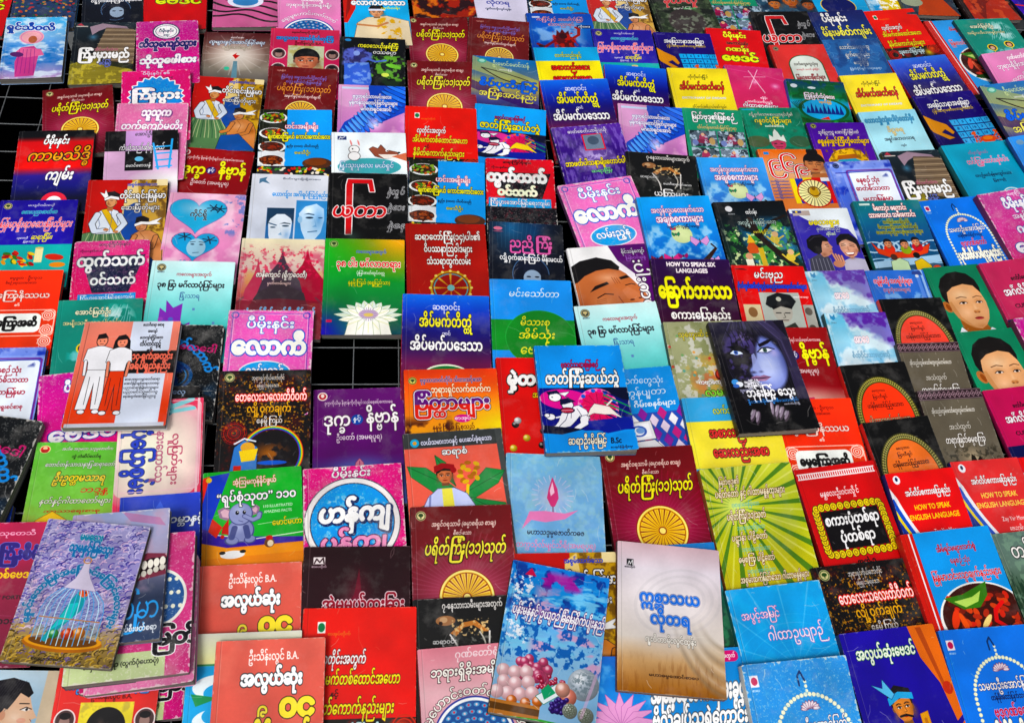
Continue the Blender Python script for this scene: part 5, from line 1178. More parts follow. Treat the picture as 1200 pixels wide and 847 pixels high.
@design(bg='#98b430', wear=.25, spine='#805020', W=360, R=1.4, q=1.0)
def c_rays(c):
    c.bg((0, '#c0c850'), (.6, '#b4c040'), (1.4, '#c0b020')).rays(.3, .42, 22, '#487828', .26, .08, 9, .9).rays(.3, .42, 22, '#e0e088', .1, .08, 9, .6, ph=.15)
    c.r(0, 0, 0, 0, '#000'); c.glow(.3, .42, .25, '#d8e890', .9)
    for k in range(7): c.e(.35 + .13 * k, 1.38 - .02 * k * k * .5, .06, .05, '#b8b830')
    for k, (t, w_, x) in enumerate((('မြတ်ဗုဒ္ဓ၏', .22, .28), ('ပရိတ်တော် နှင့် ဂါထာမန္တန်ထူးများ', .76, .48), ('ပရိတ်ကြီး(၁၁)သုတ်', .42, .38), ('ပဋ္ဌာန်း ပါဠိတော်', .38, .36), ('ဓမ္မစကြာ ပါဠိတော်', .38, .38), ('အစွမ်းထက်မြတ်သော ဂါထာမန္တန်များ', .72, .52))):
        y = (.16, .29, .53, .75, .97, 1.17)[k]; c.T(t, x, y, .085 + .015 * (k in (1, 2)), '#fbf8d0', wd=w_, b=.02, out='#581c20', ow=.05)
        if 0 < k < 5: c.T('ဘုရားရှင်ဟောကြားသော', .4, y + .12, .06, '#48a0b0', wd=.3, b=.0, out='#d8e8a8', ow=.02)


@design(bg='#2898d8', wear=.45, spine='#185858', W=320)
def c_web(c):
    c.bg((0, '#38a4e0'), (1.45, '#2490d0')).rays(.55, .95, 16, '#90d0f0', .03, .1, 1.1, .8).cloud('#60b8e8', 5, .5, .8, .5)
    for k in range(1, 7): c.e(.55, .95, .12 * k, .1 * k, '#a0d8f4', ring=.002, al=.4)
    c.p([(.3, .98), (.38, .9), (.4, .98), (.46, .94), (.42, 1.04)], '#2868a8').p([(.58, .9), (.62, .86), (.66, .92), (.62, .95)], '#2868a8')
    c.T('အပွင့်အမြင်', .3, .33, .13, '#fdf8fc', wd=.4, b=.0, out='#c82880', ow=.035).T('ဂါထာဥယျာဉ်', .62, .58, .17, '#fdf8fc', wd=.6, b=.0, out='#a050a8', ow=.035)


@design(bg='#1478e0', wear=.25, spine='#184898', W=360, q=1.0)
def c_arch(c): _arch(c)


def _arch(c):
    c.r(.05, .1, .13, .2, '#f0e8f0').e(.09, .15, .03, .035, '#c03060').T('စာပေ', .09, .23, .03, '#d0e0f4')
    P = []
    for k in range(30):
        a = math.pi * (1 + k / 29); P.append((.56 + .36 * math.cos(a), .72 + .42 * math.sin(a)))
    P = [(.2, .72 + .052 * k) for k in range(15, 0, -1)] + P + [(.92, .72 + .052 * k) for k in range(1, 15)]
    for x, y in P: c.e(x, y, .021, .021, '#6890a8').e(x, y, .018, .018, '#f0f0d0')
    for k in range(3): c.e(.56, .27 - .04 * k, .014, .016, '#f0f0d0')
    c.l([(.56, .18), (.53, .1), (.5, .14), (.5, .22)], .018, '#18386c')
    for k in range(9): a = math.radians(-180 + 22.5 * k); c.e(.56 + .055 * math.cos(a), .42 + .035 * math.sin(a), .035, .014, '#e8d8e0', math.degrees(a)).e(.56 + .055 * math.cos(a), .42 + .035 * math.sin(a), .035, .014, '#805878', math.degrees(a), ring=.002)
    c.T('သမထဦးအောင်မြတ်', .56, .57, .11, '#fdf8f8', wd=.6, b=.02, out='#202858', ow=.04).T('တန်ခိုးတော်ပြက်သည့်', .56, .68, .065, '#182050', wd=.4, b=.03)
    c.T('ဗုဒ္ဓဂုဏ်တော်', .56, .82, .12, '#c01848', wd=.42, b=.03, out='#f0d8e8', ow=.03).T('ပုတီးစိပ်ပရိတ္တနည်း', .56, 1.03, .19, '#f6f6ea', wd=.68, b=.05, out='#303848', ow=.04)
    c.e(.56, 1.38, .2, .17, '#c02858').rays(.56, 1.38, 16, '#801838', .2, 0, .19, .8)


@design(bg='#1888dc', wear=.8, spine='#b8b8b0', W=360, q=1.0)
def c_arch_old(c): c.bg('#1c90d8'); _arch(c); c.cloud('#58b0e0', 30, .6, .95, .3)


@design(bg='#283424', spine='#101810')
def c_jungle(c):
    c.cloud('#4c5c40', 12, .45, .65, .9).cloud('#181c18', 6, .5, .7, .9).T('ခုတ်-လူ', .5, .45, .26, '#c82830', wd=.56, b=.04, out='#f0c8c8', ow=.02).T('မောင်မြင့်', .5, .68, .08, '#d8d8d0').e(.5, 1.05, .3, .3, '#3c3434').cloud('#788070', 20, .5, .65, .9, c.reg(.2, .85, .9, 1.4, .1))
    c.T('ဇော်ပင်', .62, .68, .07, '#60c070')


@design(bg='#181068', spine='#0c0830')
def c_crab(c):
    c.bg((0, '#241478'), (1.45, '#180c58')).l([(.05, .05), (.2, .05)], .01, '#8080b0').T('အဖြေသာနာအဖြေရှာ', .5, .25, .15, '#fff', wd=.7, b=.03, out='#100838', ow=.04).T('ပုံနှိပ်ဆရာမ၏ဟောချက်တော်', .52, .38, .08, '#f0d030', wd=.68, b=.02)
    for i in range(5):
        for j in range(4): c.p([(.36 + .13 * i + .01 * j, .6 + .14 * j), (.48 + .13 * i + .01 * j, .6 + .14 * j), (.49 + .13 * i + .01 * j, .72 + .14 * j), (.37 + .13 * i + .01 * j, .72 + .14 * j)], '#48b0e8', out='#103878', ow=.003).T(str((i * 4 + j * 7) % 17 + 1), .43 + .13 * i, .66 + .14 * j, .07, '#103070')
    c.p([(-.02, .42), (.12, .56), (.28, .68), (.34, .86), (.3, .9), (.22, .78), (.14, .84), (.3, .98), (.2, 1.0), (.02, .82), (-.02, .7)], '#d89018', out='#302008').e(.8, 1.08, .12, .08, '#e05018').e(.8, 1.06, .08, .04, '#f08838')
    for sg in (-1, 1):
        for k in range(4): c.l([(.8 + sg * .08, 1.08), (.8 + sg * (.17 + .02 * k), .96 + .07 * k), (.8 + sg * .2, 1.02 + .07 * k)], .02, '#e05018')
        c.e(.8 + sg * .18, .93, .045, .03, '#e86020', sg * 40)


@design(bg='#f6e010', spine='#605808', W=320)
def c_yellow(c):
    c.T('ကိုကိုမင်းမြိုင်', .48, .23, .09, '#181818', wd=.34, b=.01).T('အိပ်မက်အဘိဓာန်', .5, .49, .21, '#e01818', wd=.74, b=.02, out='#281010', ow=.0, out2='#281010', ow2=.04)
    c.T('DICTIONARY OF DREAMS', .5, .76, .065, '#f8f8f0', wd=.72, b=.05, out='#687070', ow=.03).T('အိပ်မက်အဓိပ္ပာယ်ဖော်ကျမ်း', .55, .98, .085, '#181818', wd=.56, b=.0)


@design(bg='#10906c', spine='#184838')
def c_myat(c):
    c.T('မြတ်ဗုဒ္ဓ၏ဖြစ်စဉ်', .52, .22, .18, '#fdfcfc', wd=.74, b=.03, out='#103028', ow=.05).T('၏', .5, .35, .06, '#f0e0c0').T('ထိပ်တန်းကောင်းမြတ်ပြက္ခရာ', .54, .48, .095, '#f0d890', wd=.66, b=.02, out='#203018', ow=.03)
    for i in range(2):
        for j in range(2):
            x0, y0 = .06 + .47 * i, .56 + .42 * j
            c.r(x0, y0, x0 + .45, y0 + .4, ['#586878', '#687888', '#50606c', '#708090'][i + 2 * j]); c.cloud('#203038', 12, .5, .6, .9, c.reg(x0, y0, x0 + .45, y0 + .4)).e(x0 + .22, y0 + .2, .07, .12, '#a83860').e(x0 + .22, y0 + .1, .03, .04, '#e0b090').e(x0 + .22, y0 + .27, .12, .05, '#883050').cloud('#c8e0f0', 18, .62, .7, .8, c.reg(x0, y0, x0 + .45, y0 + .4))
            c.e(x0 + .36, y0 + .26, .05, .09, '#c0a068').e(x0 + .08, y0 + .3, .05, .07, '#7888c0')


@design(bg='#081410', spine='#080c0c', W=320)
def c_monkeys(c):
    c.bg((0, '#060a10'), (.5, '#0c2028'), (1.45, '#143828')).cloud('#1878a8', 5, .48, .65, .9, c.reg(.3, .35, 1, 1.3, .15)).cloud('#48a040', 10, .55, .68, .9, c.reg(.1, .4, 1, 1.4, .1)).cloud('#e0f0b0', 16, .7, .78, .9, c.reg(.05, .5, .9, 1.4, .1))
    c.l([(.45, .35), (.5, .65), (.68, .95), (.9, 1.3)], .09, '#281c18').l([(.52, .7), (.75, .4), (.95, .3)], .05, '#201814').l([(.5, .6), (.3, .45)], .03, '#201814')
    c.e(.2, .14, .05, .055, '#e8e8ec').T('စာပေ', .22, .24, .04, '#d0d0d0').p([(.3, .9), (.38, .72), (.46, .9), (.44, 1.0), (.32, 1.0)], '#d05818').p([(.32, .8), (.38, .64), (.44, .8)], '#f0c020').r(.24, 1.1, .34, 1.4, '#f0f0d8').r(.45, .9, .52, 1.4, '#d8b820').e(.3, 1.05, .05, .06, '#d8a078')
    for x, y in ((.72, .75), (.86, 1.1)): c.e(x, y, .06, .08, '#d8c040').e(x + .02, y - .1, .045, .045, '#e0b888').l([(x + .04, y), (x + .13, y - .06)], .025, '#d8c040').l([(x - .04, y + .04), (x - .1, y - .06)], .025, '#d8c040').l([(x, y + .08), (x + .06, y + .14)], .03, '#c8a830')
    c.T('ထင်ဝန်း', .5, .22, .09, '#fff', wd=.16).T('အလွဋ္ဌိ ၊ ကုန်ခြင်းလော့', .54, .42, .1, '#d8f0e8', wd=.54, b=.01, out='#101818').T('မောင်ရုံးကြည်', .58, .6, .06, '#e0d020', wd=.26)


@design(bg='#d81010', spine='#280808', W=320)
def c_officer(c):
    c.l([(.06, .07), (.2, .08)], .014, '#301010').e(.13, .07, .05, .01, '#301010').T('မင်းဗုည', .48, .18, .19, '#fff', wd=.4, b=.02, out='#301010', ow=.03).T('ဗိုလ်ချုပ်အင်္ဂသုံးပွင့်အစည်းအဝေးမှတ်တမ်းများ', .5, .39, .11, '#2848d0', wd=.94, b=.05, out='#101028', ow=.05)
    c.r(.3, .5, .84, 1.3, '#b8c0b8').r(0.06, .72, .29, 1.05, '#d8c8a0').r(.86, .72, 1, 1.4, '#a8a8a0').e(.17, .86, .06, .09, '#906840').e(.92, .84, .05, .07, '#605850').e(.92, 1.15, .05, .07, '#504840')
    c.e(.57, .84, .13, .2, '#b8b4a8').p([(.36, .72), (.4, .58), (.55, .5), (.72, .54), (.78, .66), (.72, .76), (.56, .7), (.42, .78)], '#181c20').p([(.42, .76), (.56, .7), (.72, .75), (.7, .8), (.56, .75), (.45, .81)], '#0c0c10').e(.55, .62, .035, .035, '#c8c8b8').p([(.36, 1.3), (.44, 1.06), (.56, 1.12), (.7, 1.04), (.8, 1.3)], '#303830')
    for sg in (-1, 1): c.l([(.57 + sg * .06 - .03, .87), (.57 + sg * .06 + .03, .87)], .018, '#202020')
    c.l([(.58, .88), (.59, .95), (.56, .96)], .01, '#605c54').l([(.53, 1.0), (.62, 1.0)], .014, '#503c3c').T('မောင်စာရေး', .86, .58, .04, '#fff')


@design(bg='#1c1428', wear=.2, spine='#101018', W=420, R=1.5, q=1.0)
def c_darkface(c):
    c.bg((0, '#2c2840'), (.35, '#14121e'), (.9, '#08070c'), (1.5, '#060508'))
    for k in range(60):
        x = c.rng.random(); c.l([(.3 + .4 * x, -.02), (.1 + .95 * x, .3), (.1 + x, .7), (.2 + .9 * x, 1.1)], .008, ['#6c6498', '#3c3864', '#242044', '#8c80b4'][k % 4], .28)
    c.glow(.5, .62, .42, '#14111f', .95, .5, p=.5)
    # lit side of the face
    lit = np.clip(1 - np.hypot((c.X - .6) / .27, (c.Y - .6) / .4), 0, 1)
    edge = .36 + .22 * np.clip((.62 - c.Y) / .35, -.2, 1) ** 1.0 + .03 * np.sin(c.Y * 14)
    m = np.clip(lit * 7, 0, 1) * np.clip((c.X - edge) * 16, 0, 1)
    c.put(m, '#7484d0').put(m * np.clip(1.3 - np.hypot((c.X - .6) / .2, (c.Y - .66) / .26), 0, 1), '#c4d0fc').put(m * np.clip((c.X - .76) * 9, 0, 1), '#3c4488', .7).glow(.74, .46, .1, '#e4c8ec', .5)
    # shadowed, scaly side
    sh = np.clip((1 - np.hypot((c.X - .36) / .3, (c.Y - .5) / .42)) * 5, 0, 1) * (1 - np.clip((c.X - edge) * 16, 0, 1))
    c.put(sh, '#17131f', .9).cloud('#7868a8', 26, .5, .75, .8, sh * np.clip(1.2 - np.hypot((c.X - .38) / .16, (c.Y - .24) / .14), 0, 1)).cloud('#4c4080', 12, .5, .7, .8, sh)
    for k in range(6): c.l([(.2 + .07 * k, .12), (.24 + .06 * k, .24), (.22 + .075 * k, .36)], .012, '#0c0914', .8)
    c.p([(.14, .36), (.26, .34), (.4, .4), (.42, .44), (.26, .4)], '#08070f').p([(.56, .34), (.7, .28), (.8, .26), (.7, .33), (.58, .38)], '#14101e')
    c.glow(.25, .44, .14, '#0a0812', .9, .08).glow(.63, .42, .13, '#2c2850', .75, .08)
    c.p([(.17, .45), (.22, .41), (.31, .43), (.34, .46), (.25, .475)], '#dce8ff').e(.25, .44, .028, .03, '#3c68c0').e(.25, .44, .012, .012, '#050508').l([(.15, .45), (.22, .405), (.32, .42), (.36, .46)], .012, '#050508')
    c.p([(.54, .44), (.6, .4), (.68, .4), (.73, .42), (.66, .45)], '#eef2ff').e(.635, .422, .028, .03, '#4c6c60').e(.635, .422, .013, .013, '#000').l([(.53, .445), (.6, .39), (.69, .385), (.76, .41)], .014, '#100c18').l([(.54, .45), (.66, .46), (.72, .43)], .006, '#34305c')
    c.p([(.44, .48), (.48, .46), (.5, .62), (.52, .7), (.46, .72), (.4, .7), (.42, .6)], '#a8b4ec', .8).glow(.4, .72, .06, '#141028', .8, .03).glow(.5, .715, .05, '#2c2850', .7, .025)
    c.p([(.34, .79), (.42, .765), (.47, .775), (.52, .76), (.61, .79), (.52, .84), (.42, .84)], '#9c7094').p([(.33, .79), (.46, .795), (.62, .787), (.5, .81), (.42, .81)], '#3c2444').glow(.5, .83, .07, '#dcb0cc', .6, .02).glow(.5, .9, .16, '#5c64a8', .6, .08)
    c.p([(.78, .02), (.9, .2), (.93, .6), (.86, 1.0), (1.02, 1.2), (1.02, 0)], '#141020', .85)
    for k in range(16): c.l([(.66 + .012 * k, .0), (.84 + .01 * k, .28), (.88 + .008 * k, .6), (.86 + .01 * k, 1.1)], .006, '#54487c', .6)
    c.e(.13, .84, .045, .04, '#3898e0').e(.18, .87, .045, .035, '#e8ecf4').e(.13, .89, .04, .025, '#2868c0')
    c.T('အတ္တိမြိတ်ဦး', .34, .85, .05, '#f0f0f8', wd=.2, b=.04).T('အမြိုမြတိလွန့်', .35, .9, .05, '#f0f0f8', wd=.24, b=.04).T('သူ့ဘောသို', .24, .955, .05, '#a8a8c8', wd=.16).T('ဘုန်းမြင့် သွေး', .54, 1.0, .15, '#f8f8fc', wd=.62, b=.03)
    c.T('နှီးသားခိုင်သူ့၊စီးသား၊ခိုင်', .54, 1.11, .05, '#2890e8', wd=.64, b=.02).T('မောင်သိမ်းခိုင်မြို့', .76, 1.16, .025, '#d0d0e0', wd=.2)
    for x, y, a, L in ((.24, 1.27, 35, .09), (.29, 1.3, 25, .09), (.5, 1.2, 10, .1), (.55, 1.24, 25, .1), (.6, 1.26, 30, .1), (.65, 1.3, 35, .08)): c.e(x, y + .02, .024, L, '#443844', a).e(x - .005, y, .018, L * .85, '#a090a4', a, al=.85).e(x - .01, y - .03, .01, L * .5, '#d8ccdc', a, al=.7)


@design(bg='#cc1014', spine='#881010', W=320, q=1.0)
def c_sakapone(c):
    c.r(.02, .06, .98, .075, '#f8f0f0').r(.02, .12, .98, .135, '#f8f0f0')
    for k in range(34): c.r(.03 + k * .028, .07, .045 + k * .028, .125, '#f8f0f0')
    c.T('မန္တလေးဦးဝင်းလှိုင်', .46, .33, .09, '#fbf0f0', wd=.48, b=.03)
    for k in range(40):
        a = k / 40 * 6.283; x = .5 + .4 * max(-1, min(1, 1.35 * math.cos(a))); y = .75 + .27 * max(-1, min(1, 1.35 * math.sin(a)))
        c.e(x, y, .045, .05, '#302010').e(x, y, .038, .043, '#ecd828').e(x, y, .018, .022, '#a06c10', ring=.004)
    c.r(.15, .53, .85, .97, '#0c080c').T('စကားပုံတစ်ရာ', .5, .65, .16, '#fff', wd=.66, b=.04).T('ပုံတစ်ရာ', .5, .85, .16, '#fff', wd=.42, b=.04).T('အတွဲ-၁', .5, 1.14, .1, '#200808', wd=.22, b=.04)


@design(bg='#2c28a0', spine='#181c50', W=360, q=1.0)
def c_turban(c):
    c.bg((0, '#3830a8'), (1.45, '#282088')).p([(.72, 0), (1, 0), (1, .85), (.93, .9), (.88, .55), (.76, .3)], '#e87830').p([(.8, .02), (.86, .02), (.93, .6), (.9, .6)], '#b85018').e(.94, .6, .05, .06, '#c83820').p([(.9, 1.0), (1, .9), (1, 1.2)], '#e87830')
    c.p([(.18, 1.45), (.22, 1.05), (.36, .95), (.56, .92), (.72, 1.02), (.78, 1.45)], '#b8dcf0', out='#283868').p([(.34, .92), (.42, .9), (.46, 1.45), (.3, 1.45)], '#d8f0f8').face(.43, .72, .1, '#d89058', '#181010', -5, .5).p([(.3, .68), (.3, .6), (.4, .52), (.54, .56), (.56, .66), (.44, .64)], '#181418')
    c.p([(.3, .7), (.42, .64), (.56, .66), (.56, .6), (.42, .58), (.3, .63)], '#58b0e0').p([(.34, .64), (.18, .5), (.28, .54), (.3, .46), (.38, .6)], '#78c8f0', out='#183868', ow=.004).l([(.38, .8), (.44, .79), (.5, .81)], .02, '#181010').p([(.58, .8), (.66, .78), (.66, 1.3), (.56, 1.3)], '#e0a030', out='#a05010', ow=.004).l([(.62, .85), (.62, 1.2)], .03, '#c07820').l([(.3, 1.1), (.4, 1.3), (.6, 1.3)], .06, '#98c8e0')
    c.T('အလွယ်ဆုံးဗေဒင်', .42, .22, .14, '#f8fcf0', wd=.62, b=.03, out='#30a038', ow=.02, out2='#102050', ow2=.05)


@design(bg='#d01868', wear=.3, spine='#2858a8')
def c_star(c):
    c.bg((0, '#c81c70'), (1.45, '#d81458')).l([(.4, .12), (.62, .7)], .012, '#f8d8e8').l([(.56, .08), (.36, .62)], .01, '#f8d8e8').l([(.3, .3), (.68, .26)], .008, '#f8d8e8').l([(.05, .1), (.6, .2), (1, .35)], .006, '#e878a8').glow(.82, .5, .12, '#f0b8d8', .9).glow(.48, .42, .1, '#f8e8f0', .7)
    c.T('စန္ဒီမိုး', .58, .84, .06, '#fff', wd=.12).T('သက်သက်ညွှန်', .5, .95, .07, '#fff').T('ဂါထာစာစုများ', .5, 1.06, .13, '#fff', wd=.6, b=.03, out='#601040')


@design(bg='#108468', spine='#104838')
def c_crown(c):
    c.cloud('#206850', 5, .5, .7, .8).e(.15, .85, .2, .14, '#5c5838', al=.8).e(.85, .85, .18, .14, '#485c40', al=.8).r(.03, .04, .25, .07, '#30a0b8'); c.T('လျှို့ဝှက်သောဆေးပညာရှင်တို့၏', .5, .18, .09, '#f0f0e0', wd=.74, b=.01, out='#103028').T('ဂန္ဓဝင်ပုံပြင်များ', .5, .34, .14, '#f0e058', wd=.62, b=.02, out='#203018', ow=.04).T('မောင်အောင်သန်', .5, .47, .06, '#f0f0e0', wd=.32)
    c.e(.48, .9, .12, .15, '#b84868').p([(.34, .86), (.36, .68), (.42, .74), (.44, .62), (.48, .54), (.52, .62), (.55, .74), (.6, .68), (.62, .86), (.48, .8)], '#d8e0d8', out='#506050').e(.43, .9, .025, .012, '#101010').e(.53, .9, .025, .012, '#101010').l([(.43, .98), (.53, .98)], .015, '#601020').p([(.34, 1.05), (.6, 1.05), (.7, 1.4), (.2, 1.4)], '#b8a060')


@design(bg='#e8a070', spine='#804020', W=320)
def c_969(c):
    c.bg((0, '#e87c48'), (.5, '#e8b890'), (1.0, '#d88858')); c.r(.08, .06, .16, .12, '#3890d8')
    for t, x, y in (('၉', .22, .35), ('၆', .42, .4), ('၉', .6, .46)): c.T(t, x, y, .42, '#d81818', b=.0, out='#fdf8f4', ow=.05, out2='#402010', ow2=.07)
    c.face(.82, .34, .15, '#c88860', '#141014', 8, .3, top=-.2, eyes=0).e(.84, .06, .09, .09, '#141014').p([(.74, .56), (.95, .54), (1.05, .66), (.7, .66)], '#b87850')
    c.r(.36, .66, 1, 1.2, '#1838a8').r(.56, .64, .7, .72, '#f0d818').r(.7, .64, .84, .72, '#d81c18').r(.84, .64, 1, .72, '#f0f0f0').r(.36, .66, .44, 1.2, '#f0d818').r(.92, .72, 1, 1.2, '#d81c18')
    c.e(.68, .98, .26, .26, '#181818').e(.68, .98, .25, .25, '#f8f0b0').rays(.68, .98, 24, '#181818', .2, .06, .245).e(.68, .98, .25, .25, '#c82018', ring=.01).e(.68, .96, .07, .12, '#c8a030').e(.68, .88, .03, .04, '#886020').e(.68, .94, .09, .1, '#705020', ring=.01)
    for k in range(6): c.T('ဘဝကိုမြင့်မားစေသော', .2, .72 + .07 * k, .045, '#3850a0', wd=.28)


@design(bg='#e8ecf4', spine='#283060', W=360)
def c_whisper(c):
    c.bg((0, '#e4ecf0'), (1.45, '#e0e4f0')).p([(0, .1), (.1, .12), (.3, .3), (.55, .5), (.7, .42), (.9, .5), (1.02, .8), (1, 1.45), (0, 1.45)], '#3c30a8').r(.05, .04, .34, .16, '#b8a8a0').r(.05, .04, .2, .1, '#303878').e(.12, .07, .02, .02, '#f0d020')
    c.T('မလေးရှား', .52, .33, .17, '#f0e030', wd=.52, b=.04, out='#404010', ow=.03).T('ခုအသားသည်', .56, .48, .1, '#b8b8d8', wd=.4, b=.02, out='#505878').T('ထိုင်အင်', .58, .6, .08, '#d8f0b0', wd=.16)
    c.p([(.02, 1.45), (.1, 1.15), (.26, 1.05), (.42, 1.12), (.5, 1.45)], '#484858')
    for k in range(7): c.l([(.08 + .06 * k, 1.15), (.06 + .065 * k, 1.45)], .008, '#9898a8')
    c.p([(.3, .8), (.42, .7), (.49, .76), (.5, .82), (.54, .9), (.51, .93), (.52, .97), (.5, 1.04), (.42, 1.1), (.34, 1.12), (.28, 1.0)], '#cc9478').glow(.42, .88, .08, '#ecc0a4', .8).glow(.36, 1.06, .08, '#905c44', .8).l([(.43, .84), (.48, .83)], .012, '#181010').l([(.44, .88), (.48, .88)], .01, '#181010').l([(.47, 1.0), (.51, .99)], .014, '#b04040')
    c.p([(.12, .9), (.14, .72), (.24, .62), (.4, .6), (.5, .7), (.49, .77), (.4, .76), (.36, .86), (.34, 1.0), (.28, 1.06), (.2, 1.02)], '#141218').l([(.18, .75), (.28, .66), (.42, .64)], .01, '#444050')
    c.p([(.6, 1.45), (.64, 1.22), (.8, 1.14), (1.02, 1.2), (1.02, 1.45)], '#b8b4c8').p([(.62, .85), (.64, .7), (.74, .6), (.88, .6), (.98, .72), (1.0, .92), (.96, 1.05), (.9, .9)], '#141218')
    c.p([(.66, .8), (.74, .7), (.86, .72), (.94, .84), (.95, .98), (.89, 1.1), (.8, 1.16), (.71, 1.1), (.66, .96)], '#d49c80').glow(.76, .84, .1, '#f4cdb4', .9).glow(.74, .99, .06, '#f0bca4', .8).glow(.92, 1.0, .09, '#9c6048', .8).glow(.8, 1.16, .1, '#905840', .7, .05)
    c.p([(.64, .84), (.68, .68), (.8, .62), (.94, .72), (.96, .88), (.9, .8), (.8, .73), (.72, .76)], '#141218').l([(.69, .87), (.76, .86)], .012, '#181010').l([(.83, .88), (.9, .9)], .012, '#181010').l([(.69, .84), (.75, .82)], .01, '#301c18').l([(.83, .84), (.9, .86)], .01, '#301c18').l([(.79, .9), (.78, .98), (.81, .98)], .008, '#985c44')
    c.p([(.7, 1.03), (.78, 1.03), (.88, 1.02), (.84, 1.1), (.76, 1.11)], '#8c2c2c').p([(.715, 1.035), (.87, 1.03), (.84, 1.07), (.75, 1.075)], '#fbf6f2')
    for k in range(4): c.l([(.54 + .035 * k, 1.26), (.5 + .045 * k, 1.04 + .02 * k)], .034, '#8c5440').l([(.54 + .035 * k, 1.26), (.5 + .045 * k, 1.04 + .02 * k)], .026, '#d89c7c')
    c.e(.55, 1.28, .09, .08, '#c88868')


@design(bg='#78bce0', wear=.2, spine='#285058', W=320, q=1.0)
def c_abhay(c):
    c.bg((0, '#68c0e4'), (.5, '#a0d4e8'), (1.45, '#60a8e0')).cloud('#e8f4f8', 4, .45, .7, .8); m = np.clip((c.X * .9 - c.Y * 1.1 - .12 + .25 * (c.n(5, 3) - .5)) * 6, 0, 1)
    c.put(m, '#7c70c0', .9).cloud('#6030a0', 6, .5, .7, .9, m).p([(.08, .1), (.08, .02), (.12, .06), (.16, .02), (.16, .1), (.12, .13)], '#3890c0').T('စာပေ', .12, .17, .035, '#608090')
    c.T('အာဝေ', .48, .47, .18, '#fbf0f4', wd=.24, b=.04, out='#c06880', ow=.02).T('စိတ်ဝိုင်းသားများသို့', .56, .74, .11, '#88c8e0', wd=.6, b=.0, out='#506890', ow=.03).cloud('#fff', 6, .5, .7, .6, c.reg(0, .8, 1, 1.45, .1))


@design(bg='#080808', spine='#c02018', W=320)
def c_circle(c): _circle(c, '#f84018')


def _circle(c, col):
    c.e(.5, .98, .46, .74, '#3c3c18')
    for k in range(90):
        a = k * math.pi / 45; c.e(.5 + .43 * math.cos(a), .98 + .705 * math.sin(a), .014, .014, '#a8a058').e(.5 + .405 * math.cos(a), .98 + .67 * math.sin(a), .008, .008, '#d8d080')
    c.e(.5, .98, .395, .65, '#8c8840', ring=.006).e(.5, .98, .375, .62, col)
    c.T('စေတုဘာဝ', .46, .5, .06, '#3c1008', wd=.2, b=.02).T('မြဝတီရှင်', .46, .61, .07, '#3c1008', wd=.22, b=.02).T('ဟန်မိုတောင်ပြည့်သောတ', .5, .77, .1, '#280c08', wd=.54, b=.02).T('ပါးကာစေ့စပ်တော်မူလာ', .5, 1.03, .13, '#e8c8a0', wd=.62, b=.01, out='#280c08', ow=.05)


@design(bg='#080808', spine='#b81c18', W=320)
def c_circle_orange(c): _circle(c, '#f07818')


@design(bg='#dc1418', spine='#1c2060', W=320, q=1.0)
def c_howto(c):
    c.e(.14, .1, .05, .06, '#e8ecf4').e(.14, .09, .02, .03, '#202850'); c.T('အင်္ဂလိပ်စကားပြောနည်း', .53, .3, .11, '#fff', wd=.66, b=.03, out='#501018', ow=.03)
    c.T('HOW TO SPEAK', .53, .5, .1, '#f4d848', wd=.52, b=.03).T('ENGLISH LANGUAGE', .52, .63, .1, '#f4d848', wd=.72, b=.03).T('Zay Yar Moe', .6, .83, .08, '#f8f0f0', wd=.32, b=.01).T('ဇေယျာမိုး', .6, .96, .08, '#fff', wd=.2, b=.01)
    def arc(o): return [(.02 + .25 * t + o + .3 * t * t, .35 + 1.1 * t) for t in np.linspace(0, 1, 9)]
    c.p([(0, .2)] + arc(.05) + [(0, 1.45)], '#f4f4f8').p([(0, .35)] + arc(0) + [(0, 1.45)], '#2858c8').p([(0, .5)] + arc(-.06) + [(0, 1.45)], '#f0d818').p([(0, .6)] + arc(-.1) + [(0, 1.45)], '#2840a0')


@design(bg='#1c98e0', spine='#b81410', W=360)
def c_curry(c):
    c.r(0, 0, .1, 1.5, '#c81c10').r(.1, 0, .115, 1.5, '#f0f0f0')
    c.r(0, 0, .09, 1.5, '#c81c10').r(.09, 0, .105, 1.5, '#e8f0f8').r(.105, 0, .14, 1.5, '#c81c10')
    c.T('အိမ်ရှင်မများလက်စွဲ', .56, .23, .09, '#b01830', wd=.44, b=.03, out='#c8e0f0', ow=.02).T('နေ့စဉ်သုံး', .56, .38, .09, '#b01830', wd=.22, b=.02, out='#c8e0f0', ow=.02).T('မြန်မာဟင်းလျာချက်နည်းများ', .58, .56, .12, '#d01828', wd=.76, b=.02, out='#f0f0f0', ow=.03)
    c.e(.62, 1.08, .48, .43, '#f0f0ec').e(.62, 1.06, .45, .39, '#3c1008')
    for k in range(60): x = .3 + .68 * c.rng.random(); y = .78 + .5 * c.rng.random(); c.e(x, y, .05, .03, hx(['#a82c10', '#781c08', '#c84418', '#501008', '#c83020'][k % 5]), 40 * k)
    c.p([(.24, .8), (.45, .78), (.75, .66), (.72, .82), (.6, .95), (.42, .95)], '#3c7820').p([(.34, .85), (.55, .82), (.66, .76), (.6, .88), (.45, .93)], '#b8d870').e(.3, 1.05, .04, .12, '#d84020', 20).e(.38, 1.1, .03, .12, '#e06038', -10).e(.62, 1.12, .03, .1, '#f0d890', 40)
    c.l([(.85, .92), (.75, 1.0), (.72, 1.12), (.8, 1.2)], .045, '#d81818').e(.55, 1.34, .3, .06, '#204818')


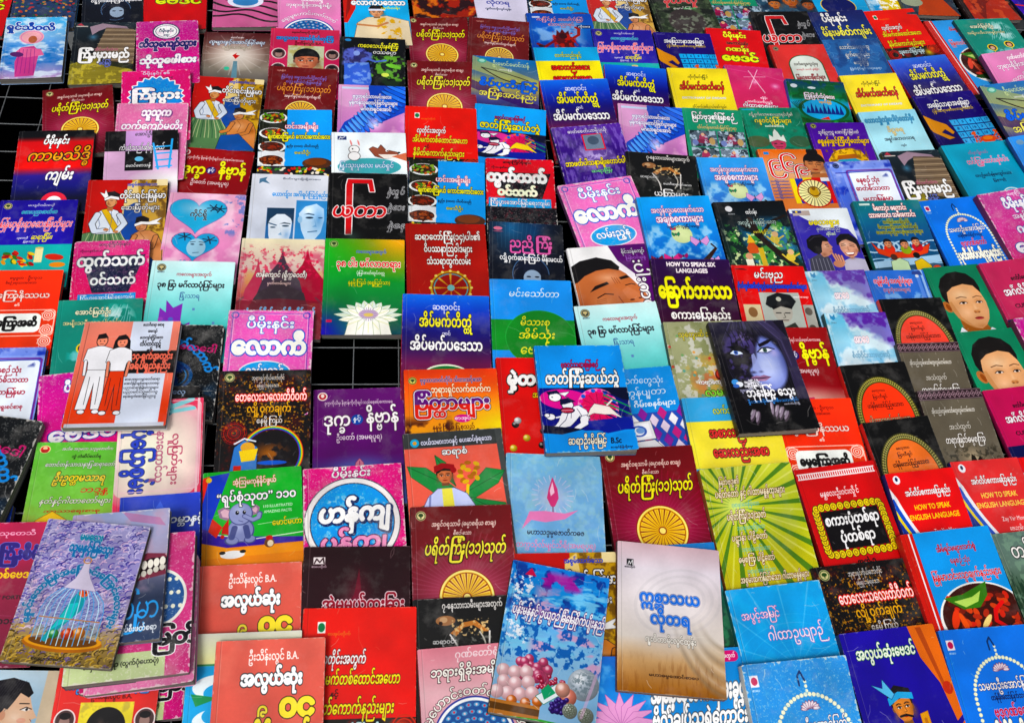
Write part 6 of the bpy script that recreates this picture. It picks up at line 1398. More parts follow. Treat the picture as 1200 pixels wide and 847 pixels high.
@design(bg='#30546c')
def c_kidphoto(c):
    c.cloud('#183048', 5, .5, .7, .9).face(.3, .95, .1, '#c07848', '#181010').face(.6, .85, .13, '#b86838', '#181010', top=.8).face(.88, .98, .1, '#a86038', '#181010').cloud('#e0e8f0', 8, .55, .7, .7, c.reg(0, .5, .2, 1.3))


@design(bg='#d81c14', spine='#801410')
def c_archred(c):
    c.logo(.1, .1, .05, '#b09080').rr(.22, .28, .82, 1.7, .28, '#305830').rr(.24, .3, .8, 1.7, .26, '#dce4dc'); c.T('လက်တွေ့ကွေ့သုံးမှ', .52, .52, .09, '#282018', wd=.42, b=.03).T('ပေးရက် သဘင် နှစ်ခြင်း', .52, .66, .05, '#c04048', wd=.4)
    c.T('မြန်မာ့ဆေးမြီးတိုများ', .52, .87, .13, '#a03038', wd=.5, b=.03, out='#402020', ow=.02).T('ဦးပဏ္ဍိတ', .52, 1.1, .07, '#282018', wd=.2)


@design(bg='#1868a8', spine='#1848a0')
def c_lake(c):
    c.bg((0, '#103c70'), (.4, '#1c7838'), (.6, '#48a8d8'), (1.0, '#1c6c38'), (1.45, '#0c3018')).cloud('#10582c', 7, .5, .65, .9, c.reg(0, 0, 1, .5, .08)).e(.55, .75, .4, .28, '#58b0e0').e(.55, .75, .4, .28, '#185c30', ring=.02)
    for k in range(9): x = .28 + .07 * k; h_ = .12 + .1 * ((k * 5) % 3) / 2; c.p([(x - .035, .86), (x - .03, .8), (x, .8 - h_), (x + .03, .8), (x + .035, .86)], '#102c80')
    c.p([(0, .95), (.5, 1.05), (1, .98), (1, 1.45), (0, 1.45)], '#185020').cloud('#38a048', 12, .5, .7, .8, c.reg(0, 1, 1, 1.45, .05)).p([(.45, 1.0), (.6, .92), (.62, 1.0)], '#d83020')
    for k in range(7): c.l([(.1 + .02 * k, .75), (.02 + .03 * k, .6 - .01 * k)], .014, '#103c18')
    c.e(.12, .17, .06, .05, '#d8e0e8').e(.42, .2, .07, .03, '#e0e8f0').T('ကြာပြတိုက်ပွဲလေး', .52, .42, .12, '#e8f4fc', wd=.52, b=.03, out='#b04060', ow=.04).T('နေဝင်းမြင့်', .6, .56, .07, '#f0a030', wd=.22)


@design(bg='#50209c', spine='#20103c')
def c_goldpurple(c):
    c.bg((0, '#4c1c98'), (1.0, '#602ca8'), (1.45, '#8c58c0')).logo(.11, .08, .05, '#b0a868'); c.T('သူစိန့်ဥက္ကဋ္ဌ အောင်ပြိုင်ခြင်းထံ', .5, .24, .1, '#f4ecf4', wd=.7, b=.02, out='#200c40', ow=.03).T('ရွှေနန်းရှင်ကြီးတို့တော်များ', .53, .46, .15, '#f0c828', wd=.88, b=.03, out='#302008', ow=.03)
    c.p([(.2, 1.3), (.18, .9), (.3, .72), (.4, .66), (.6, .62), (.78, .7), (.86, .9), (.85, 1.3)], '#e8b820').cloud('#906808', 20, .5, .65, .8, c.reg(.18, .62, .87, 1.3, .02)).p([(.32, 1.3), (.3, .95), (.5, .78), (.72, .92), (.74, 1.3)], '#48a8c8').p([(.36, .8), (.66, .76), (.72, .86), (.32, .9)], '#b06828')
    c.e(.42, 1.02, .05, .06, '#d0a078').e(.42, .97, .06, .03, '#188040').e(.66, 1.02, .05, .06, '#d0a078').e(.66, .97, .06, .03, '#d03020').e(.82, 1.1, .05, .08, '#802060')


@design(bg='#107078', spine='#106058', W=360)
def c_boat(c):
    c.bg((0, '#10787c'), (.7, '#185890'), (1.45, '#385060')).r(.08, .05, .24, .09, '#d0e0d8')
    for y, q, w_, o in ((.16, 'မိကောင်း ဖကောင်း', .5, '#a02838'), (.3, 'သားကောင်း သမီးကောင်း', .7, '#a02838')): c.T(q, .52, y, .13, '#fdf4ec', wd=w_, b=.03, out=o, ow=.05)
    for k in range(3): c.T(['ထက်မြတ်သောဗြဟ္မဝိုရ်', 'မိဘမေတ္တာတရားတော်နှင့်', 'ပေးဆပ်ရမည့်ကျေးဇူးတရားများ'][k], .54, .44 + .1 * k, .09, '#2c2c28', wd=[.4, .6, .7][k], b=.02, out='#e8e048', ow=.05)
    for k in range(5): c.e(.08 + .22 * k, .92, .15, .1, '#b8d4e8', ring=.012).e(.1 + .22 * k, 1.2, .15, .06, '#9cc4e0', ring=.01)
    c.p([(0, 1.2), (1, 1.1), (1, 1.24), (0, 1.32)], '#a8c8e0').p([(.06, .82), (.14, .95), (.4, 1.03), (.7, 1.0), (.92, .88), (.84, 1.06), (.6, 1.14), (.3, 1.14), (.12, 1.04)], '#d84828', out='#301010')
    for x, y, q in ((.3, .86, '#e03820'), (.54, .88, '#90a838'), (.72, .84, '#c03840')): c.e(x, y + .1, .08, .09, q).face(x, y, .055, '#d89878', '#141010')
    c.l([(.7, .95), (.9, .84)], .014, '#801c10')
    c.p([(.2, 1.45), (.26, 1.2), (.4, 1.14), (.5, 1.22), (.5, 1.45)], '#c8e0b8', out='#283020').e(.32, 1.12, .05, .06, '#503028').p([(.58, 1.45), (.6, 1.22), (.72, 1.16), (.82, 1.3), (.84, 1.45)], '#d8b828', out='#302010').e(.66, 1.1, .05, .06, '#141010').e(.9, 1.4, .08, .1, '#d84828')


@design(bg='#2470d0', spine='#183870')
def c_pillars(c):
    c.cloud('#90c0f0', 6, .55, .75, .8, c.reg(0, .5, 1, 1.45, .1)).r(.84, 0, .9, 1.45, '#5890e8').r(.93, 0, .97, 1.45, '#a0c8f8').p([(.78, .1), (.8, .03), (.94, .02), (.96, .12)], '#304890').e(.86, .14, .03, .03, '#e0e4f0')
    c.T('ကျွန်ုပ်တို့ ဘဝရုပ်ပုံများ', .42, .25, .14, '#e0203c', wd=.66, b=.04, out='#f0f0fc', ow=.05).T('(လူ့ဘုံသားများ)', .44, .44, .1, '#a02048', wd=.46, b=.03, out='#e8f0fc', ow=.04)


@design(bg='#686050', spine='#241c20', W=320, q=1.05)
def c_pattern(c):
    c.r(0, 0, 1, .15, '#301c24'); c.l([(0, .01), (1, .01)], .006, '#a08890').l([(0, .14), (1, .14)], .006, '#a08890')
    for k in range(14): x = .035 + k * .075; c.p([(x, .03), (x + .035, .075), (x, .12), (x - .035, .075)], None, out='#b0909c', ow=.004).e(x, .075, .012, .012, '#b0909c')
    c.T('အိုးသည်းလွမ်းသော်တွေးလွမ်းတမ်းဟော', .46, .32, .08, '#e8e4dc', wd=.68, b=.02).T('အသံထွက်', .48, .56, .1, '#f0ece4', wd=.34, b=.0).T('တရားဖြတ်ဓမ္မစကြာ', .5, .75, .13, '#fffdf8', wd=.62, b=.02, out='#302018', ow=.04)
    c.glow(.55, 1.08, .4, '#b09878', .9, .35).cloud('#302c20', 20, .5, .65, .8, c.reg(.15, .85, .95, 1.35, .1)).glow(.55, 1.05, .22, '#d8c8a8', .8).p([(.44, 1.18), (.52, .95), (.56, .98), (.58, 1.05), (.64, .98), (.72, 1.15), (.6, 1.1), (.5, 1.14)], '#20180c').T('အဘိဓမ္မာဝိပဿနာ', .6, 1.35, .1, '#f0ece4', wd=.5)


@design(bg='#304c40', spine='#103020')
def c_forest(c):
    c.bg((0, '#607870'), (.4, '#6c8478'), (.7, '#38503c'), (1.45, '#203828')).cloud('#1c3828', 24, .5, .6, .9, c.reg(0, .5, 1, 1.4, .1), sx=2, sy=.5).cloud('#88a890', 12, .55, .7, .5); c.T('တပို့တွဲ၏ည', .5, .25, .24, '#f8f4f0', wd=.72, b=.02, out='#202828', ow=.04).T('ပန်းချီမောင်မောင်', .5, .45, .07, '#f0f0f0', wd=.5).T('(ပ)', .4, .6, .08, '#f0f0f0')


@design(bg='#182c90', spine='#101c50')
def c_meinma(c):
    c.bg((0, '#141c60'), (.6, '#103880'), (1.45, '#186060')).T('ပီမိုးနင်း', .42, .22, .24, '#f6f4f0', wd=.44, b=.04, out='#101840', ow=.03).T('မိန်းမစိတ်ကျမ်း', .52, .6, .26, '#f4ec48', wd=.86, b=.03, out='#101840', ow=.03)
    c.cloud('#1c70a0', 5, .5, .7, .6, c.reg(0, .8, 1, 1.45, .1))


@design(bg='#2868a8', wear=.2, spine='#183c60')
def c_rings(c):
    for k in range(16): c.e(c.rng.random(), c.rng.random() * .6, .09, .08, '#4888c0', ring=.005)
    for q, (t, w_) in enumerate((('သောင်းအထွေထွေ', .54), ('ရွက်ဖျော့မြည်း', .44), ('ကျော်ကြီး', .26))): c.T(t, .52, .22 + .2 * q, .13, '#f0f4f8', wd=w_, b=.02, out='#304058', ow=.05)
    c.T('မြတ်ပိုင်ရှင် ဘဂ္ဂနေရာ', .56, .78, .06, '#d0e0f0', wd=.56).e(.56, 1.08, .17, .08, '#d898a8').e(.56, 1.08, .13, .05, '#2868a8').cloud('#183c78', 4, .5, .7, .6)


@design(bg='#a0d4e4', spine='#406878')
def c_ltcyan(c):
    c.bg((0, '#98d0e4'), (.6, '#b0e0ec')).T('သောလျှံ့လျှံ့ပေါ်ဝံ့တော်မှီး', .48, .22, .15, '#1880b0', wd=.86, b=.03, out='#f0fafc', ow=.02, out2='#205070', ow2=.05).T('ဒိဋ္ဌဓရ', .5, .47, .14, '#e8d8a0', wd=.28, b=.03, out='#706048', ow=.03).T('အရှင်အဘယသာရ', .5, .68, .1, '#202c38', wd=.52, b=.03).T('ကျမ်း', .52, .84, .05, '#303c48', wd=.1)
    for r_, q in ((.17, '#38b0e0'), (.135, '#f0f0a0'), (.1, '#108868')): c.e(.5, 1.17, r_, r_ * .95, q)
    c.e(.5, 1.2, .06, .07, '#d8f0d8')


@design(bg='#0c8460', wear=.05, spine='#105840', W=380, R=1.4, q=1.1)
def c_boy(c):
    c.bg((0, '#10805c'), (1.0, '#0c9468')).p([(.26, 1.4), (.34, 1.24), (.48, 1.1), (.86, 1.14), (1.0, 1.24), (1.04, 1.4)], '#dce6f8').p([(.46, .9), (.78, .95), (.84, 1.14), (.68, 1.24), (.46, 1.14)], '#a86838')
    c.p([(.38, .62), (.35, .5), (.36, .34), (.43, .2), (.54, .12), (.68, .1), (.81, .15), (.89, .26), (.91, .4), (.89, .5), (.84, .44), (.7, .36), (.56, .4), (.47, .5), (.44, .62)], '#15110f')
    c.e(.37, .68, .055, .095, '#c07c4c', -15).e(.38, .69, .028, .06, '#98542c', -15)
    c.p([(.41, .58), (.44, .44), (.54, .36), (.7, .32), (.83, .36), (.89, .48), (.915, .64), (.905, .78), (.86, .92), (.79, 1.02), (.71, 1.07), (.62, 1.05), (.53, .98), (.45, .87), (.41, .74)], '#e6b184')
    c.glow(.62, .5, .24, '#f8d8b4', .85, .16).glow(.6, .8, .17, '#f8caa4', .85, .15).glow(.86, .8, .07, '#f0b890', .7, .1).p([(.41, .6), (.45, .6), (.5, .86), (.6, 1.0), (.66, 1.06), (.56, 1.03), (.46, .9), (.41, .76)], '#c08450', .45).glow(.72, 1.03, .2, '#b87848', .5, .08)
    for x, y, q in ((.6, .635, 1), (.82, .64, .85)):
        c.glow(x, y - .02, .1, '#b87c50', .6, .07)
        c.l([(x - .07 * q, y - .085), (x, y - .105), (x + .07 * q, y - .085)], .013, '#4c2c1c', .8).e(x, y, .05 * q, .017, '#f0e4dc').e(x + .003, y, .02, .017, '#120c0a').l([(x - .055 * q, y + .004), (x - .02, y - .018), (x + .03 * q, y - .016), (x + .055 * q, y + .002)], .01, '#281810')
    c.e(.735, .79, .045, .026, '#cc8c5c').e(.71, .805, .013, .007, '#74402a').e(.76, .805, .013, .007, '#74402a').glow(.735, .72, .03, '#f4cca4', .8, .1)
    c.e(.73, .9, .062, .02, '#b4484a').e(.73, .885, .045, .01, '#9c3438').l([(.67, .893), (.73, .889), (.79, .893)], .006, '#5c1c1c').glow(.73, .92, .04, '#e08880', .6, .012)
    c.p([(.44, 1.02), (.56, 1.2), (.42, 1.32), (.34, 1.18)], '#f4f8ff').p([(.84, 1.06), (.93, 1.14), (.82, 1.26), (.72, 1.2)], '#f4f8ff')
    ix = np.clip((((np.arange(c.W) + .5) / c.W - .2) / 1.28 + .41) * c.W, 0, c.W - 1).astype(int); c.a = c.a[:, ix].copy()


@design(bg='#c00c58', spine='#800840', W=360, q=1.0)
def c_english(c):
    c.r(0, .85, 1, 1.5, '#101450'); c.T('တော်ပီဝေစာရေးသော', .6, .28, .075, '#280818', wd=.5).T('အင်္ဂလိပ်စကားပြော', .58, .47, .15, '#fdf0f4', wd=.86, b=.03, out='#400820', ow=.03).T('CURRENT ENGLISH', .58, .68, .08, '#280818', wd=.74, b=.03).T('M.A', .6, 1.0, .1, '#fff').r(.3, 1.1, .9, 1.11, '#8890c0')


@design(bg='#48a0d8')
def c_pagoda(c): c.cloud('#c8e4f4', 5, .4, .7, .9).p([(.5, .6), (.54, .8), (.62, .9), (.8, 1.1), (.8, 1.4), (.2, 1.4), (.2, 1.1), (.38, .9), (.46, .8)], '#d8c040').cloud('#fff', 20, .55, .65, .9, c.reg(.15, .85, .9, 1.4, .03))


@design(bg='#2098b8', wear=.1, spine='#18585c')
def c_turq(c):
    c.bg((0, '#28a0bc'), (1.45, '#2494c0')).T('လိမ္မာပျို့သော်', .46, .19, .07, '#c06890', wd=.28, b=.01).T('တပ်ကြွသောင်းနှစ်ပါး', .53, .36, .12, '#d86890', wd=.6, b=.02, out='#e0f0f4', ow=.03).T('တပည့်တော်နန်းကျောင်းသား', .5, .62, .07, '#18203c', wd=.52, b=.02).T('ပြုစုသည်', .54, .73, .045, '#18203c').e(.62, 1.0, .13, .12, '#e8f0f0').e(.62, 1.0, .115, .105, '#58b0d0').cloud('#e8f8f8', 24, .5, .6, .9, np.clip((.1 - np.hypot(c.X - .62, c.Y - 1.0)) * 30, 0, 1))


@design(bg='#283040')
def c_buddha(c): c.cloud('#384c58', 6, .5, .7, .9).glow(.65, .8, .4, '#b0a878', .7).face(.62, .85, .13, '#d8a878', '#201818', -10, eyes=0, top=-.2).p([(.2, 1.45), (.4, 1.1), (.8, 1.1), (1, 1.45)], '#b84820').e(.2, 1.3, .2, .15, '#a0a890')


@design(bg='#281818')
def c_robes(c): c.p([(.1, 1.45), (.1, 1.1), (.3, .8), (.6, .7), (.9, .95), (1, 1.45)], '#a82c14').p([(.3, 1.45), (.2, 1.1), (.5, .85), (.7, 1.0), (.5, 1.2)], '#781c10').cloud('#d05828', 8, .55, .7, .7, c.reg(.1, .75, 1, 1.4, .1)).e(.5, .6, .12, .15, '#905840')


@design(bg='#181868', spine='#0c1038')
def c_galaxy(c): c.bg((0, '#141c50'), (.6, '#28208c'), (1.0, '#3818a0')).cloud('#5838c0', 5, .5, .75, .8).e(.3, .2, .3, .12, '#48b8e0', ring=.02).T('ဒုတိယကမ္ဘာ', .5, .33, .15, '#e8ecf8', wd=.8, b=.04, out='#203878', ow=.05).l([(.2, .95), (1, 1.3)], .02, '#d04088').glow(.4, 1.1, .3, '#6080f0', .8).l([(0, .8), (.5, 1.0)], .03, '#e03820')


@design(bg='#1488e0', spine='#103878')
def c_bluesale(c):
    c.bg((0, '#1c90e4'), (1.45, '#1c78d0')).e(.15, .12, .06, .05, '#7098b8').T('မှတ်မိလွယ်သော', .6, .42, .2, '#f8fcfc', wd=.8, b=.05, out='#901838', ow=.04).T('ကဗျာများ', .5, .75, .18, '#fff', wd=.6, b=.04, out='#204080').e(.7, 1.0, .15, .1, '#58a030')


@design(bg='#9890b8', wear=.35, spine='#504838', W=460, R=1.45, q=1.0)
def c_birdcage(c):
    c.bg((0, '#a8a4cc'), (.5, '#9c94c4'), (1.0, '#a498b0'), (1.2, '#a08858'), (1.45, '#806c40'))
    for k in range(1500):
        x, y = c.rng.random(), k / 1500 * 1.47; a = .6 + 1.6 * c.rng.random(); r_ = .02 + .022 * c.rng.random()
        P = [(x + r_ * math.cos(a + t), y - r_ * .8 * math.sin(a + t)) for t in (0, .5, 1.0, 1.5, 2.0)]
        top = y + .12 * (c.rng.random() - .5) < 1.1
        c.l(P, .011, (['#5048a0', '#dcd4ec', '#8078bc', '#e4c4dc', '#3c3880', '#b8b4dc'] if top else ['#54441c', '#d4b464', '#382c10', '#a08034', '#b8a058', '#6c5c98'])[k % 6], .8)
    c.T('မမလေး', .47, .17, .1, '#2888a8', wd=.22, b=.05, out='#d0e8f0', ow=.02).T('သူမနှင့်မြသွေး', .5, .29, .12, '#2878b0', wd=.42, b=.05, out='#d0e8f0', ow=.02).T('နှောင်းသောမြစ်အကြောင်းကြောင်းလေးများ', .5, .92, .088, '#1c78a8', b=.05, out='#102c58', ow=.0, out2='#c8e8f4', ow2=.03, arc=.40)
    cx = .5; c.e(cx, 1.24, .36, .09, '#b06c20').e(cx, 1.22, .35, .08, '#e0a040').e(cx, 1.22, .31, .06, '#704820')
    c.p([(cx - .29, 1.2), (cx - .29, .9), (cx - .24, .78), (cx - .14, .69), (cx, .66), (cx + .14, .69), (cx + .24, .78), (cx + .29, .9), (cx + .29, 1.2)], '#8ca8d8', .45)
    c.p([(.5, .74), (.56, .7), (.6, .76), (.58, .92), (.44, 1.1), (.34, 1.24), (.3, 1.22), (.4, 1.0), (.46, .82)], '#189ca8').p([(.46, .86), (.54, .84), (.52, 1.0), (.36, 1.12)], '#48c8c8').e(.56, .745, .045, .04, '#e07050').e(.57, .74, .01, .01, '#101010').ball(.62, 1.14, .06, '#e08830'); c.ball(.52, 1.15, .055, '#d85030'); c.ball(.4, 1.16, .045, '#48a058')
    for k in range(13):
        u = -1 + k / 6; c.l([(cx + u * .29, 1.2 + .07 * (1 - u * u)), (cx + u * .29, .92), (cx + u * .26, .82), (cx + u * .18, .73), (cx + u * .08, .66)], .008, '#c8ecfc' if k % 2 else '#70b0e0')
    c.l([(cx - .28, 1.0), (cx + .28, 1.02)], .01, '#c08850').p([(cx - .14, .7), (cx - .06, .6), (cx - .03, .5), (cx - .02, .42), (cx + .03, .42), (cx + .04, .52), (cx + .08, .6), (cx + .16, .72)], '#d8d0e4', out='#8c80b0', ow=.004).e(cx, .41, .035, .03, '#c89870', ring=.006).T('စာပေလောကစာအုပ်တိုက်', .42, 1.4, .04, '#201c10', wd=.3)


@design(bg='#9098b8', wear=.5, spine='#606880', W=320, R=1.45, q=1.0)
def c_teeth(c):
    c.bg((0, '#98a4cc'), (.5, '#a8a0bc'), (1.0, '#303c58'), (1.45, '#384868')).cloud('#c0a0b8', 4, .4, .7, .7, c.reg(0, 0, 1, .9, .1)).p([(.5, .0), (.9, .1), (.97, .2), (.6, .12)], '#b86898', .6)
    c.p([(.55, .6), (.8, .5), (1, .52), (1, .75), (.75, .8), (.55, .9)], '#803048').p([(.6, .66), (.84, .56), (1, .56), (1, .7), (.76, .74), (.62, .82)], '#200c14')
    for k in range(6): c.e(.66 + .06 * k, .66 - .012 * k, .03, .05, '#f0ece0').e(.66 + .06 * k, .77 - .02 * k, .028, .035, '#d8d4c8')
    c.T('ကြမ္မာ', .72, 1.12, .34, '#18a0e8', wd=.5, b=.0).T('လျှပ်စီးဖတ်စရာ', .76, 1.32, .08, '#e0e8f0', wd=.4)


@design(bg='#d02880', wear=.9, spine='#504048', W=320, q=1.0)
def c_dots(c):
    c.cloud('#e878b0', 30, .55, .95, .3).e(.72, .68, .22, .28, '#205898').e(.72, .68, .22, .28, '#f0f0e8', ring=.012)
    for k in range(18): c.e(.56 + .06 * (k % 6) + .02 * (k // 6), .5 + .14 * (k // 6), .018, .022, '#f0f0d8')
    c.T('ပီမိုးနင်း', .5, .15, .16, '#fff', wd=.5, b=.05, out='#301850').r(.0, 1.2, .8, 1.45, '#c8d8a0').T('သိမှတ်ဖွယ်ရာ (တွက်ပုံဟောပုံ)', .45, 1.3, .06, '#202818', wd=.6).T('မြတ်', .88, 1.1, .2, '#101018', b=.06, out='#fff')


@design(bg='#2c98d0', wear=.8, spine='#303840')
def c_cyanpink(c): c.bg('#c02870'); c.rr(.1, .3, .9, 1.4, .05, '#28a0d8').T('နိဗ္ဗာန်', .5, .9, .2, '#f4f4f4', wd=.6, b=.05, out='#203058').wear(.5)


@design(bg='#e86c54', wear=.2, spine='#c8c8d0', W=440, R=1.38, q=1.0)
def c_couple(c):
    c.bg((0, '#ee9482'), (.8, '#ea7c66'), (1.1, '#e2543c')); c.r(.5, -.1, .92, 1.5, '#dce4f4').l([(.05, .03), (.05, 1.35)], .006, '#b85040').r(.02, 1.335, .98, 1.38, '#c8ccd8')
    c.r(.46, .41, 1.0, .71, '#140c0c').T('၁၄-ရက်အတွင်း', .76, .49, .12, '#f4806c', wd=.42, b=.04).T('အရပ်ရှည်နည်း', .74, .62, .12, '#f4806c', wd=.44, b=.04)
    for k, (t, w_, z) in enumerate((('ယောဂီဆရာ စောရ', .22, .05), ('အကျော်', .1, .05), ('ယောကျာ်းကြိုင်းကော', .24, .05), ('ထိပ်တင်ထွဋ်', .22, .075), ('၏', .06, .07))): c.T(t, .72, .05 + .09 * k, z, '#181820', wd=w_, b=.03)
    c.lines(.7, .79, 5, .04, '#202430', .36, .055)
    for x, hair, top, leg in ((.22, 0, '#f4f4f8', '#f4f4f8'), (.43, 1, '#f4f4f8', '#e05038')):
        o = '#181418'; y0 = .2 + .02 * hair
        if hair: c.p([(x - .08, y0 + .05), (x - .05, y0 - .02), (x + .04, y0 - .02), (x + .08, y0 + .05), (x + .09, y0 + .17), (x - .09, y0 + .17)], o)
        c.e(x, y0 + .07, .055, .075, '#f0987c').e(x, y0 + .07, .055, .075, o, ring=.004).p([(x - .06, y0 + .05), (x - .05, y0 - .02), (x + .02, y0 - .04), (x + .06, y0 + .03), (x + .04, y0 + .03), (x - .03, y0 + .04)], o)
        for sg in (-1, 1): c.e(x + sg * .02, y0 + .07, .006, .008, o)
        c.l([(x - .015, y0 + .11), (x + .015, y0 + .11)], .006, o)
        w_ = .13 - .02 * hair
        c.p([(x - .03, y0 + .14), (x + .03, y0 + .14), (x + w_, y0 + .18), (x + w_ + .02, y0 + .34), (x + w_ - .03, y0 + .35), (x + w_ - .04, y0 + .46), (x - w_ + .04, y0 + .46), (x - w_ + .03, y0 + .35), (x - w_ - .02, y0 + .34), (x - w_, y0 + .18)], top, out=o, ow=.005)
        for sg in (-1, 1): c.l([(x + sg * (w_ - .005), y0 + .34), (x + sg * (w_ - .015), y0 + .52)], .035, o).l([(x + sg * (w_ - .005), y0 + .34), (x + sg * (w_ - .015), y0 + .52)], .026, '#f0987c' if hair else '#f4f4f8')
        c.p([(x - w_ + .04, y0 + .46), (x + w_ - .04, y0 + .46), (x + w_ - .01, y0 + .96), (x + .02, y0 + .96), (x, y0 + .62), (x - .03, y0 + .96), (x - w_ + .0, y0 + .96)], leg, out=o, ow=.005)
        for sg in (-1, 1): c.e(x + sg * .07, y0 + .99, .04, .03, o).e(x + sg * .07, y0 + .99, .034, .024, '#f4f4f8').l([(x + sg * .05, y0 + .55), (x + sg * .055, y0 + .9)], .005, o)


@design(bg='#101014', wear=.5, spine='#202024')
def c_comb(c):
    for k in range(14): c.l([(.1 + .06 * k, .32), (.1 + .06 * k, .5 + .03 * (k % 3))], .012, '#b0b4b8', .8)
    c.l([(.05, .3), (.95, .3)], .012, '#b0b4b8').T('နတ်ထုံးဓလေ့', .5, .12, .12, '#88a0c0', wd=.6)


# ------------------------------------------------------------------ which book lies where: design, top left and top right corner in the photograph, label
# options: L cover height / width, t thickness in m, z resting order (higher = laid later), wd shared cover width
B = []


def b(dz, x0, y0, x1, y1, label, **o):
    B.append((dz, (x0, y0), (x1, y1), label, o))


# leftmost column
b('bedin_best', -52, -22, 20, -20, 'plain red book cut off by the upper left corner, its lower edge just showing')
b('mosaic', 22, -30, 95, -30, 'cyan book with white title over a dark mosaic picture, behind the monk book')
b('monk', 8, 21, 79, 20, 'worn pale blue book with a haloed pink-robed monk, on the black wire gap', z=1, t=.014)
b('thoke', 50, 106.5, 132, 100, 'maroon book with gold wheel, directly below the wooden bridge book')
b('kama', 23, 154, 111, 152, 'red book with black and blue bands and one large orange title line')
b('medicine', 1, 235, 92, 234, 'indigo book with pink title over a turquoise band of chillies and vegetables')
b('karma', -20, 317, 75, 316, 'orange-red book with rounded white title panel, half cut off by the left edge')
b('frame', -36, 408, 55, 407, 'lavender blue book with a purple framed panel, above the worn black book')
b('blackarc', -66, 478, 52, 495, 'worn thick black book with bright blue curved lettering at the left edge', z=1, t=.016)
b('deepblue', -84, 595, 16, 590, 'blue patterned book of which only a corner shows left of the birdcage book', t=.012)
b('fortune', -62, 612, 57, 610, 'dark crimson fortune book tucked under the birdcage book', z=1)
b('ladyphoto', -32, 784, 74, 786, 'pale book with a photo of a dark-haired woman in profile, bottom left', z=0)
# second and third columns
b('mystery', 98, -22, 168, -24, 'black book with pink title above the wooden bridge book')
b('bridge', 88, 27, 160, 27, 'dark book with a wooden plank bridge, between the monk book and the purple book')
b('bedin_best', 171, -28, 243, -28, 'red book with a big yellow-green title above the worn purple book')
b('kyi', 143, 84, 223, 82, 'worn magenta book with a white title on a blue spiky burst', t=.012)
b('sithu', 160, 26, 232, 24, 'thick worn purple book with a round white seal and white outlined title', z=.2, t=.016)
b('thuthuka', 138, 121, 221, 121, 'worn light pink book with white raised title, above the blue ladder book')
b('ladder', 124, 154, 209, 152, 'black and lilac book with a bright blue ladder')
b('twomen', 104, 211, 197, 210, 'red book with two turbaned men, above the pink and navy book', t=.012)
b('htwet', 88, 283, 176, 280, 'pink book with fat white title on a navy funnel shape', t=.012)
b('aung', 69, 352, 168, 349, 'teal book with a white flower spray, under the book of the white-clad couple')
b('ganan', 46, 440, 143, 430, 'worn magenta book with white lettering half under the couple book')
b('uttama', 44, 518, 151, 517, 'bright green book with yellow title and red seal', z=.6)
# fourth column
b('zebra', 252, -34, 325, -33, 'pink book with black wavy stripes and a blue stripe')
b('candle', 240, 38, 317, 40, 'brown-grey book with a red flame in a white glow, below the wavy striped book')
b('twomen', 230, 89, 310, 94, 'red book with two turbaned men, below the white glowing flame book')
b('dukkha', 210, 167, 298, 174, 'dark red book with yellow title and small blue disc, above the pink heart book', t=.012)
b('heart', 200, 225, 289, 229, 'pink book with two pale blue hearts and palm trees')
b('kids', 179, 305, 276, 307, 'pale aqua children\'s book with a purple castle, below the two blue hearts book', t=.012)
b('blackarc', 172, 379, 263, 381, 'black book with a blue emblem and blue curved title beside the couple book')
b('comb', 152, 452, 235, 452, 'black book with white ruled marks, showing above the pink plastic covered book')
b('plastic', 141, 470, 239, 465, 'pink book in a clear plastic jacket with lettering turned sideways', z=.3, t=.016)
b('plainblue', 141, 582, 235, 575, 'deep blue book showing between the pink plastic covered book and the pile')
# fifth column
b('peacock', 325, -6, 399, -4, 'pink book with a round blue peacock fan, second book row from the top, left half')
b('portrait', 318, 33, 398, 36, 'crimson book with a framed portrait, below the peacock fan book')
b('thoke_plain', 316, 77, 396, 82, 'dark red book with orange title, between the framed portrait and the blue cookery book')
b('food', 305, 128, 389, 129.5, 'blue cookery book with dishes, above the book with two blue face pictures')
b('twofaces', 296, 203.5, 385, 206, 'pale grey book with two blue face pictures')
b('stupa', 284, 279, 381, 281, 'beige and rose book with three pointed pagodas')
b('lawki', 268.5, 363, 368, 364, 'pink book with fat white title, above the black rainbow book', t=.014)
b('space', 258, 434, 364.5, 432, 'black book with a rainbow ring, above the green elephant book', t=.012)
b('elephant', 238, 554, 353, 545, 'green book with a grey elephant and red butterfly', t=.012)
b('alwe', 232, 663, 354, 657, 'orange-red book with white and yellow title, upper one of two alike', t=.012)
b('cream', 223, 742, 354, 737, 'cream and cyan book half under the lower orange-red book', t=.012)
b('alwe', 254, 750, 381.5, 745, 'orange-red book with white and yellow title, lower one of two alike', z=1, t=.012)
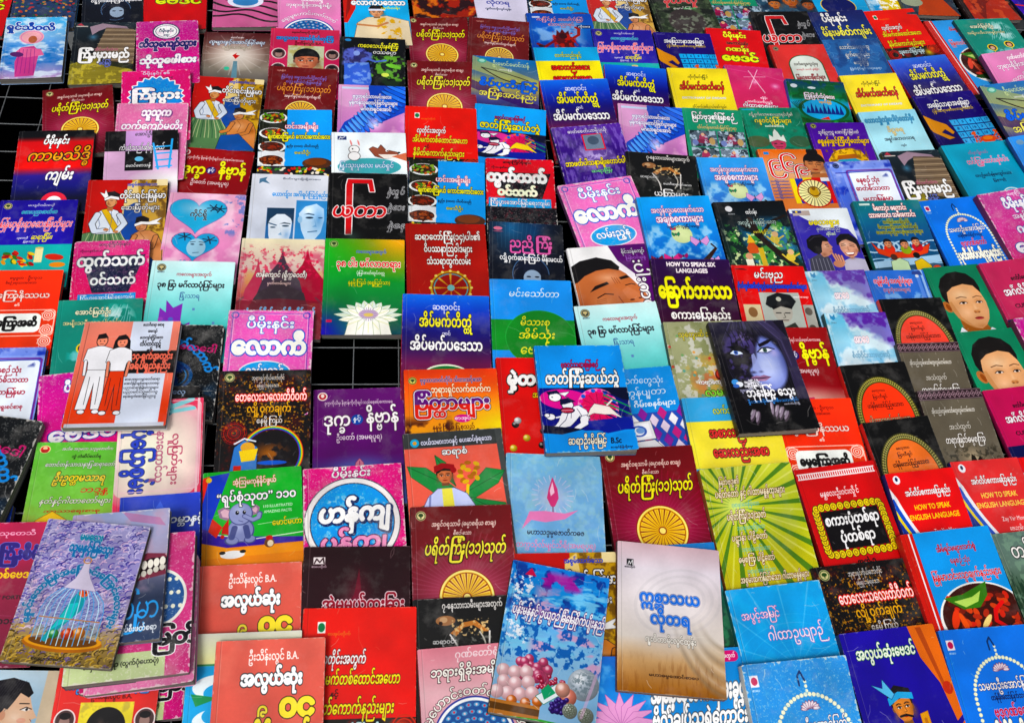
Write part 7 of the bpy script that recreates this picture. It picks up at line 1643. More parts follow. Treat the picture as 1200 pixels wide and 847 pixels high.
# sixth column
b('lawkipade', 401, -17, 475.5, -16, 'cyan book with a seated man and a red curtain')
b('bluefig', 399, 43, 475, 47, 'black book with a blue woman figure and yellow title')
b('feather', 397, 99, 475, 102, 'pink and blue feather book above the white rabbit and fox book')
b('fox', 388.5, 155, 475, 156, 'white book with a cartoon rabbit and fox')
b('yatra', 386, 202, 477, 204, 'black book with a huge red outlined title, above the green lotus book', t=.012)
b('lotus', 381.5, 279, 474, 281, 'green book with a white lotus flower, above the empty wire gap', L=1.42, t=.014)
b('dukkha_purple', 367.6, 457, 472, 454, 'purple book with white title and small blue disc, below the empty wire gap', t=.012)
b('hankya', 355, 549, 470, 542, 'worn pink book with a big blue disc and white lettering', t=.014)
b('darkm', 357, 640, 481, 639, 'very dark maroon book with a red and white outlined title near its lower edge')
b('people', 356, 712, 488, 710, 'red and black book with yellow title at the bottom, beside the orange-red book')
# seventh column
b('redart', 477, -44, 547, -43, 'red and brown painted book with a face, top row')
b('thoke', 477, 20, 547, 21.6, 'maroon book with gold wheel, upper of two directly stacked alike near the top', L=1.5)
b('thoke', 477, 71, 554, 73, 'maroon book with gold wheel, directly above the red book with a black lower half', L=1.5)
b('people', 475, 124, 558, 128, 'red book with yellow title and black lower half, above a blue cookery book')
b('food', 480, 187, 567.6, 191.6, 'blue cookery book with dishes, directly above the dark red wheel book of white title')
b('sayadaw', 475, 262, 568, 263, 'dark red book with three white title lines and an ornate wheel')
b('dream', 472, 344, 573, 347, 'blue to maroon dream book with yellow and white title, above the fiery red-yellow book')
b('byittha', 473, 433, 581.6, 431, 'fiery red and yellow book with purple outlined title', t=.012)
b('sayasan', 472, 508, 587, 500.5, 'salmon book with a red-turbaned man in white jacket among green leaves', t=.012)
b('thoke', 481, 593.5, 598, 590, 'maroon book with gold wheel, above the black jewellery book', t=.012)
b('jewel', 484, 702, 598, 696, 'black book with gold jewellery and pearls, half under the fruit book')
b('gon', 489, 760, 606, 750, 'pale rose book with arched title and blue fan, left of the fruit book', t=.012)
# eighth column
b('white', 547, -30, 614, -26, 'white book with blue title, top row')
b('thoke_plain', 550, 20, 620, 27, 'dark red book with orange title, below the white book of blue title')
b('beads', 554, 65, 631, 72, 'blue and olive book with dark beads, above the blue comic book of yellow title')
b('jat', 557, 121, 640, 129.5, 'blue comic-style book with yellow title and a yellow deer')
b('htwet_red', 569, 185, 648, 189, 'red and black book with fat white title and blue strip')
b('mystery', 573, 259, 659, 264, 'black book with pink title and a pale veiled face, below the red and black book')
b('mintha', 573.5, 326.6, 668.5, 329, 'blue book with a green disc and yellow lettering')
b('medta', 581, 418.6, 678, 419, 'bright red book with small coloured balls', t=.012)
b('candlehand', 593, 530, 704, 535, 'worn pale blue book with a pink flame held by a ribbon hand')
b('twomen', 600, 648, 721, 646, 'red and gold book with turbaned men, mostly hidden under the fruit book')
b('pinklotus', 664, 768, 758, 768, 'blue book with a pink lotus, right of the fruit book', z=.5)
b('fruit', 601.6, 655.7, 714.5, 678, 'large blue garden book with heaps of fruit, laid askew', z=2, L=1.53, t=.012)
# ninth column
b('food', 614, -26, 684, -24, 'blue cookery book with dishes, cut off by the top edge')
b('dancer', 616, 16, 692, 17, 'blue book with a dark red dancing figure')
b('stripes', 624.6, 56, 699, 56, 'cyan and yellow striped book, above the left one of two blue dream books', t=.012)
b('dream', 632, 94, 711, 92.6, 'blue dream book with yellow and white title, above the purple furry book')
b('purplefur', 645, 150, 725.6, 145, 'worn purple book with a small grey picture and yellow title')
b('lawki', 652.5, 218, 739, 206, 'pink book with fat white title and blue oval, above the man\'s face', t=.014)
b('manface', 664, 291, 755, 285, 'white and purple book with a large face of a dark-haired man')
b('kids', 672, 359, 768, 353, 'pale aqua children\'s book with a purple castle, above the blue comic lying on top')
b('computer', 688, 436, 785, 428, 'blue computer book with pink and white diamond pattern', t=.012)
b('jat_white', 625.4, 405.4, 726, 405, 'worn blue comic-style book with white title and white deer, lying on top of others', z=2, t=.014)
b('thoke', 702, 526, 810, 521, 'maroon book with gold wheel, left of the green and yellow ray book', t=.012)
b('tealgreen', 742, 640, 836, 634, 'blue-green book of which a strip shows right of the pale lilac-brown book', t=.012)
b('bigwhite', 745, 765, 866, 757, 'blue book with large white title under the pale lilac-brown book', z=.5)
b('white_big', 723.6, 633, 842, 644.6, 'pale lilac and brown book with blue title, laid on top of others', z=2, t=.012)
# tenth column
b('twomen', 684, -14, 755, -11, 'red book with turbaned men, cut off by the top edge')
b('medicine', 692.6, 34, 762.5, 36, 'indigo book with pink title, above the right one of two blue dream books')
b('dream', 708, 75, 780, 81, 'blue dream book with yellow and white title, left of the yellow dictionary', z=.1)
b('feather', 723.6, 121, 799, 127, 'pink and blue feather book above the black book of a dark figure')
b('jewel', 733, 177, 814.5, 183.5, 'black book with gold and pearls, above the blue butterfly book with a violin')
b('butter', 745, 231, 830, 229, 'blue butterfly book with a violin, left of the black monkey book', t=.016)
b('six', 762, 302.5, 853.6, 304, 'dark purple language book with a large yellow title', t=.014)
b('splash', 776.5, 377, 868, 375, 'olive book with red hearts and a paint splash', t=.012)
b('stripes', 798, 466, 904, 462, 'cyan and yellow striped book half under the dark woman\'s face', t=.014)
b('rays', 819, 549, 925, 540, 'green and yellow book with radiating rays', t=.014)
b('web', 849, 691, 958.6, 678.6, 'sky blue book with white fine rays and lilac lettering', t=.014)
b('arch_old', 868, 777.6, 989, 766, 'scuffed blue book with a bead arch, at the bottom edge', t=.014)
# eleventh column
b('jungle', 754, -16, 824, -16, 'dark green mottled book with red title, top row')
b('crab', 765, 38, 831.6, 40, 'dark blue book with number squares, left of the red book of yellow title')
b('yellow', 781, 79.5, 851, 81, 'yellow dream dictionary right beside a blue dream book')
b('myat', 798.5, 126, 867.6, 129.5, 'green book with four small pictures, below the yellow dictionary')
b('butter', 815.6, 184.5, 893.5, 185, 'blue butterfly book, directly above the black monkey book')
b('monkeys', 834.6, 237, 917, 235, 'black jungle book with two yellow monkeys on a branch')
b('officer', 856, 310.6, 941, 312, 'red book with a grey photo of an officer in a peaked cap')
b('dukkha', 880, 384, 967.5, 383.5, 'dark red book with yellow title, half under the dark woman\'s face', t=.012)
b('karma', 905, 468, 996, 466, 'orange-red book with white title panel, above the red proverb book', t=.012)
b('darkface', 829.5, 378, 917, 375, 'black and violet book with a half-shadowed woman\'s face, lying on top', z=2, L=1.6, t=.014)
b('sakapone', 929, 550, 1022, 538.6, 'red proverb book with a yellow ornate frame round a black panel', t=.014)
b('space', 950.5, 665, 1060.7, 652.7, 'black book with red and orange title, right of the sky blue book with rays')
b('turban', 982, 741.7, 1092, 729, 'indigo book with a moustached man in a blue turban', t=.016)
# twelfth column
b('myat', 813, -15, 881, -13, 'green book with four small pictures, cut off by the top edge')
b('bedin', 826.5, 33, 890.5, 37, 'red book with stacked yellow title, left of the red book with a white arch')
b('star', 848.5, 76, 916, 81, 'magenta book with thin crossing white lines')
b('crown', 866, 126, 935, 126.5, 'green-teal book with a crowned pink face')
b('969', 887, 175, 961.6, 175, 'orange book with red numerals, a calm woman\'s face and a wheel')
b('whisper', 923.5, 245, 992, 244, 'white and violet book with two whispering women')
b('abhay', 942.5, 318, 1012, 316, 'cloudy pale blue and purple book, upper of two alike')
b('abhay', 965, 366.5, 1036.7, 365, 'cloudy pale blue and purple book, lower of two alike', t=.014)
b('circle', 983, 428, 1059, 423, 'black book with a vermilion disc, left of the brown book with patterned band', t=.014)
b('circle_orange', 1009.5, 495, 1086, 486, 'black book with a light orange disc, above a red English book', t=.014)
b('howto', 1036, 554, 1115, 546, 'red English-speaking book, left one, behind the curry book', t=.014)
b('curry', 1053.5, 625.6, 1156.5, 614, 'blue cookery book with a big bowl of curry and red spine', t=.016)
b('arch', 1098.6, 738, 1203, 730, 'clean blue book with a bead arch, in the bottom right corner')
# thirteenth column
b('kidphoto', 872, -30, 937, -29, 'book with a photo of children\'s faces, cut off by the top edge')
b('yatra', 878, 14, 945, 14, 'black book with a red outlined title, left of the navy book of yellow title')
b('archred', 900.6, 53, 966.6, 52, 'red book with a white arched panel')
b('lake', 920, 92, 988, 96.5, 'green and blue book with a dark blue castle by a lake', t=.012)
b('goldpurple', 944, 144, 1011.6, 143.5, 'purple book with a golden arch and small figures')
b('frame', 966.6, 190, 1041, 188, 'lavender blue book with a purple framed panel, left of the bridge book', t=.012)
b('boat', 998.6, 235.7, 1075.5, 233.7, 'teal book with children in a red boat', t=.012)
b('pillars', 1013, 317, 1081, 316, 'small blue book with red title, above the black book with a vermilion disc')
b('circle', 1029, 350.5, 1102, 348, 'black book with a vermilion disc, left of the green boy book')
b('pattern', 1050, 401.6, 1121, 400, 'brown book with a dark patterned band, upper of two alike')
b('pattern', 1074, 457.5, 1147.5, 453.6, 'grey-brown book with a dark patterned band, lower of two alike')
b('howto', 1112.5, 541, 1191.7, 535, 'red English-speaking book, middle one of three, above the dark green forest book', z=.1)
b('forest', 1160.8, 625.6, 1262, 615, 'dark green forest book at the right edge, beside the curry book')
# fourteenth column
b('stripes', 926, -42, 992, -40, 'cyan and yellow striped book, cut off by the top edge')
b('meinma', 945, 15, 1010, 12, 'navy book with white and yellow title, right of the black book of red title')
b('rings', 962.5, 47, 1027, 45, 'blue book with faint circles and a pink ring')
b('yellow', 983, 89, 1049, 86, 'yellow dream dictionary above the pale blue book with a green crest')
b('ltcyan', 1004.5, 132, 1071, 128, 'pale blue book with a round green and yellow crest')
b('bridge', 1032, 178, 1098, 175, 'dark book with a wooden plank bridge, left of the plain turquoise book')
b('arch', 1075.6, 236, 1144, 230, 'blue book with a bead arch, left of the worn magenta book')
b('boy', 1080.6, 314, 1145, 309, 'green book with a photo of a boy, upper of two alike')
b('boy', 1116, 390, 1187, 383.5, 'green book with a photo of a boy, lower of two alike')
b('english', 1150.5, 457.5, 1224, 449, 'magenta and navy English book below the lower boy')
b('howto', 1191.7, 536, 1272, 529, 'red English-speaking book, cut off by the right edge', z=.2)
# upper right corner
b('pagoda', 992, -45, 1057, -43, 'pale blue book with a golden pagoda, cut off by the top edge')
b('people', 1011, 14, 1069, 10, 'red and black book with yellow title, left of the slanting cookery book')
b('dream', 1040, 71, 1107, 64, 'blue dream book, rightmost of the three dream books in the upper rows')
b('crab', 1068, 113, 1137.6, 106, 'dark blue book with number squares and a whole orange crab')
b('turq', 1102, 171, 1182, 164, 'plain turquoise book with a small round emblem', t=.014)
b('ganan', 1144, 228, 1216, 217, 'worn magenta book with white lettering, at the right edge', t=.014)
b('english', 1146, 309, 1222, 299, 'magenta and navy English book beside the upper boy')
b('ganan', 1186, 373, 1262, 363, 'worn magenta book of which a sliver shows beside the lower boy', t=.014)
b('buddha', 1036, -42, 1096, -38, 'dark book with a haloed praying figure, cut off by the top edge')
b('robes', 1098, -36, 1156, -36, 'dark book with orange monk robes, cut off by the top edge')
b('curry', 1087, 17, 1152, 14, 'blue and brown cookery book with red spine, lying slanted in the upper right', L=1.7, t=.016)
b('aung', 1117, 24, 1181, 21.6, 'teal book with a white flower spray, in the upper right corner', z=.1)
b('galaxy', 1160, -28, 1226, -34, 'dark violet space book in the upper right corner')
b('peacock', 1149, 63.5, 1215, 54, 'pink book with a round blue peacock fan, at the right edge', z=.1, t=.012)
b('beads', 1139, 113, 1212, 104, 'blue and olive book with a string of dark beads, at the right edge')
b('galaxy', 1186, 106, 1256, 96, 'dark violet space book of which a sliver shows right of the olive bead book')
b('bluesale', 1180, 161, 1250, 150, 'blue book with white title, cut off by the right edge')
# the pile by the lower left corner, from the bottom up
b('portrait_red', 71, 780, 190, 778, 'red book with a yellow framed portrait, under the pile')
b('dots', 118, 690, 226, 684, 'worn pink book at the foot of the pile, its lower corner showing', t=.012)
b('cyanpink', 104, 648, 222, 634, 'worn cyan and pink book low in the pile', z=1, t=.012)
b('thuthuka', 112, 662, 233, 650, 'faded pink book whose edge sticks out at the right of the pile', z=1.02, L=1.3, t=.012)
b('dots', 92, 634, 229, 622, 'worn magenta book with a dotted blue egg, third in the pile', z=1.28, L=1.28, t=.016)
b('teeth', 86, 604, 200, 596, 'grey-blue book with an open toothy mouth, second in the pile', z=1.5, t=.008)
b('birdcage', 57, 607.6, 176.6, 617.4, 'mauve book with a blue bird in a cage, on top of the pile', z=2, L=1.42, t=.01)
b('couple', 100, 378, 212, 377, 'salmon and white book with a couple in white outline, lying on top', z=2, L=1.38, t=.012)

# ------------------------------------------------------------------ materials
def mat(name, color, rough=.6, noise=0, scale=200, stretch=None):
    m = bpy.data.materials.new(name); m.use_nodes = True
    n = m.node_tree.nodes; l = m.node_tree.links; p = n['Principled BSDF']
    p.inputs['Roughness'].default_value = rough
    c = (*[v ** 2.2 for v in hx(color)], 1)
    if noise:
        tc = n.new('ShaderNodeTexCoord'); mp = n.new('ShaderNodeMapping'); no = n.new('ShaderNodeTexNoise')
        mp.inputs['Scale'].default_value = stretch or (1, 1, 1)
        no.inputs['Scale'].default_value = scale; no.inputs['Detail'].default_value = 4
        mx = n.new('ShaderNodeMix'); mx.data_type = 'RGBA'
        l.new(tc.outputs['Object'], mp.inputs[0]); l.new(mp.outputs[0], no.inputs[0]); l.new(no.outputs[0], mx.inputs['Factor'])
        mx.inputs['A'].default_value = tuple(v * (1 - noise) for v in c[:3]) + (1,)
        mx.inputs['B'].default_value = tuple(min(1, v * (1 + noise)) for v in c[:3]) + (1,)
        l.new(mx.outputs['Result'], p.inputs['Base Color'])
    else: p.inputs['Base Color'].default_value = c
    return m


def cover_mat(name, arr, rough, wear):
    H, W = arr.shape[:2]
    im = bpy.data.images.new('print_' + name, W, H, alpha=False)
    px = np.ones((H, W, 4), np.float32); px[..., :3] = arr[::-1]
    im.pixels.foreach_set(px.ravel()); im.update(); im.pack()
    m = bpy.data.materials.new('cover_' + name); m.use_nodes = True
    n = m.node_tree.nodes; l = m.node_tree.links; p = n['Principled BSDF']
    t = n.new('ShaderNodeTexImage'); t.image = im; t.interpolation = 'Cubic'; t.extension = 'EXTEND'
    # handling wear: a little grime and paler rubbed patches, different on every copy
    tc = n.new('ShaderNodeTexCoord'); oi = n.new('ShaderNodeObjectInfo'); ad = n.new('ShaderNodeVectorMath'); ad.operation = 'ADD'
    sc = n.new('ShaderNodeVectorMath'); sc.operation = 'SCALE'; sc.inputs['Scale'].default_value = 7
    l.new(tc.outputs['Object'], ad.inputs[0]); l.new(oi.outputs['Random'], sc.inputs[0]); l.new(sc.outputs[0], ad.inputs[1])
    n1 = n.new('ShaderNodeTexNoise'); n1.inputs['Scale'].default_value = 26; n1.inputs['Detail'].default_value = 7; n1.inputs['Roughness'].default_value = .65
    l.new(ad.outputs[0], n1.inputs['Vector'])
    r1 = n.new('ShaderNodeMapRange'); r1.inputs['From Min'].default_value = .52; r1.inputs['From Max'].default_value = .82
    r1.inputs['To Max'].default_value = .03 + .3 * wear; l.new(n1.outputs[0], r1.inputs['Value'])
    mx = n.new('ShaderNodeMix'); mx.data_type = 'RGBA'; l.new(r1.outputs[0], mx.inputs['Factor']); l.new(t.outputs[0], mx.inputs['A'])
    mx.inputs['B'].default_value = (.62, .6, .57, 1)
    n2 = n.new('ShaderNodeTexNoise'); n2.inputs['Scale'].default_value = 240; n2.inputs['Detail'].default_value = 3; l.new(ad.outputs[0], n2.inputs['Vector'])
    r2 = n.new('ShaderNodeMapRange'); r2.inputs['To Min'].default_value = .93; r2.inputs['To Max'].default_value = 1.05; l.new(n2.outputs[0], r2.inputs['Value'])
    vm = n.new('ShaderNodeVectorMath'); vm.operation = 'SCALE'; l.new(mx.outputs['Result'], vm.inputs[0]); l.new(r2.outputs[0], vm.inputs['Scale'])
    hf = n.new('ShaderNodeHueSaturation'); rs = n.new('ShaderNodeMapRange'); rs.inputs['To Min'].default_value = .97; rs.inputs['To Max'].default_value = 1.12
    rw = n.new('ShaderNodeMath'); rw.operation = 'FRACT'; rk = n.new('ShaderNodeMath'); rk.operation = 'MULTIPLY'; rk.inputs[1].default_value = 7.31
    rv = n.new('ShaderNodeMapRange'); rv.inputs['To Min'].default_value = .9; rv.inputs['To Max'].default_value = 1.04
    l.new(oi.outputs['Random'], rs.inputs['Value']); l.new(oi.outputs['Random'], rk.inputs[0]); l.new(rk.outputs[0], rw.inputs[0]); l.new(rw.outputs[0], rv.inputs['Value'])
    l.new(vm.outputs[0], hf.inputs['Color']); l.new(rs.outputs[0], hf.inputs['Saturation']); l.new(rv.outputs[0], hf.inputs['Value'])
    l.new(hf.outputs[0], p.inputs['Base Color'])
    r3 = n.new('ShaderNodeMapRange'); r3.inputs['To Min'].default_value = rough - .08; r3.inputs['To Max'].default_value = rough + .22; l.new(n1.outputs[0], r3.inputs['Value'])
    l.new(r3.outputs[0], p.inputs['Roughness']); p.inputs['Specular IOR Level'].default_value = .18
    bp = n.new('ShaderNodeBump'); bp.inputs['Strength'].default_value = .5; bp.inputs['Distance'].default_value = .002
    n3 = n.new('ShaderNodeTexNoise'); n3.inputs['Scale'].default_value = 14; n3.inputs['Detail'].default_value = 3; l.new(ad.outputs[0], n3.inputs['Vector'])
    l.new(n3.outputs[0], bp.inputs['Height']); l.new(bp.outputs[0], p.inputs['Normal'])
    return m


def page_mat():
    m = bpy.data.materials.new('page_edges'); m.use_nodes = True
    n = m.node_tree.nodes; l = m.node_tree.links; p = n['Principled BSDF']; p.inputs['Roughness'].default_value = .9
    tc = n.new('ShaderNodeTexCoord'); mp = n.new('ShaderNodeMapping'); mp.inputs['Scale'].default_value = (12, 12, 2600)
    no = n.new('ShaderNodeTexNoise'); no.inputs['Scale'].default_value = 1; no.inputs['Detail'].default_value = 2
    l.new(tc.outputs['Object'], mp.inputs[0]); l.new(mp.outputs[0], no.inputs[0])
    cr = n.new('ShaderNodeValToRGB'); cr.color_ramp.elements[0].position = .35; cr.color_ramp.elements[0].color = (.06, .055, .05, 1)
    cr.color_ramp.elements[1].position = .65; cr.color_ramp.elements[1].color = (.30, .28, .25, 1)
    l.new(no.outputs[0], cr.inputs[0]); l.new(cr.outputs[0], p.inputs['Base Color'])
    return m


PAGES = page_mat()
WIRE = mat('grey_painted_wire', '#8c9092', .4, .5, 60)
CLOTH = mat('black_ground_sheet', '#050506', .95, .5, 30); CLOTH.node_tree.nodes['Principled BSDF'].inputs['Specular IOR Level'].default_value = 0
_sp = {}


def spine_mat(col):
    if col not in _sp: _sp[col] = mat('card_' + col[1:], col, .5, .25, 90)
    return _sp[col]


# ------------------------------------------------------------------ the setting: dark ground below an open wire rack
def mesh_obj(name, verts, faces, m, parent=None, uv=None, smooth=False):
    me = bpy.data.meshes.new(name); me.from_pydata(verts, [], faces)
    if uv is not None:
        lay = me.uv_layers.new(name='UVMap'); lay.data.foreach_set('uv', np.array(uv, np.float32).ravel())
    for q in (m if isinstance(m, list) else [m]): me.materials.append(q)
    if smooth: me.shade_smooth()
    o = bpy.data.objects.new(name, me); COL.objects.link(o)
    if parent: o.parent = parent
    return o


Z_GROUND = -.5
g = mesh_obj('ground', [(-6, -5, Z_GROUND), (7, -5, Z_GROUND), (7, 8, Z_GROUND), (-6, 8, Z_GROUND)], [(0, 1, 2, 3)], CLOTH)
g['kind'] = 'structure'

C4 = [un(-70, -70), un(1270, -70), un(-70, 917), un(1270, 917)]
RX0, RX1 = min(p[0] for p in C4) + .1, max(p[0] for p in C4) - .1
RY0, RY1 = min(p[1] for p in C4), max(p[1] for p in C4) - .1
rack = bpy.data.objects.new('wire_rack', None); COL.objects.link(rack)
rack['label'] = 'grey welded wire grid rack carrying the books, seen in the black gaps'; rack['category'] = 'rack'


def rod_mesh(name, L_, r_, axis):
    n_ = 6; V = []; F = []
    for e in (0, 1):
        for k in range(n_):
            a = 2 * math.pi * k / n_
            c_, s_ = r_ * math.cos(a), r_ * math.sin(a)
            V.append((e * L_, c_, s_) if axis == 0 else (c_, e * L_, s_))
    for k in range(n_): F.append((k, (k + 1) % n_, n_ + (k + 1) % n_, n_ + k))
    F += [tuple(range(n_)), tuple(range(n_, 2 * n_))]
    me = bpy.data.meshes.new(name); me.from_pydata(V, [], F); me.materials.append(WIRE); me.shade_smooth()
    return me


PX, PY = .066, .064
WR = .0009
gx, gy = un(414, 430)[0], un(414, 407)[1]
mw = rod_mesh('cross_wire', RX1 - RX0, WR, 0)
y = gy - math.floor((gy - RY0) / PY) * PY
while y < RY1:
    o = bpy.data.objects.new('cross_wire', mw); COL.objects.link(o); o.parent = rack; o.location = (RX0, y, -WR); y += PY
mw = rod_mesh('long_wire', RY1 - RY0, WR, 1)
x = gx - math.floor((gx - RX0) / PX) * PX
while x < RX1:
    o = bpy.data.objects.new('long_wire', mw); COL.objects.link(o); o.parent = rack; o.location = (x, RY0, -3 * WR); x += PX

# four legs carry the rack
for lx, ly in ((RX0 + .05, RY0 + .05), (RX1 - .05, RY0 + .05), (RX0 + .05, RY1 - .05), (RX1 - .05, RY1 - .05)):
    s_ = .012; V = [(lx + a * s_, ly + c_ * s_, z) for z in (Z_GROUND, -.0052) for a, c_ in ((-1, -1), (1, -1), (1, 1), (-1, 1))]
    mesh_obj('rack_leg', V, [(0, 1, 2, 3), (4, 5, 6, 7), (0, 1, 5, 4), (1, 2, 6, 5), (2, 3, 7, 6), (3, 0, 4, 7)], WIRE, rack)

# ------------------------------------------------------------------ books
HM_C = .004
HX0, HY0 = RX0 - .4, RY0 - .4
HM = np.zeros((int((RY1 + .4 - HY0) / HM_C), int((RX1 + .4 - HX0) / HM_C)), np.float32)


def grid_lines(L_, r_, n_):
    return [0, r_ * .35, r_] + [r_ + (L_ - 2 * r_) * k / n_ for k in range(1, n_)] + [L_ - r_, L_ - r_ * .35, L_]


def slab(w_, L_, z0, th, rad, lift, rng, uvs=True, nx=5, ny=7, flip=False):
    """thin card with rounded corners, slightly curled; x 0..w, y 0..-L"""
    gx_, gy_ = grid_lines(w_, rad, nx), grid_lines(L_, rad, ny)
    NX, NY = len(gx_), len(gy_); V = []; UV = []
    ca, cb, cc = lift
    for top in (1, 0):
        for j, y_ in enumerate(gy_):
            for i, x_ in enumerate(gx_):
                xx, yy = x_, y_
                cx_ = rad if x_ < rad else w_ - rad if x_ > w_ - rad else x_
                cy_ = rad if y_ < rad else L_ - rad if y_ > L_ - rad else y_
                dx, dy = x_ - cx_, y_ - cy_; d = math.hypot(dx, dy)
                if d > rad * .99: xx, yy = cx_ + dx / d * rad, cy_ + dy / d * rad
                u, v = xx / w_, yy / L_
                z = z0 + (th if top else 0) + ca * max(0, u - .35) ** 2 * (v - .4) * 2 + cb * u * u * v ** 4 + cc * u * u * (1 - v) ** 4
                z = max(z, z0 + (th if top else 0))
                V.append((xx, -yy, z)); UV.append((u, 1 - v))
    F = []; N = NX * NY
    for j in range(NY - 1):
        for i in range(NX - 1):
            a = j * NX + i; F.append((a, a + NX, a + NX + 1, a + 1))
            F.append((N + a, N + a + 1, N + a + NX + 1, N + a + NX))
    ring = [i for i in range(NX)] + [j * NX + NX - 1 for j in range(1, NY)] + [(NY - 1) * NX + i for i in range(NX - 2, -1, -1)] + [j * NX for j in range(NY - 2, 0, -1)]
    for k in range(len(ring)):
        a, c_ = ring[k], ring[(k + 1) % len(ring)]; F.append((a, c_, N + c_, N + a))
    return V, F, [UV[q] for f in F for q in f]


def boxm(x0, x1, y0, y1, z0, z1, lean=0, bulge=0):
    V = []
    for z, k in ((z0, 0), (z1, 1)):
        V += [(x0 - bulge * 0, y0, z), (x1 + lean * k, y0, z), (x1 + lean * k, y1, z), (x0, y1, z)]
    return V, [(3, 2, 1, 0), (4, 5, 6, 7), (0, 1, 5, 4), (1, 2, 6, 5), (2, 3, 7, 6), (3, 0, 4, 7)]


ART = {}
GROUP = 'paperback books laid out overlapping on the wire rack'


def fit(tl, tr, R, t, z_of):
    """world corners of the top edge from the two photographed corners, given the height of that edge"""
    a = un(*tl, z=z_of); c_ = un(*tr, z=z_of)
    w_ = float(np.linalg.norm(c_ - a)); e = (c_ - a) / w_
    return a, e, np.array([e[1], -e[0]]), w_, w_ * R


def profile(a, e, dn, w_, L_):
    ns = 24; out = []
    xs = np.linspace(.09 * w_, .91 * w_, 14)
    for k in range(ns):
        s_ = L_ * (k + .5) / ns
        P = a[None, :] + xs[:, None] * e[None, :] + s_ * dn[None, :]
        ix = ((P[:, 0] - HX0) / HM_C).astype(int).clip(0, HM.shape[1] - 1); iy = ((P[:, 1] - HY0) / HM_C).astype(int).clip(0, HM.shape[0] - 1)
        out.append((s_, float(np.sort(HM[iy, ix])[-5])))
    return out


def rest(pr, L_):
    """the supporting line: the facet of the upper hull under the middle of the book"""
    P = [(0, pr[0][1])] + pr + [(L_, pr[-1][1])]
    hull = []
    for p in P:
        while len(hull) >= 2 and (hull[-1][0] - hull[-2][0]) * (p[1] - hull[-2][1]) - (hull[-1][1] - hull[-2][1]) * (p[0] - hull[-2][0]) >= 0: hull.pop()
        hull.append(p)
    for k in range(len(hull) - 1):
        if hull[k][0] <= L_ / 2 <= hull[k + 1][0]:
            s_ = (hull[k + 1][1] - hull[k][1]) / max(1e-6, hull[k + 1][0] - hull[k][0])
            return hull[k][1] - s_ * hull[k][0], s_
    return P[0][1], 0


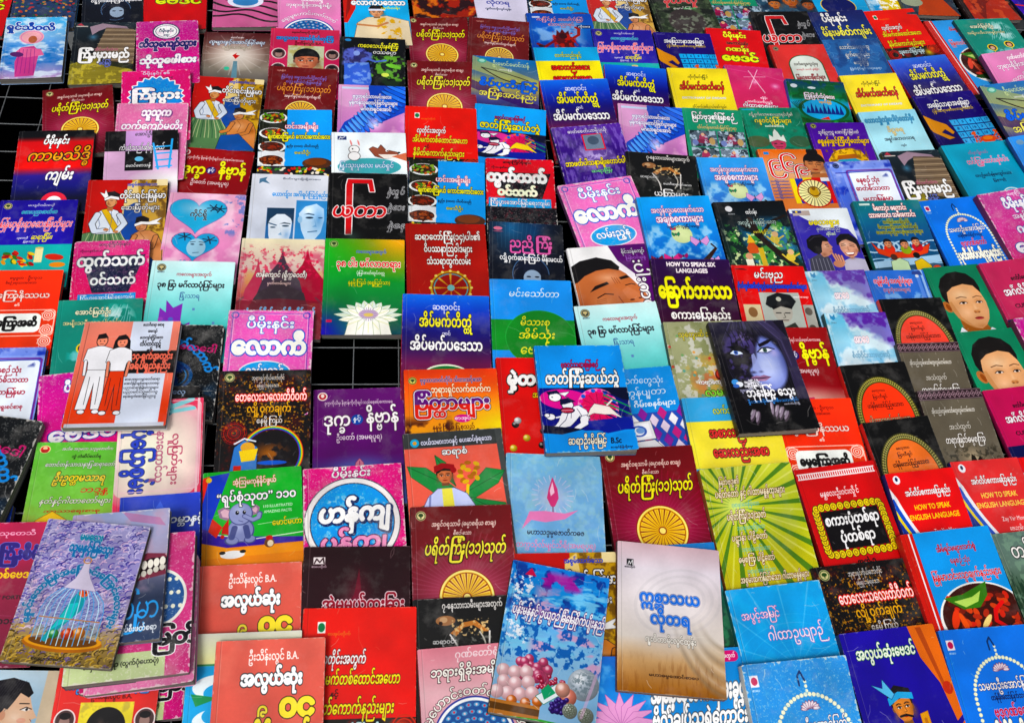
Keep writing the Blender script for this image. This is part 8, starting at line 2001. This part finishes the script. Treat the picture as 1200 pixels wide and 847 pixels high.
import zlib
order = sorted(B, key=lambda q: (math.floor(q[4].get('z', 0)) * 2000 + (q[1][1] + q[2][1]) / 2 + (q[4].get('z', 0) % 1) * 200))
used = {}
for dz, tl, tr, label, o in order:
    f, R, bg, wear, spine, rough, W, q_ = DZ[dz]
    if dz not in ART:
        c = Cv(bg, R, W, zlib.crc32(dz.encode()) % 9999, q_); f(c)
        lum = 1 + .12 * (c.n(3, 2) - .5); c.a *= lum[..., None]
        # strong process inks
        gy_ = c.a.mean(2, keepdims=True); c.a = np.clip(gy_ + 1.05 * (c.a - gy_), 0, 1) ** 1.1
        c.wear(wear); c.a = np.clip(c.a, 0, 1)
        e0 = c.a[:, 2:6].mean((0, 1)); sp = spine or '#%02x%02x%02x' % tuple(int(v * 255) for v in e0)
        ART[dz] = (cover_mat(dz, c.a, rough, wear), sp)
    m, sp = ART[dz]
    rng = random.Random(zlib.crc32((label).encode()))
    t = o.get('t', .0095) * rng.uniform(.78, .98)
    R = o.get('L', R)
    zt = t + .01
    for _ in range(5):
        a, e, dn, w_, L_ = fit(tl, tr, R, t, zt)
        z0, s_ = rest(profile(a, e, dn, w_, L_), L_)
        zt = z0 + t
    th = math.atan(s_)
    # the book's own axes: x along the top edge, -y down the cover, z out of the cover
    ex = np.array([e[0], e[1], 0]); ed = np.array([dn[0] * math.cos(th), dn[1] * math.cos(th), math.sin(th)]); ez = np.cross(ex, -ed)
    Mx = np.eye(4); Mx[:3, 0] = ex; Mx[:3, 1] = -ed; Mx[:3, 2] = ez; Mx[:3, 3] = (a[0], a[1], z0 + .0004)
    root = bpy.data.objects.new('book', None); COL.objects.link(root); root.empty_display_size = .03
    root.matrix_world = Matrix(Mx.tolist())
    root['label'] = label; root['category'] = 'book'; root['group'] = GROUP
    used[label] = used.get(label, 0) + 1
    CT = .0004
    rad = .0012 + .004 * wear * rng.random()
    k = .4 + 1.8 * wear
    lift = (rng.uniform(0, .004) * k, rng.uniform(0, .006) * k, rng.uniform(0, .0025) * k) if rng.random() < .75 else (0, 0, 0)
    V, F, UV = slab(w_, L_, t - CT, CT, rad, lift, rng)
    mesh_obj('front_cover', V, F, m, root, UV, smooth=False)
    sm = spine_mat(sp)
    V, F, UV = slab(w_ * (1 + .004 * rng.uniform(-1, 1)), L_, 0, CT, rad, (0, 0, 0), rng, nx=2, ny=2)
    mesh_obj('back_cover', V, F, sm, root)
    V, F = boxm(.0006, w_ - .0012, -L_ + .0009, -.0009, CT, t - CT, lean=rng.uniform(-.0012, .0006))
    mesh_obj('page_block', V, F, PAGES, root)
    # spine: a rounded strip of card round the left edge
    P = [(-.0002 - .0008 * math.sin(math.pi * q / 4), CT * .5 + (t - CT) * q / 4) for q in range(5)]
    V = [(px_, yy, pz_) for yy in (-rad * .4, -L_ + rad * .4) for px_, pz_ in P] + [(.0005, yy, pz_) for yy in (-rad * .4, -L_ + rad * .4) for _, pz_ in P]
    F = [(q, q + 1, q + 6, q + 5) for q in range(4)] + [(10 + q, 15 + q, 16 + q, 11 + q) for q in range(4)] + [(0, 5, 15, 10), (4, 14, 19, 9)] + [(q, 10 + q, 11 + q, q + 1) for q in range(4)] + [(5 + q, 6 + q, 16 + q, 15 + q) for q in range(4)]
    mesh_obj('spine', V, F, sm, root)
    # remember its upper surface for the books laid later
    n1, n2 = int(w_ / HM_C * 1.6), int(L_ / HM_C * 1.6)
    U, Vv = np.meshgrid(np.linspace(.02, .98, n1) * w_, np.linspace(.01, .99, n2) * L_)
    Px = a[0] + U * e[0] + Vv * dn[0]; Py = a[1] + U * e[1] + Vv * dn[1]; Pz = z0 + s_ * Vv + t / math.cos(th) + .0006
    ix = ((Px - HX0) / HM_C).astype(int).clip(0, HM.shape[1] - 1); iy = ((Py - HY0) / HM_C).astype(int).clip(0, HM.shape[0] - 1)
    np.maximum.at(HM, (iy.ravel(), ix.ravel()), Pz.ravel().astype(np.float32))
    if abs(th) > .25: print('steep', dz, tl, round(math.degrees(th), 1))
    if not .115 < w_ < .15: print('width', dz, tl, round(w_, 3))

for q, n_ in used.items():
    if n_ > 1: print('label used twice:', q)
bpy.data.objects.remove(_to)
bpy.data.curves.remove(_tc)
print('books', len(B), 'designs', len(ART), 'seconds', round(time.time() - T0, 1))
